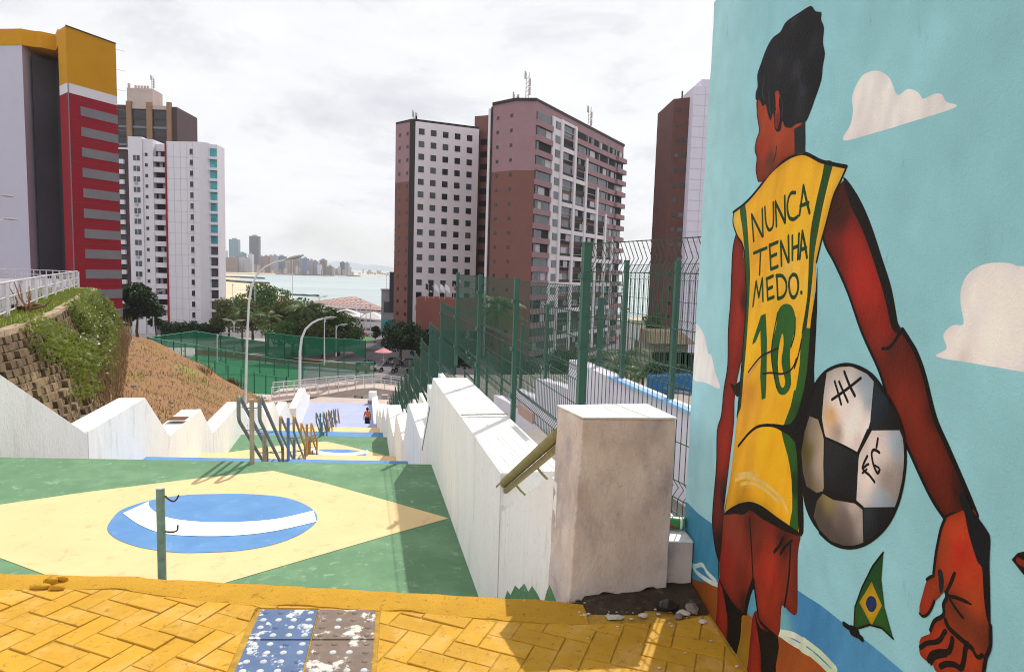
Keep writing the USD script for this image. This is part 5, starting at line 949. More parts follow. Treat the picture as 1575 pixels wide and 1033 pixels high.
for k in range(17):
    for u in (.2, .55, .78):
        if BR.random() < .88: obj('window', t1.slab(t1.L * u, t1.L * u + (.9 if u > .3 else .7), zt5 - 2.6 - 2.95 * k, zt5 - 1.8 - 2.95 * k, .003, .05).m, DGL if BR.random() < .6 else BGL, rt)
for u in (.35,): obj('roof_pole', B().tube([t1.p(t1.L * u, zt5, -1), t1.p(t1.L * u, zt5 + 1.6, -1)], .15, 6).m, HK, rt)

# ------------------------------------------------------------------ skyline across the bay
def skymat(n_, c, w=.5):
    c = np.array(C(c)); d = c * .55
    return usdkit.material(stage, f'/World/Looks/{n_}', {'g': ('geometry', {}), 'm': ('mapping', {'rotation': (math.pi / 2, 0, 0)}), 'b': ('brick_texture', {'offset': 0.0, 'color1': c * .5, 'color2': c * .62, 'mortar': c, 'scale': 1.0, 'mortar_size': .9, 'brick_width': 5.0, 'row_height': 3.2}), 'p': ('principled_bsdf', {'roughness': .7})}, [('g.position', 'm.vector'), ('m.vector', 'b.vector'), ('b.color', 'p.base_color')], surface='p.BSDF')
SK = {k: skymat('skyline_' + k, c) for k, c in dict(white='b9b8c0', grey='8f8f9a', blue='5f6f86', dark='4c505e', brown='7a6660', beige='a3958f', teal='6a8790').items()}
sk = [(326, 336, 390, 'grey', 2000, 'grey tower half hidden by the white tower edge'), (336, 347, 385, 'white', 2050, 'pale tower just right of the near white tower'), (347, 364, 396, 'brown', 1950, 'broad brown unfinished block below the blue glass tower'), (352.5, 366.5, 368, 'teal', 2150, 'blue green glass tower, second tallest on the far shore'), (366, 376, 396.5, 'white', 1980, 'low white block right of the brown unfinished one'), (367, 376, 389, 'teal', 2120, 'teal tower behind the low white block'), (376.3, 381, 398, 'grey', 1960, 'narrow grey block left of the tallest tower'), (381, 387.3, 391, 'white', 2000, 'slim banded white tower touching the tallest tower'), (383.5, 398, 363, 'dark', 2150, 'tallest dark slab tower on the far shore'), (398.5, 404, 395, 'brown', 2050, 'brown tower just right of the tallest one'), (404.5, 412, 394, 'brown', 2000, 'second brown tower right of the tallest one'), (412.3, 418, 393.5, 'beige', 2060, 'beige slab left of the lamp arm'), (418.3, 425, 393, 'grey', 2010, 'tall grey slab behind the lamp arm'), (425.3, 438.5, 394, 'blue', 2080, 'wide blue grey block under the lamp arm'), (438.8, 446, 399, 'beige', 2040, 'beige block under the lamp head'), (446.3, 456, 399, 'brown', 2020, 'brown block below the lamp head'), (456.3, 464, 397, 'grey', 2060, 'grey block right of the lamp head'), (464.3, 472.6, 397, 'blue', 2000, 'blue banded tower right of the lamp head'), (475, 481, 400, 'beige', 2030, 'left one of a beige tower pair right of the blue banded tower'), (481.3, 487.5, 401.5, 'grey', 2040, 'grey tower forming a pair with the beige one'), (488, 493, 407, 'white', 2010, 'short white block between two tower groups'), (491.3, 501, 399.5, 'brown', 2060, 'brown stepped tower in the middle of the far shore'), (502.5, 510.5, 409.5, 'brown', 2050, 'low brown block right of the stepped tower'), (522.7, 529.5, 403.5, 'dark', 2080, 'dark tower of the last pair on the right'), (530, 536, 404.8, 'grey', 2080, 'grey tower of the last pair on the right')]
for x0, x1, yt, c_, Y, lb in sk:
    f = Fac((x0, 412), (x1, 412), Y, Y); zz = PY((x0 + x1) / 2, yt, Y)[2]
    t = thing('shore_tower', lb, 'tower', (*f.p(f.L / 2, 0)[:2], ZS))
    obj('wall', f.slab(0, f.L, ZS + 1, zz, -20, 0).m, SK[c_], t); obj('roof_room', f.slab(f.L * .3, f.L * .7, zz, zz + 4, -14, -3).m, SK['grey'], t)
rs = np.random.default_rng(5); lowb = B()
for x in np.arange(322, 600, 2.2):
    if x > 540 and rs.random() < .45: continue
    Y = rs.uniform(1950, 2250) if x < 540 else rs.uniform(2600, 3200); w = rs.uniform(1.5, 4); f = Fac((x, 414), (x + w, 414), Y, Y); f.slab(0, f.L, ZS, rs.uniform(-12, 8) if x < 540 else rs.uniform(-14, 4), -15, 0, lowb)
tag(obj('shore_houses', lowb.m, SK['beige']), 'unbroken line of low houses along the far shore', 'houses', None, 'stuff')
MNT = mat('mountain', '6f7f8a', .95, .1, .0005)
xs_ = np.linspace(470, 760, 60); top = []
for x in xs_: top.append(PY(x, 414 + (x - 590) * .0305 - 11 * math.exp(-((x - 525) / 38) ** 2) - 6 * math.exp(-((x - 585) / 26) ** 2) - 1.5 * meshkit.noise(np.array([[x / 6, 0, 0]]), 1)[0] + 1.5, 12000))
Gm = np.array([[(p[0], 11500, ZS - 40) for p in top], [(p[0], 12000, p[2]) for p in top], [(p[0], 13500, ZS - 40) for p in top]]); struct('mountains', sweepgrid(Gm), MNT, smooth=True)
ROCKM = mat('breakwater_rock', '3f3f42', .95, .3, .2)
for pts, lb in (([(337, 425.5), (372, 426.5), (404, 428.3)], 'dark rock groyne nearest the far city beach'), ([(347, 432), (385, 435), (412, 436.2)], 'long dark rock groyne on the near beach'), ([(424, 421.6), (470, 423), (513, 424)], 'dark breakwater below the middle of the skyline'), ([(433, 450.5), (440, 451.2)], 'small dark reef by the near waterline'), ([(535, 424.2), (553, 425)], 'short breakwater on the right of the far shore'), ([(440, 452), (462, 453.3), (490, 454.8)], 'thin line of rocks in the shallow water')):
    P = [PZ(*p, ZS + .6) for p in pts]; P = catmull(P, 6, False); W = 5 if P[0][1] > 600 else 1.2; bb = B(); bb.tube([p - np.array([0, 0, .6]) for p in P], [W * (.6 + .5 * meshkit.noise(np.array([[i * .9, 0, 0]]), 2)[0]) for i in range(len(P))], 8); v, f_ = bb.m; v[:, 2] = np.clip(v[:, 2], ZS - 1, ZS + 2.2) + 0.5 * meshkit.noise(v * .4, 3) ; tag(obj('groyne', (v, f_), ROCKM), lb, 'groyne')
# ------------------------------------------------------------------ the bank and the dry hillside on the left
R6 = np.random.default_rng(11)
PD = lambda x, y, d: EYE + ray(x, y) * d
GRASS = mat('bank_grass', '6f8233', .95, .35, 1.2, bump=.8, bscale=25, col2='8d8148', stain=.5, stain_col='8a7350', stain_scale=.9)
DRY = mat('dry_hillside', '8c6b4c', .95, .3, .55, bump=.9, bscale=9, col2='84603f', stain=.75, stain_col='7f7a3a', stain_scale=.22, stain_edge=(.53, .66), dist=.05)
PATH = mat('asphalt_path', '8c8790', .9, .1, 1)
top_ = [np.array([-7.2, 6.0, 0]), np.array([-8.9, 10.5, 0])] + [PZ(x, y, 0) for x, y in ((0, 515), (40, 503), (85, 482), (130, 453), (152, 443))]
def along(P, n):
    P = np.array(P); d = np.concatenate([[0], np.cumsum(np.linalg.norm(np.diff(P, axis=0), axis=1))]); u = np.linspace(0, d[-1], n); return np.stack([np.interp(u, d, P[:, k]) for k in range(3)], 1)
T_ = along(top_, 120)
tang = np.gradient(T_, axis=0); tang /= np.linalg.norm(tang, axis=1)[:, None]; out_ = np.stack([tang[:, 1], -tang[:, 0], 0 * tang[:, 0]], 1)
zb_ = np.interp(T_[:, 1], [6, 10, 14, 17, 38], [-1.3, -1.5, -2.1, -2.55, -2.75])
BASE = T_ + out_ * (.5 + (0 - zb_)[:, None] * .28); BASE[:, 2] = zb_
ridge = [PD(x, y, d) for x, y, d in ((182, 514, 40.5), (230, 521, 42), (262, 536, 43), (300, 560, 44.5), (340, 585, 46), (372, 604, 48), (410, 618, 52), (445, 627, 57), (485, 641, 63))]
LC = along([p for p in BASE if p[1] > 10.8] + ridge, 110)
sR = np.linspace(10.7, 60, 110); zR = np.interp(sR, [6, 9.5, 11, 15, 19, 25, 30, 37, 47, 56, 60], [-1.0, -1.3, -1.9, -2.2, -3.3, -4.45, -5.3, -6.7, -8.9, -10.6, -11.0])
RC_ = np.array([ST(s, -4.9, z_) for s, z_ in zip(sR, zR)])
W_ = np.linspace(0, 1, 40)
HG = LC[:, None] * (1 - W_[None, :, None]) + RC_[:, None] * W_[None, :, None]
bul = np.sin(np.pi * W_) * .25; HG[..., 2] += bul[None] + (meshkit.fbm(HG * np.array([.55, .55, 0]), 5, 3) - .5) * .7 * np.clip(np.minimum(W_, 1 - W_) * 5, 0, 1)[None]
bk = LC + np.array([-3.0, 5.0, 0]); bk[:, 2] -= 3.5; bk2 = LC + np.array([-8., 16., 0]); bk2[:, 2] -= 12
keep_ = LC[:, 1] > 39
full = np.concatenate([np.where(keep_[:, None], bk2, LC + [0, 0, -2])[:, None], np.where(keep_[:, None], bk, LC + [0, 0, -1])[:, None], HG], 1)
struct('hillside', sweepgrid(full), DRY, smooth=True)
gb = np.concatenate([[T_ + np.array([-70, 15, -.0])], [T_ + np.array([-25, 5, .0])], [T_ - out_ * 3 + [0, 0, .05]], [T_ - out_ * .2]]).transpose(1, 0, 2)
gb[:, :, 2] += .02; struct('bank_top', sweepgrid(gb), GRASS)
ra_, rb_ = PZ(10, 487, .05)[:2], PZ(120, 440, .05)[:2]
rl = along([np.array([*(ra_ + (ra_ - rb_) * .5), .06]), np.array([*ra_, .06]), np.array([*PZ(62, 463, .05)[:2], .06]), np.array([*rb_, .06])], 30)
off = np.array([-.4, .05, 0])
struct('footpath', flat([p[:2] + off[:2] for p in rl] + [PZ(118, 431, .05)[:2], PZ(60, 428, .05)[:2], PZ(-200, 428, .05)[:2], PZ(-300, 470, .05)[:2]], .085), PATH)
# kerb stones along the bank edge
KS = mat('bank_kerb', 'a58f78', .9, .25, 4, bump=.6, stain=.5, stain_col='6d5d4a', stain_scale=3)
bw = thing('retaining_wall', 'overgrown retaining wall of brown concrete blocks holding up the grassy bank', 'retaining wall', (T_[30][0], T_[30][1], -2))
def at_(u): i = min(int(u), len(T_) - 2); f = u - i; return T_[i] * (1 - f) + T_[i + 1] * f, BASE[i] * (1 - f) + BASE[i + 1] * f, tang[i], out_[i]
BLK_ = [mat('wall_block_%d' % k, c_, .95, .3, 5, bump=.9, bscale=40, stain=.7, stain_col='40372a', stain_scale=4, stain_edge=(.48, .62)) for k, c_ in enumerate(('7f6c51', '695842', '8a765b'))]
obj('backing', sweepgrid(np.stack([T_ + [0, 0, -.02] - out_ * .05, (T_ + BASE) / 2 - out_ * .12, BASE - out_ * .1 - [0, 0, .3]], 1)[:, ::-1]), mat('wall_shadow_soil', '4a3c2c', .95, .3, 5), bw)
seg = np.linalg.norm(T_[1] - T_[0])
nb = 0
fb = B()
for r in range(13):
    u = (r % 2) * .5 * .32 / seg + 8
    while u < 100:
        t_, b_, tg, o_ = at_(u); h0_ = r / 13; c0 = b_ * (1 - h0_) + t_ * h0_
        if c0[2] < -.1:
            H_ = -b_[2] / 13; mm = B().obox(c0 - o_ * .16, tg * (.285 + R6.uniform(-.01, .01)), o_ * (.22 + R6.uniform(-.05, .07)), np.array([0, 0, H_ - .02]) - o_ * .03)
            if nb < 300 and 1.0 + r * .0 < u and t_[1] < 21.5 and t_[1] > 10.6: obj('block', mm.m, BLK_[R6.integers(3)], bw); nb += 1
            else: fb.add(*mm.m)
        u += .315 / seg
tag(obj('far_blocks', fb.m, BLK_[1], bw), None, None, None, 'stuff')
ks = thing('bank_kerb', 'worn kerb of pale stones along the top of the retaining wall', 'kerb', (*T_[30][:2], 0))
u = 3.0
while u < 108:
    L_ = R6.uniform(.7, 1.1); t_, b_, tg, o_ = at_(u); obj('stone', B().obox(t_ - o_ * .12 + [0, 0, -.12 + R6.uniform(-.01, .03)], tg * (L_ - .03), o_ * .22, (0, 0, .2)).m, KS, ks); u += L_ / seg
# leaves
def leafmat(n_, a, b, tr=.35):
    return usdkit.material(stage, f'/World/Looks/{n_}', {'g': ('geometry', {}), 'r': ('rgb_ramp', {'ramp': [(0, C(a)), (.55, C(b)), (1, C(a))]}), 'p': ('principled_bsdf', {'roughness': .5, 'specular_ior_level': .3}), 't': ('translucent_bsdf', {}), 'x': ('mix_closure', {'fac': tr})},
        [('g.random_per_island', 'r.fac'), ('r.color', 'p.base_color'), ('r.color', 't.color'), ('p.BSDF', 'x.closure1'), ('t.BSDF', 'x.closure2')], surface='x.closure')
LF = {'lime': leafmat('leaf_lime', '717d36', 'a3a95a', .45), 'mid': leafmat('leaf_mid', '46622a', '6f8a3f'), 'dark': leafmat('leaf_dark', '2a3f20', '456035', .3), 'olive': leafmat('leaf_olive', '545c2c', '82844a'), 'palm': leafmat('leaf_palm', '4a5e28', '7f9148'), 'straw': leafmat('leaf_straw', '7a6245', '8f7553', .2), 'white': leafmat('leaf_white', 'd8d8cc', 'e6e6da', .2), 'brown': leafmat('leaf_brown', '5a4128', '7d6040', .1)}
def cards(P, size, rg, up=0.0, asp=.55):
    """Folded leaf shapes at points P, turned every way."""
    n_ = len(P); a = rg.normal(size=(n_, 3)); a[:, 2] += up; a /= np.linalg.norm(a, axis=1)[:, None]; b = np.cross(a, rg.normal(size=(n_, 3))); b /= np.linalg.norm(b, axis=1)[:, None]
    s = (size * rg.uniform(.6, 1.35, n_))[:, None]; v = np.stack([P - a * s * .5, P + b * s * asp * .5, P + a * s * .5, P - b * s * asp * .5], 1).reshape(-1, 3); i = np.arange(n_)[:, None] * 4
    return v, np.vstack([i + [0, 1, 2], i + [0, 2, 3]])
def clumps(cs, rs, n_, rg, hollow=.55):
    k = rg.integers(len(cs), size=n_); d = rg.normal(size=(n_, 3)); d /= np.linalg.norm(d, axis=1)[:, None]; r = rg.uniform(hollow ** 3, 1, n_) ** (1 / 3)
    return np.asarray(cs)[k] + d * r[:, None] * np.asarray(rs)[k]
# bushes over the wall
def bush_pts(u0, u1, n_, v0, v1, thick, rg):
    P = []
    for _ in range(n_):
        u = rg.uniform(u0, u1); t_, b_, tg, o_ = at_(u); v = rg.uniform(v0, v1); c = b_ * (1 - v) + t_ * v
        if meshkit.noise(np.array([[u * .16, v * 3.5, 2]]), 6)[0] < .40 + .22 * abs(v - .7): continue
        P.append(c + o_ * rg.uniform(0, thick) + np.array([0, 0, rg.uniform(-.1, .2)]))
    return np.array(P)
bs = bush_pts(30, 106, 15000, .22, 1.06, .6, R6)
tag(obj('climbing_shrub', cards(bs, .13, R6), LF['lime']), 'light green weedy shrubs growing over the retaining wall', 'shrub', None, 'stuff')
bs = bush_pts(40, 104, 5000, .3, 1.0, .5, R6); tag(obj('shrub_shade', cards(bs, .16, R6), LF['olive']), 'darker olive leaves among the shrubs on the wall', None, None, 'stuff')
bs = bush_pts(38, 80, 160, .45, 1.0, .95, R6); tag(obj('white_flowers', cards(bs, .06, R6, asp=1), LF['white']), 'small white flowers dotted over the shrubs on the wall', None, None, 'stuff')
def blades(P, h, rg, w=.02, lean=.5):
    n_ = len(P); a = rg.uniform(0, 6.283, n_); hh = h * rg.uniform(.5, 1.4, n_); dx = np.stack([np.cos(a), np.sin(a), 0 * a], 1); tip = P + dx * (hh * lean * rg.uniform(0, 1, n_))[:, None] + np.stack([0 * a, 0 * a, hh], 1); s = np.stack([-np.sin(a), np.cos(a), 0 * a], 1) * w
    v = np.stack([P - s, P + s, tip], 1).reshape(-1, 3); return v, np.arange(n_ * 3).reshape(-1, 3)
k = R6.integers(4, 84, 14000); j = R6.integers(1, 39, 14000); base = HG[k, j] + R6.normal(0, .22, (14000, 3)) * [1, 1, 0]
base[:, 2] = HG[k, j][:, 2] - .05; dn = meshkit.fbm(base * np.array([.35, .35, 0]), 4, 8)
struct('dry_grass', blades(base[dn > .4], .10, R6, .012), LF['straw'], kind='stuff', label='dry straw grass over the brown hillside')
struct('green_grass', blades(base[dn < .37], .14, R6, .02), LF['lime'], kind='stuff', label='sparse green grass patches on the brown hillside')
P = []
for _ in range(9000): u = R6.uniform(20, 110); t_, b_, tg, o_ = at_(u); P.append(t_ - o_ * R6.uniform(.1, 2.4) + [0, 0, .03])
struct('bank_blades', blades(np.array(P), .12, R6, .015), LF['lime'], kind='stuff', label='short green grass between railing and kerb')
P = []
for _ in range(3500): u = R6.uniform(34, 108); t_, b_, tg, o_ = at_(u); P.append(b_ + o_ * R6.uniform(-.3, .5) + [0, 0, R6.uniform(0, 1) ** 2 * 1.2])
struct('straw_weeds', blades(np.array(P), .3, R6, .012), LF['straw'], kind='stuff', label='dry straw weeds along the foot of the retaining wall')
for i, (x, y, d, lb) in enumerate(((545 * 0 + 302, 577, 40, 'dark scrubby tuft highest on the brown slope'), (288, 596, 34, 'dark scrubby tuft lower left on the brown slope'), (325, 609, 37, 'small dark tuft nearest the stair wall on the slope'), (350, 594, 43, 'brown tuft near the skyline of the slope'))):
    c = PD(x, y, d); tag(obj('scrub_tuft', blades(c + R6.normal(0, .35, (500, 3)) * [1, 1, .15], .45, R6, .02, .9), LF['brown']), lb, 'tuft', 'scrub tufts on the hillside')
k = R6.integers(2, 84, 150); j = R6.integers(2, 38, 150); pb_ = B()
for q in HG[k, j] + R6.normal(0, .3, (150, 3)) * [1, 1, 0]: r = R6.uniform(.02, .07); pb_.add(*rock(q + [0, 0, .02], (r * 1.3, r, r * .6), int(R6.integers(40))))
struct('hillside_litter', pb_.m, RUB[0], 'pale stones and scraps of litter scattered on the slope', kind='stuff')
st1 = PD(190, 527, 36); tag(obj('drain_cover', B().box(st1[0] - .45, st1[0] + .45, st1[1] - .4, st1[1] + .4, st1[2] - .1, st1[2] + .12).m, KS), 'flat grey concrete cover lying near the top of the hillside', 'drain cover')
# agave-like plant with bare stems
ag = PZ(38, 482, 0); ap = thing('spiky_plant', 'spiky dry plant with bare reddish stems in front of the railing', 'plant', ag)
m = B()
for i in range(26):
    a = R6.uniform(0, 6.28); l = R6.uniform(.3, .6); q = np.array([math.cos(a), math.sin(a), 0]); m.tube([ag, ag + q * l * .5 + [0, 0, l * .5], ag + q * l + [0, 0, l * .45]], [.03, .03, .006], 4)
obj('leaves', m.m, LF['brown'], ap)
for x, y in ((12, 438), (22, 434), (30, 437), (45, 440), (48, 452), (55, 462)): p_ = PP(x, y, ag, (0, 1, 0)); obj('stem', B().tube([ag + [R6.normal(0, .1), 0, 0], (ag + p_) / 2 + R6.normal(0, .03, 3), p_], [.03, .022, .012], 5).m, mat('plant_stem', '8a5f4c', .8, .2, 6), ap)
obj('dead_leaf', B().tube([ag + [.2, 0, .15], PP(70, 470, ag, (0, 1, 0)), PP(82, 457, ag, (0, 1, 0))], [.05, .03, .01], 4).m, LF['straw'], ap)
# railings on the bank
RLW = mat('railing_white', 'b7b3b8', .6, .15, 3, stain=.4, stain_col='7d6f68', stain_scale=5)
rg1 = thing('bank_railing', 'weathered pale railing along the footpath on the bank', 'railing', rl[10])
Lr = along(rl, 40)
for hh in (.12, .5, .9): obj('rail', B().tube([p + [0, 0, hh] for p in Lr], .028 if hh > .8 else .02, 6).m, RLW, rg1)
for p in along(rl, 13): obj('post', B().box(p[0] - .06, p[0] + .06, p[1] - .06, p[1] + .06, -.1, .93).m, RLW, rg1)
for p in along(rl, 49): obj('baluster', B().tube([p + [0, 0, .1], p + [0, 0, .9]], .012, 5).m, RLW, rg1)
rg2 = thing('bank_railing', 'second pale railing farther back before the dark recess of the block', 'railing', PZ(60, 430, 0))
l2 = along([PZ(-60, 429, .0), PZ(20, 429.5, .0), PZ(112, 434, 0)], 15)
for hh in (.1, .45, .8): obj('rail', B().tube([p + [0, 0, hh] for p in l2], .03, 5).m, RLW, rg2)
for p in l2: obj('post', B().tube([p, p + [0, 0, .82]], .035, 5).m, RLW, rg2)

# ------------------------------------------------------------------ trees
BARK = mat('bark', '5a4a3c', .95, .3, 6, bump=.6)
def tree(name, label, px, ytop, ybase, w, d, kind, n_=2600, leaf=.5, seed=0, z0=None, group=None, flat_=1.0, cat='tree'):
    rg = np.random.default_rng(100 + seed); c = PD(px, ytop, d); b_ = PD(px, ybase, d) if z0 is None else np.array([c[0], c[1], z0]); H_ = c[2] - b_[2]; Wm = w * d / 1000
    t = thing(name, label, cat, (c[0], c[1], b_[2]), group=group)
    nc = 15; cs, rs = [], []
    for i in range(nc):
        a = rg.uniform(0, 6.28); rr = rg.uniform(.1, .42) * Wm; hh = rg.uniform(.38, .86); s = (1 - abs(hh - .55) * .9)
        cs.append([c[0] + math.cos(a) * rr * s, c[1] + math.sin(a) * rr * s, b_[2] + H_ * hh]); q = rg.uniform(.16, .27) * Wm; rs.append([q, q, min(q * .8 * flat_, H_ * .2)])
    obj('crown', cards(clumps(cs, rs, n_, rg), leaf, rg, asp=.7), LF[kind], t)
    m = B(); base = np.array([c[0], c[1], b_[2] - .5]); k_ = base + [0, 0, H_ * .35]; m.tube([base, (base + k_) / 2 + rg.normal(0, .1, 3) * [1, 1, 0], k_], [Wm * .035 + .06, Wm * .028 + .05, Wm * .02 + .04], 7)
    for q in cs[:6]: m.tube([k_, (k_ + np.array(q)) / 2 + rg.normal(0, .2, 3), q], [Wm * .016 + .03, .06, .03], 5)
    obj('trunk', m.m, BARK, t); return t
def palm(name, label, px, ytop, d, z0, R, seed=0, nf=18, kind='palm', group=None, lean=0):
    rg = np.random.default_rng(300 + seed); c = PD(px, ytop, d); c[2] -= R * .35; b_ = np.array([c[0] - lean, c[1], z0]); t = thing(name, label, 'palm tree', b_, group=group)
    pts = catmull([b_ - [0, 0, .5], b_ + (c - b_) * .5 + [lean * .2, 0, 0], c], 5, False); obj('trunk', B().tube(pts, np.linspace(R * .07, R * .045, len(pts)), 8).m, BARK, t)
    for i in range(nf):
        a = i * 2.4 + rg.normal(0, .15); el = rg.uniform(-.5, 1.25); L_ = R * rg.uniform(.8, 1.1); q = np.array([math.cos(a), math.sin(a), 0]); m = B(); V, F_ = [], []
        sp = [c + q * L_ * u * math.cos(el * (1 - u * .6)) + np.array([0, 0, L_ * (math.sin(el) * u - .65 * u * u)]) for u in np.linspace(0, 1, 9)]
        m.tube(sp, np.linspace(.03, .008, 9) * R / 3, 4)
        sd = np.cross(q, [0, 0, 1])
        for j in range(26):
            u = .12 + .88 * j / 26; x = u * 8; k_ = min(int(x), 7); p = sp[k_] + (sp[k_ + 1] - sp[k_]) * (x - k_); tg = nrm(sp[k_ + 1] - sp[k_]); ll = R * .30 * math.sin(math.pi * (.15 + .8 * u))
            for s_ in (-1, 1):
                tip = p + sd * s_ * ll * .8 + tg * ll * .55 - np.array([0, 0, ll * rg.uniform(.25, .6)]); w = tg * R * .016; m.add([p - w, p + w, tip], [[0, 1, 2]])
        obj('frond', m.m, LF[kind], t)
    return t
tree('broad_tree', 'dark dense tree at the foot of the red block', 210, 428, 522, 62, 120, 'dark', 6000, .55, 1)
tree('broad_tree', 'small dark tree between the red block and the lamp', 238, 460, 522, 34, 128, 'dark', 2200, .5, 2)
tree('broad_tree', 'wide layered almond tree with bright top beside the beach', 398, 432, 505, 100, 225, 'mid', 6000, .8, 3, flat_=.6)
tree('broad_tree', 'dark olive tree just right of the white tower', 352, 452, 528, 56, 168, 'olive', 4200, .55, 4)
tree('broad_tree', 'olive tree behind the tall lamp pole', 388, 460, 530, 66, 160, 'olive', 4600, .55, 5)
tree('broad_tree', 'mid green tree left of the coconut palm', 430, 462, 535, 72, 152, 'olive', 5200, .55, 6)
tree('broad_tree', 'full green tree behind the coconut palm crown', 482, 462, 542, 96, 150, 'mid', 7000, .55, 7)
tree('broad_tree', 'rounded green tree above the right end of the net', 520, 480, 550, 80, 138, 'mid', 5000, .5, 8)
tree('broad_tree', 'low leafy tree under the curved lamp head', 498, 492, 552, 76, 134, 'olive', 4200, .5, 9)
tree('broad_tree', 'low leafy tree behind the left part of the net', 450, 492, 548, 84, 136, 'mid', 4600, .5, 10)
tree('broad_tree', 'slim young tree left of the hotel entrance', 577, 498, 530, 20, 165, 'dark', 900, .4, 11)
tree('broad_tree', 'dark tree at the foot of the grid hotel wing', 617, 496, 556, 66, 132, 'dark', 4200, .5, 12)
tree('broad_tree', 'dark shrub like tree by the hotel driveway', 645, 508, 560, 50, 128, 'dark', 2600, .5, 13)
tree('broad_tree', 'dark tree seen through the fence left of the balcony wing', 700, 520, 580, 70, 95, 'dark', 3000, .45, 14)
tree('broad_tree', 'dark tree behind the fence below the balconies', 790, 545, 590, 80, 85, 'dark', 3000, .4, 15)
tree('broad_tree', 'dark leafy tree behind the tall fence post', 868, 540, 590, 60, 70, 'dark', 2600, .35, 16)
tree('broad_tree', 'wind swept little tree by the sea beside the brown tower', 1003, 480, 520, 40, 100, 'olive', 1400, .4, 17)
palm('coconut_palm', 'large coconut palm in the middle of the tree group', 468, 462, 138, -17.3, 5.6, 1, 22)
palm('coconut_palm', 'coconut palm with drooping fronds right of the largest one', 515, 472, 142, -17.3, 4.6, 2, 18)
palm('coconut_palm', 'coconut palm left of the largest one', 412, 478, 146, -17.3, 4.4, 3, 18)
palm('coconut_palm', 'small coconut palm behind the tall lamp pole', 372, 470, 150, -17.3, 3.8, 4, 16)
palm('fan_palm', 'bushy palm standing right behind the green fence', 765, 452, 34, -8.2, 1.75, 5, 26, lean=-.3)
for i, (x, y, d, R, lb) in enumerate(((915, 540, 20, .95, 'spiky palm bush just right of the tall fence post'), (965, 530, 19, .9, 'spiky palm bush left of the second fence posts'), (940, 555, 17, .8, 'lower palm bush between the two larger ones'), (990, 560, 16, .6, 'small palm bush by the blue coping'))): palm('palm_bush', lb, x, y, d, PD(x, y + 62, d)[2], R, 10 + i, 22)
tree('low_bush', 'dense low bush behind the white wall by the mural edge', 1030, 555, 600, 90, 15, 'dark', 2200, .10, 30, cat='bush')
tree('low_bush', 'dense low bush behind the stepped lilac wall', 900, 545, 600, 70, 24, 'dark', 2200, .14, 31, cat='bush')
# clipped hedge by the white tower
hd0, hd1 = PD(247, 507, 160), PD(340, 510, 168); cs = [hd0 + (hd1 - hd0) * u + [0, R6.uniform(-1, 1), R6.uniform(-.2, 1.4)] for u in np.linspace(0, 1, 40)]
ht = thing('hedge', 'long dark hedge at the foot of the white tower', 'hedge', hd0); obj('foliage', cards(clumps(cs, [[1.2, 1.2, 1.3]] * 40, 5200, R6), .5, R6), LF['dark'], ht)
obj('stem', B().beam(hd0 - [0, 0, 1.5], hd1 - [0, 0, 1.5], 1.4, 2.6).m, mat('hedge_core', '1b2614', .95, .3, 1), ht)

# ------------------------------------------------------------------ street level: court, nets, roads
ASPH = mat('asphalt', '6c686b', .9, .12, .3); CRT = mat('court_green', '1f6a3f', .85, .15, .1); PALEC = mat('pale_paving', 'a5a09c', .9, .12, .2); BRW = mat('court_curb', '8d5a3c', .9, .15, .5)
ZG = -16.95
struct('street', flat([(-75, 88), (60, 88), (60, 300), (-75, 300)], ZG), ASPH)
struct('plaza', flat([(-95, 140), (-30, 128), (-26, 165), (-95, 175)], ZG + .02), PALEC)
cA, cB_, cC, cD = PZ(300, 545, ZG), PZ(470, 566, ZG), PZ(455, 610, ZG), PZ(250, 600, ZG)
struct('sports_court', flat([cA[:2], cB_[:2], cC[:2], cD[:2]], ZG + .03), CRT)
cw = thing('court_curb', 'low brown wall along the far side of the green court', 'low wall', cA); obj('body', B().beam(cA + [0, .4, .5], cB_ + [12, -1.5, .5], .4, 1.1).m, BRW, cw); obj('coping', B().beam(cA + [0, .4, 1.1], cB_ + [12, -1.5, 1.1], .5, .12).m, PALEC, cw)
NET = usdkit.material(stage, '/World/Looks/green_net', {'p': ('principled_bsdf', {'base_color': C('0c5740'), 'roughness': .8}), 'tl': ('translucent_bsdf', {'color': C('0c5740')}), 't': ('transparent_bsdf', {}), 'a': ('mix_closure', {'fac': .35}), 'x': ('mix_closure', {'fac': .88})}, [('p.BSDF', 'a.closure1'), ('tl.BSDF', 'a.closure2'), ('t.BSDF', 'x.closure1'), ('a.closure', 'x.closure2')], surface='x.closure')
NETL = usdkit.material(stage, '/World/Looks/green_mesh', {'p': ('principled_bsdf', {'base_color': C('16604a'), 'roughness': .8}), 't': ('transparent_bsdf', {}), 'x': ('mix_closure', {'fac': .45})}, [('t.BSDF', 'x.closure1'), ('p.BSDF', 'x.closure2')], surface='x.closure')
PGD = mat('court_post', '1d4a3a', .6, .15, 2)
def netwall(name, label, pts, m_, nposts, post_down=True):
    """pts: (x, ytop, ybottom, d) along the net."""
    A = along([PD(x, yt, d) for x, yt, yb2, d in pts], 30); Z = along([PD(x, yb2, d) for x, yt, yb2, d in pts], 30); Z[:, :2] = A[:, :2]
    t = thing(name, label, 'net', (A[0][0], A[0][1], ZG))
    sag = (np.sin(np.linspace(0, math.pi * 6, 30)) * .08)[:, None] * np.array([0, 0, 1])
    obj('net', sweepgrid(np.stack([A + sag * 0, (A + Z) / 2 + sag, Z + sag], 1)), m_, t)
    for p in along(A, nposts): obj('post', B().tube([(p[0], p[1] + .1, ZG - .2), p + [0, .1, .1]], .09, 6).m, PGD, t)
    obj('top_cable', B().tube(list(A), .05, 5).m, mat('net_cable', '5fa58a', .6), t)
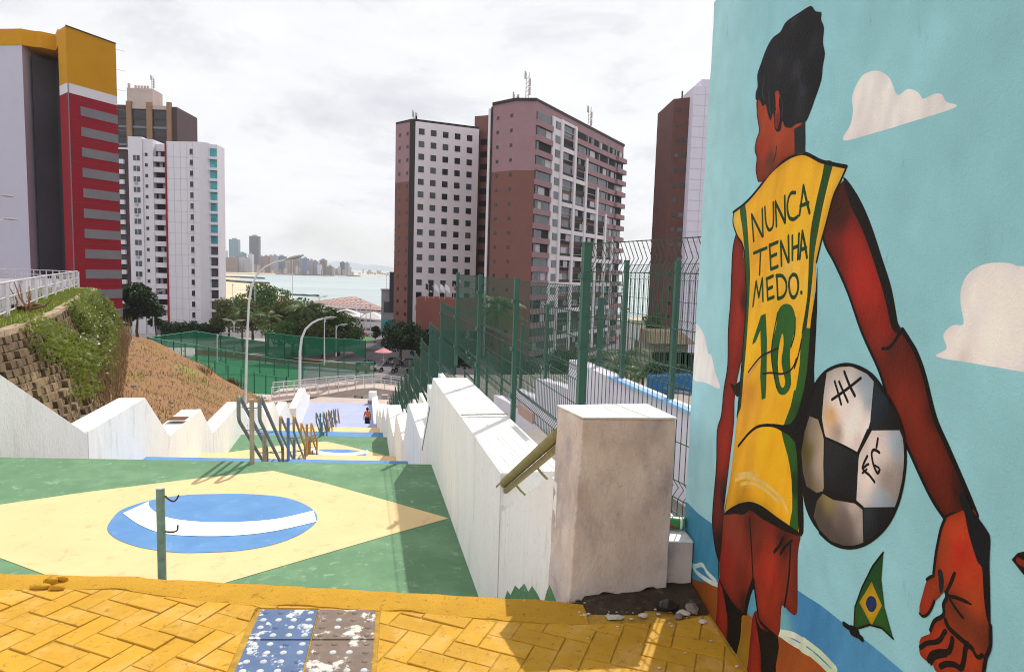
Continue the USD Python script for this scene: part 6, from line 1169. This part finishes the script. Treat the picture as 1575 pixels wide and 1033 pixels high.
netwall('court_net', 'dark green net strung below the white tower and trees', [(226, 519, 532, 108), (300, 509, 536, 122), (375, 521, 545, 130), (412, 526, 548, 132)], NET, 7)
netwall('court_net', 'dark green net hanging in front of the palm trees', [(408, 511, 556, 124), (470, 518, 548, 122), (545, 522, 540, 120), (562, 524, 552, 120)], NET, 6)
netwall('court_fence', 'thin green mesh fence standing on the far side of the court', [(228, 519, 545, 98), (312, 532, 556, 112), (400, 548, 574, 112), (480, 558, 590, 108), (575, 556, 596, 112)], NETL, 16)
netwall('court_fence', 'thin green mesh fence on the near side of the court', [(330, 556, 590, 88), (400, 575, 606, 88), (440, 580, 618, 86)], NETL, 7)
# pavilion roof by the beach
TILE = mat('pavilion_tile', 'b48a80', .85, .12, .4); AWN = mat('white_awning', 'd6d2d0', .8, .05, .5)
pvl = thing('beach_pavilion', 'long low pavilion with a pinkish ribbed roof beside the sea', 'pavilion', (*PY(520, 470, 255)[:2], ZG))
q0_, q1_, q2_, q3_ = PD(455, 467, 262), PD(548, 456, 290), PD(600, 470, 262), PD(600, 480, 238); q3_ = PD(520, 474, 232)
G5 = np.array([[(q0_ * (1 - u) + q3_ * u) * (1 - v) + (q1_ * (1 - u) + PD(604, 479, 236) * u) * v for v in np.linspace(0, 1, 30)] for u in np.linspace(0, 1, 6)]); obj('roof', sweepgrid(G5), TILE, pvl); obj('roof_under', sweepgrid(G5 - [0, 0, .25]), TILE, pvl)
for v in range(0, 30, 2): obj('roof_rib', B().tube([G5[k_, v] + [0, 0, .12] for k_ in range(6)], .16, 5).m, AWN, pvl)
for k_ in range(0, 6): obj('roof_purlin', B().tube([G5[k_, v] + [0, 0, .08] for v in range(0, 30, 3)], .12, 4).m, mat('pavilion_tile_dark', '96665f', .85), pvl)
for v in range(0, 30, 5):
    for k_ in (0, 5): p = G5[k_, v]; obj('column', B().tube([(p[0], p[1], ZG - 2), p], .18, 6).m, AWN, pvl)
for i, (x0, x1, y0, d, lb) in enumerate(((428, 470, 476, 215, 'leftmost white canopy by the beach, above the palms'), (508, 552, 484, 205, 'wide white canopy below the pink pavilion roof'), (553, 590, 489, 200, 'white canopy furthest right below the pavilion'))):
    a = PD(x0, y0, d); b_ = PD(x1, y0 + 4, d); pk = (a + b_) / 2 + [0, 3, 2.2]; t = thing('white_canopy', lb, 'canopy', (*pk[:2], ZG), group='white canopies by the beach')
    c_ = [a, b_, b_ + [0, 9, .5], a + [0, 9, .5]]; v = np.array(c_ + [pk]); obj('cloth', (v, [[0, 1, 4], [1, 2, 4], [2, 3, 4], [3, 0, 4]]), AWN, t); obj('edge', B().beam(a, b_, .3, .5).m, AWN, t)
    for p in c_: obj('pole', B().tube([(p[0], p[1], ZG - 1), p], .09, 5).m, AWN, t)
for i, (x, y, d, c_, lb) in enumerate(((590, 541, 122, 'c98086', 'pink parasol in front of the hotel trees'), (562, 522, 150, '9fd08a', 'pale green parasol beside the pavilion road'), (556, 513, 165, 'c8464e', 'red parasol behind the pale green one'))):
    p = PD(x, y, d); t = thing('parasol', lb, 'parasol', (*p[:2], ZG), group='parasols by the street'); cn_ = trimesh.creation.cone(1.7 if i != 1 else 2.6, .8, sections=8); cn_.apply_translation(p); obj('canopy', cn_, mat('parasol_%d' % i, c_, .8), t); obj('pole', B().tube([(p[0], p[1], ZG), p + [0, 0, .7]], .04, 5).m, AWN, t)
# ------------------------------------------------------------------ cars
TYRE, CGL, CHR = mat('tyre', '161616', .9), glassmat('car_glass', '15181c', .05, .1), mat('car_light', 'd6d4cc', .3, spec=.7)
def car(label, pos, rz, colr, kind='car'):
    t = thing('parked_car' if kind == 'car' else 'parked_van', label, kind, pos, rz, group='vehicles parked by the street')
    L_, W, Hh = (4.3, 1.75, 1.48) if kind == 'car' else (4.9, 1.95, 2.1)
    pr = [(-.5, .2), (-.5, .5), (-.48, .62), (-.36, .68), (-.2, .99), (.16, 1.0), (.31, .70), (.47, .60), (.5, .45), (.5, .2)] if kind == 'car' else [(-.5, .2), (-.5, .95), (-.46, 1.0), (.26, 1.0), (.38, .62), (.49, .52), (.5, .2)]
    lo = [(x * L_, min(z_, .69) * Hh) for x, z_ in pr]
    M = mat('car_' + colr, colr, .3, .05, 1, spec=.6, coat=.5)
    b_ = manifold3d.Manifold.extrude(manifold3d.CrossSection([[(x * L_, z_ * Hh) for x, z_ in pr]]).offset(-.04, manifold3d.JoinType.Round).offset(.04, manifold3d.JoinType.Round), W).rotate([90, 0, 0]).translate([0, W / 2, 0])
    cut = manifold3d.Manifold.cube([L_ * 2, 2, 2], True)
    for s_ in (-1, 1): b_ = b_ - cut.translate([0, s_ * 1.0, 1.0]).rotate([s_ * 14, 0, 0]).translate([0, s_ * (W / 2 - .0), Hh * .66])
    for x in (-.31, .31):
        for s_ in (-1, 1): b_ = b_ - manifold3d.Manifold.cylinder(.3, .36, .36, 20, True).rotate([90, 0, 0]).translate([x * L_, s_ * W / 2, .34])
    obj('body', b_, M, t, smooth=40, local=True)
    for s_ in (-1, 1):
        y = s_ * (W / 2 - .085); ins = s_ * .155; q = ([(-.30, .70), (-.185, .945), (-.02, .95), (-.02, .70)], [(.0, .70), (.0, .95), (.145, .945), (.27, .71)]) if kind == 'car' else ([(-.42, .62), (-.42, .93), (-.05, .93), (-.05, .62)], [(.0, .62), (.0, .93), (.24, .93), (.34, .63)])
        for w_ in q:
            obj('side_window', B().prism([(x * L_, s_ * (W / 2 - max(0, z_ * Hh - Hh * .66) * .25 + .006), z_ * Hh) for x, z_ in w_], (0, -s_ * .03, 0)).m, CGL, t, local=True)
        for x in (-.31, .31): obj('wheel', B().tube([(x * L_, s_ * (W / 2 - .2), .33), (x * L_, s_ * (W / 2 - .01), .33)], .32, 14).m, TYRE, t, local=True, smooth=40); obj('hub', B().tube([(x * L_, s_ * (W / 2 - .02), .33), (x * L_, s_ * (W / 2 + .005), .33)], .18, 10).m, mat('hub_grey', '6f7074', .4), t, local=True)
        obj('headlight', B().box(L_ * .485, L_ * .5, s_ * W * .32 - .16, s_ * W * .32 + .16, Hh * .46, Hh * .56).m, CHR, t, local=True); obj('taillight', B().box(-L_ * .502, -L_ * .49, s_ * W * .36 - .13, s_ * W * .36 + .13, Hh * .5, Hh * .6).m, mat('taillight', '8a1515', .4), t, local=True)
    for (xa, za), (xb, zb2) in ([((.165, .975), (.30, .72)), ((-.21, .965), (-.35, .70))] if kind == 'car' else [((.27, .97), (.37, .66))]):
        sg2 = 1 if xa > 0 else -1; obj('windscreen', B().obox((xa * L_ + .012 * sg2, -W * .38, za * Hh), ((xb - xa) * L_, 0, (zb2 - za) * Hh), (0, W * .76, 0), (.02 * sg2, 0, .02)).m, CGL, t, local=True)
    return t
cs_ = [(598, 571, .1, '2a2b30', 'car', 'dark grey car nearest on the street below the ramp'), (616, 573, .15, '3a3038', 'car', 'dark maroon car right of the nearest grey car'), (606, 561, .1, '22252b', 'car', 'black car in the second row behind the grey car'), (630, 563, .2, '2b2d38', 'car', 'dark blue car in the second row close to the fence'), (564, 572, 1.2, 'cfd2d4', 'van', 'pale van seen through the green fence end'), (545, 516, .3, 'a82a2a', 'car', 'red car on the road by the pavilion'), (556, 519, .3, 'b03030', 'car', 'red car just right of the other red one'), (640, 573, .2, '8a8c92', 'car', 'silver car by the foot of the fence')]
for x, y, a, c_, kd, lb in cs_: p = PZ(x, y, ZG); car(lb, (p[0], p[1], ZG), a, c_, kd)

# ------------------------------------------------------------------ lamps
LP, LHD = mat('lamp_white', 'c9c9cc', .5, .08, 2, spec=.5), mat('lamp_head', '9b9a94', .4, .1, 3, spec=.5)
def lamp(label, pts, r, heads, group=None, name='street_lamp', base=True):
    """pts: the pole and its arm; heads: (position, direction, size)."""
    t = thing(name, label, 'street lamp', pts[0], group=group)
    k_ = len(pts); obj('pole', B().tube(pts, list(np.linspace(r, r * .55, k_)), 10).m, LP, t, smooth=45)
    for p, d, s in heads:
        d = nrm(d); sd = nrm(np.cross(d, (0, 0, 1))); up_ = np.cross(sd, d); h = manifold3d.Manifold.batch_hull([manifold3d.Manifold.sphere(q * s, 12).scale([1, 1, .6]).translate(list(map(float, np.asarray(p) + d * o * s))) for q, o in ((.10, 0), (.20, .55), (.17, .95), (.07, 1.25))])
        obj('lamp_head', h, LHD, t, smooth=50); g = np.asarray(p) + d * s * .65 - up_ * .13 * s; obj('glass', B().obox(g - d * .25 * s - sd * .1 * s, d * .5 * s, sd * .2 * s, -up_ * .03 * s).m, mat('lamp_glass', 'd6d3c6', .3, spec=.6), t)
    return t
D1 = 30
lamp('tall curved lamp beside the left stair wall, head toward the sea', [PD(x, y, D1) for x, y in ((376, 655), (378, 600), (380, 520), (383, 465), (387, 440), (395, 422), (408, 410), (424, 403), (441, 399))], .06, [(PD(440, 399, D1), PD(466, 392.5, D1) - PD(440, 399, D1), .66)])
D1 = 58
lamp('shorter curved lamp behind the stair wall near the ramp', [PD(x, y, D1) for x, y in ((460.5, 625), (461, 580), (461.5, 540), (464, 520), (470, 506), (480, 496.5), (490, 491.5), (497, 490))], .13, [(PD(496, 490, D1), PD(510, 487, D1) - PD(496, 490, D1), .72)])
D1 = 128
lamp('twin headed lamp among the parked cars', [PD(599.5, 597, D1), PD(599.8, 575, D1), PD(598, 563, D1), PD(596, 556, D1)], .16, [(PD(596.5, 554, D1), (-1, 0, .1), 1.1), (PD(604, 552, D1), (1, 0, .1), 1.1)]); obj('arm', B().tube([PD(599.8, 575, D1), PD(602, 562, D1), PD(604, 552, D1)], .1, 6).m, LP, '/World/street_lamp_002')
for i, (x, yb_, yt, D1, hd_, lb) in enumerate(((334, 560, 513, 118, 1, 'thin curved lamp standing behind the dark net'), (360, 545, 493, 130, 2, 'double lamp in front of the olive tree'), (499, 562, 489, 118, 1, 'slim lamp rising in front of the right tree group'), (236, 510, 448, 125, 2, 'lamp with two arms between the red block and white tower'), (491, 510, 456, 200, 2, 'white twin arm lamp in front of the pavilion roof'), (517, 548, 500, 125, 1, 'slim lamp right of the shorter curved one'))):
    a, b_ = PD(x, yb_, D1), PD(x, yt, D1); w = 9 * D1 / 1000
    hs = [(b_ + [w * .5, 0, .05], (1, 0, .1), 1.3)] + ([(b_ + [-w * .5, 0, .05], (-1, 0, .1), 1.3)] if hd_ == 2 else [])
    t = lamp(lb, [a, (a + b_) / 2, b_], .13, hs)
    for h in hs: obj('arm', B().tube([b_ - [0, 0, 1.0], b_ + (np.asarray(h[0]) - b_) * .5 - [0, 0, .2], h[0]], .07, 6).m, LP, t)
for i, (x, yt, yb_, D1, lb) in enumerate(((275 + 56, 400, 470, 205, 'thin white pole nearest the white tower edge'), (358, 438, 485, 215, 'thin white pole above the left trees'), (392, 440, 500, 205, 'thin white mast right of the tall lamp pole'), (445, 452, 485, 220, 'thin white mast between lamp pole and palm'), (450, 396, 470, 230, 'tall thin white mast under the curved lamp head'), (554, 460, 520, 200, 'white mast in front of the pavilion right end'), (563, 473, 515, 185, 'thicker white mast by the white canopies'), (548, 462, 500, 215, 'thin pole left of the pavilion masts'), (570, 470, 520, 170, 'thin pole near the weathered house'))):
    a, b_ = PD(x, yb_, D1), PD(x, yt, D1); a[2] = ZG; t = thing('light_mast', lb, 'mast', a); obj('pole', B().tube([a, b_], [.16, .09], 6).m, LP, t); obj('top', B().box(b_[0] - .25, b_[0] + .25, b_[1] - .2, b_[1] + .2, b_[2], b_[2] + .25).m, LHD, t)
for (x, y, D1, lb) in ((2, 300, 55, 'upper lamp head reaching in at the left edge'), (6, 336, 48, 'lower lamp head reaching in at the left edge')):
    p = PD(x, y, D1); b_ = p + [-3.2, 0, -.8 if y > 310 else -.3]; lamp(lb, [(b_[0], b_[1], 0), b_ + [0, 0, -1], b_ + [.6, 0, 0.1], p - [.6, 0, .3 if y > 310 else .1], p], .08, [(p, (1, .1, -.05 if y > 310 else -.1), .75)])

# ------------------------------------------------------------------ ramp at the foot of the stairs
RMP = mat('ramp_concrete', 'b3a49d', .9, .12, .6); RWH = mat('ramp_rail_white', 'c9c5c4', .6, .08, 1); ORG = mat('orange_wall', 'a5552f', .85, .15, .5)
rp = thing('footbridge_ramp', 'pale concrete ramp with white railings crossing below the stairs', 'ramp', PD(545, 600, 72))
dk = along([PD(490, 608, 68), PD(520, 602.5, 70), PD(545, 598, 72), PD(574, 596, 74), (PD(603, 600, 75)), PD(640, 606, 76)], 24)
back = np.array([.3, 3.2, 0])
m = B()
for a, b_ in zip(dk[:-1], dk[1:]): m.prism([a, b_, b_ + back, a + back], (0, 0, -.75))
obj('deck', m.m, RMP, rp)
def railing(P, parent, h=1.0, n_=10):
    for hh, r in ((h, .045), (h * .78, .03)): obj('rail', B().tube([p + [0, 0, hh] for p in P], r, 5).m, RWH, parent)
    for p in along(P, n_): obj('post', B().tube([p, p + [0, 0, h]], .05, 5).m, RWH, parent)
railing(dk + [0, .1, 0], rp, 1.05, 11); railing(dk + back, rp, 1.05, 11)
lo1 = along([PD(420, 603, 66), PD(450, 600, 68), PD(502, 594, 71), PD(545, 590, 74)], 14); m = B()
for a, b_ in zip(lo1[:-1], lo1[1:]): m.prism([a, b_, b_ + back * .7, a + back * .7], (0, 0, -.35))
obj('lower_deck', m.m, RMP, rp); railing(lo1, rp, 1.0, 9)
lo2 = along([PD(418, 611, 63), PD(440, 608.5, 64.5), PD(488, 605, 67.5)], 10); m = B()
for a, b_ in zip(lo2[:-1], lo2[1:]): m.prism([a, b_, b_ + back * .5, a + back * .5], (0, 0, -.35))
obj('lower_deck', m.m, RMP, rp); railing(lo2, rp, 1.0, 7)
for x in (519, 550, 592): p = PD(x, 604, 72.6); obj('column', B().box(p[0] - .35, p[0] + .35, p[1] - .3, p[1] + .3, -17, p[2] - .2).m, RMP, rp)
oa, ob = PD(498, 612, 80), PD(548, 612, 82); ow = thing('orange_wall', 'orange painted wall in the shade under the ramp', 'wall', oa); obj('body', B().beam(oa + [0, 0, -1.5], ob + [0, 0, -1.5], .3, 3).m, ORG, ow); obj('pillar', B().beam(ob + [.4, -.2, -3.5], ob + [.4, -.2, .3], .8).m, mat('under_ramp', '6b4a3a', .9), ow)
struct('lower_plaza', flat([ST(58.8, -14, 0)[:2], ST(58.8, 1.5, 0)[:2], (0, 66), (-35, 70)], -11.8), RMP)
gp = thing('gate_post', 'white end post of the stair wall in front of the ramp', 'post', PD(573, 617, 59)); a = PD(573, 617, 59); obj('body', B().box(a[0] - .32, a[0] + .32, a[1] - .2, a[1] + .4, -11, PD(573, 602, 59)[2]).m, WHITE, gp); obj('plinth', B().box(a[0] - .4, a[0] + .4, a[1] - .25, a[1] + .45, -11, -10.2).m, mat('plinth_lilac', '8a7b86', .9), gp)

# ------------------------------------------------------------------ things behind the farther fence
BLW = mat('pool_blue', '1f5f93', .7, .15, 1)
bp = thing('blue_wall', 'deep blue low wall or tarp behind the farther fence', 'blue wall', ST(12, 6.2, 0)); q = PD(1000, 592, 11); r_ = PD(1066, 592, 9.5); obj('face', B().obox(q - [0, 0, .14], r_ - q, (0, .25, 0), (0, 0, .28)).m, BLW, bp); obj('pipe', B().tube([q + [.1, -.2, .02], (q + r_) / 2 + [0, -.2, -.05], r_ + [-.1, -.2, -.1]], .03, 6).m, mat('pipe_grey', '6a7078', .6), bp)
BRK = mat('planter_brick', '7d4f3f', .9, .2, 3)
for x0, x1, y0, y1, d, nm, lb in ((995, 1070, 512, 527, 34, 'kiosk', 'brown shingle roofed kiosk at the foot of the tiled tower'), (985, 1040, 530, 553, 40, 'brick_house', 'low reddish wall building left of the kiosk')):
    f = Fac((x0, y1), (x1, y1), d, d); za, zb2 = PY(x0, y0, d)[2], PY(x0, y1, d)[2]; t = thing(nm, lb, 'building', f.p(f.L / 2, -9))
    obj('wall', f.slab(.3, f.L - .3, -9, zb2, -3, -.3).m, BRK if nm != 'kiosk' else CONC, t); obj('roof', B().prism([f.p(0, zb2, .3), f.p(f.L, zb2, .3), f.p(f.L * .85, za, -1.2), f.p(f.L * .15, za, -1.2)], -f.n * 2).m, mat('shingle', '5c4c3b', .9, .25, 4, bump=.5), t)
    for u in (.15, .45, .75): obj('window', f.slab(f.L * u, f.L * u + 1.2, zb2 - 1.6, zb2 - .5, -.297, -.25).m, DGL, t)
obj_ = struct('far_terrace', flat([ST(10.7, 3.8, 0)[:2], ST(10.7, 12, 0)[:2], ST(30, 14, 0)[:2], ST(30, 3.8, 0)[:2]], -3.2, .3), CONC)
struct('near_terrace', flat([ST(4.5, 3.76, 0)[:2], ST(4.5, 11, 0)[:2], ST(10.7, 12, 0)[:2], ST(10.7, 3.76, 0)[:2]], -.55, .3), CONC)
struct('gully_floor', flat([ST(3.6, 1.7, 0)[:2], ST(3.6, 3.5, 0)[:2], ST(10, 3.5, 0)[:2], ST(10, 1.7, 0)[:2]], -.9, .3), CONC)
bw_ = PD(905, 520, 60); fs = thing('fishing_boat', 'small dark fishing boat far out on the water', 'boat', PZ(962, 476, ZS)); p = PZ(962, 476, ZS)
obj('hull', B().prism([p + np.array(q) for q in ((-3.5, 0, .9), (3.5, 0, 1.0), (2.6, 0, -.2), (-2.6, 0, -.2))], (0, 1.8, 0)).m, DKB, fs); obj('cabin', B().box(p[0] - 1.2, p[0] + .6, p[1] + .3, p[1] + 1.4, ZS + .9, ZS + 2.2).m, CWG, fs); obj('mast', B().tube([p + [.8, .9, .9], p + [.8, .9, 5]], .08, 5).m, DKB, fs)

# ------------------------------------------------------------------ the walker
def figure():
    M_ = manifold3d.Manifold; S = lambda p, r: M_.sphere(r, 16).translate(list(p))
    def limb(*jr): return [M_.batch_hull([S(a, ra), S(b, rb)]) for (a, ra), (b, rb) in zip(jr[:-1], jr[1:])]
    b = limb(((0, 0, .95), .13), ((0, 0, 1.12), .115), ((0, 0, 1.32), .13)) + [M_.batch_hull([S((-.15, 0, 1.38), .06), S((.15, 0, 1.38), .06), S((0, 0, 1.2), .11)]), M_.batch_hull([S((-.09, 0, .93), .11), S((.09, 0, .93), .11)])]
    b += limb(((0, 0, 1.38), .055), ((0, .01, 1.5), .05)) + [S((0, .02, 1.58), .098), S((0, .1, 1.56), .02)]
    for s in (-1, 1):
        b += limb(((s * .17, 0, 1.37), .052), ((s * .24, -.03, 1.12), .04), ((s * (.27 if s < 0 else .22), .06, .92), .03), ((s * (.26 if s < 0 else .21), .08, .84), .032))
        for k_ in range(4): x = s * (.26 if s < 0 else .21) + (k_ - 1.5) * .016; b += limb(((x, .085, .83), .010), ((x, .1, .78), .009), ((x, .09, .745), .008))
        b += limb(((s * .21, .1, .84), .011), ((s * .2, .12, .80), .009))
        st = .16 * s; b += limb(((s * .09, 0, .9), .095), ((s * .09, st * .6, .5), .058), ((s * .09, st - .05, .1), .042), ((s * .09, st - .02, .04), .04), ((s * .09, st + .13, .03), .032))
    m = b[0]
    for q in b[1:]: m = m + q
    m = m.refine_to_length(.03); t = m.to_mesh(); tm = trimesh.Trimesh(t.vert_properties[:, :3], t.tri_verts); trimesh.smoothing.filter_taubin(tm, iterations=8); return tm
pp_ = PY(565, 640, 48.8); pw = thing('person', 'person in orange top and long dark skirt walking down, seen from behind', 'person', (pp_[0], pp_[1], -10.5), AZ * -1 * 0)
SKIN = mat('skin', '7a4d36', .6, .05)
fg = figure(); obj('body', fg, SKIN, pw, smooth=True, local=True)
def shell(lo, hi, grow, name, m_):
    v = np.array(fg.vertices) + np.array(fg.vertex_normals) * grow; fz = v[fg.faces][:, :, 2].mean(1); ax_ = np.abs(v[fg.faces][:, :, 0]).mean(1); k_ = (fz > lo) & (fz < hi) & (ax_ < (.2 if hi > 1.3 else .19)); obj(name, (v, fg.faces[k_]), m_, pw, local=True)
shell(1.0, 1.40, .018, 'top', mat('cloth_orange', 'c86a48', .9)); 
sk_ = trimesh.creation.revolve([(.145, 1.06), (.17, .95), (.19, .6), (.21, .25)], sections=20); obj('skirt', (np.array(sk_.vertices) * [1.05, .85, 1], sk_.faces), mat('cloth_dark', '1c1a22', .9), pw, local=True)
hr = trimesh.creation.icosphere(2, .108); hr.apply_scale([1, .95, 1.0]); hr.apply_translation((0, 0, 1.61)); bn = trimesh.creation.icosphere(2, .05); bn.apply_translation((0, -.05, 1.72)); obj('hair', trimesh.util.concatenate([hr, bn]), mat('hair_black', '12100f', .7), pw, smooth=True, local=True)

# ------------------------------------------------------------------ sea air
HZ = usdkit.material(stage, '/World/Looks/haze', {'v': ('principled_volume', {'color': (.86, .9, .96), 'density': 1.1e-4, 'anisotropy': .2})}, [], volume='v.volume')
struct('haze', B().box(-31000, 31000, -300, 31000, -30, 150).m, HZ, 'thin pale sea haze over the whole bay', kind='stuff')
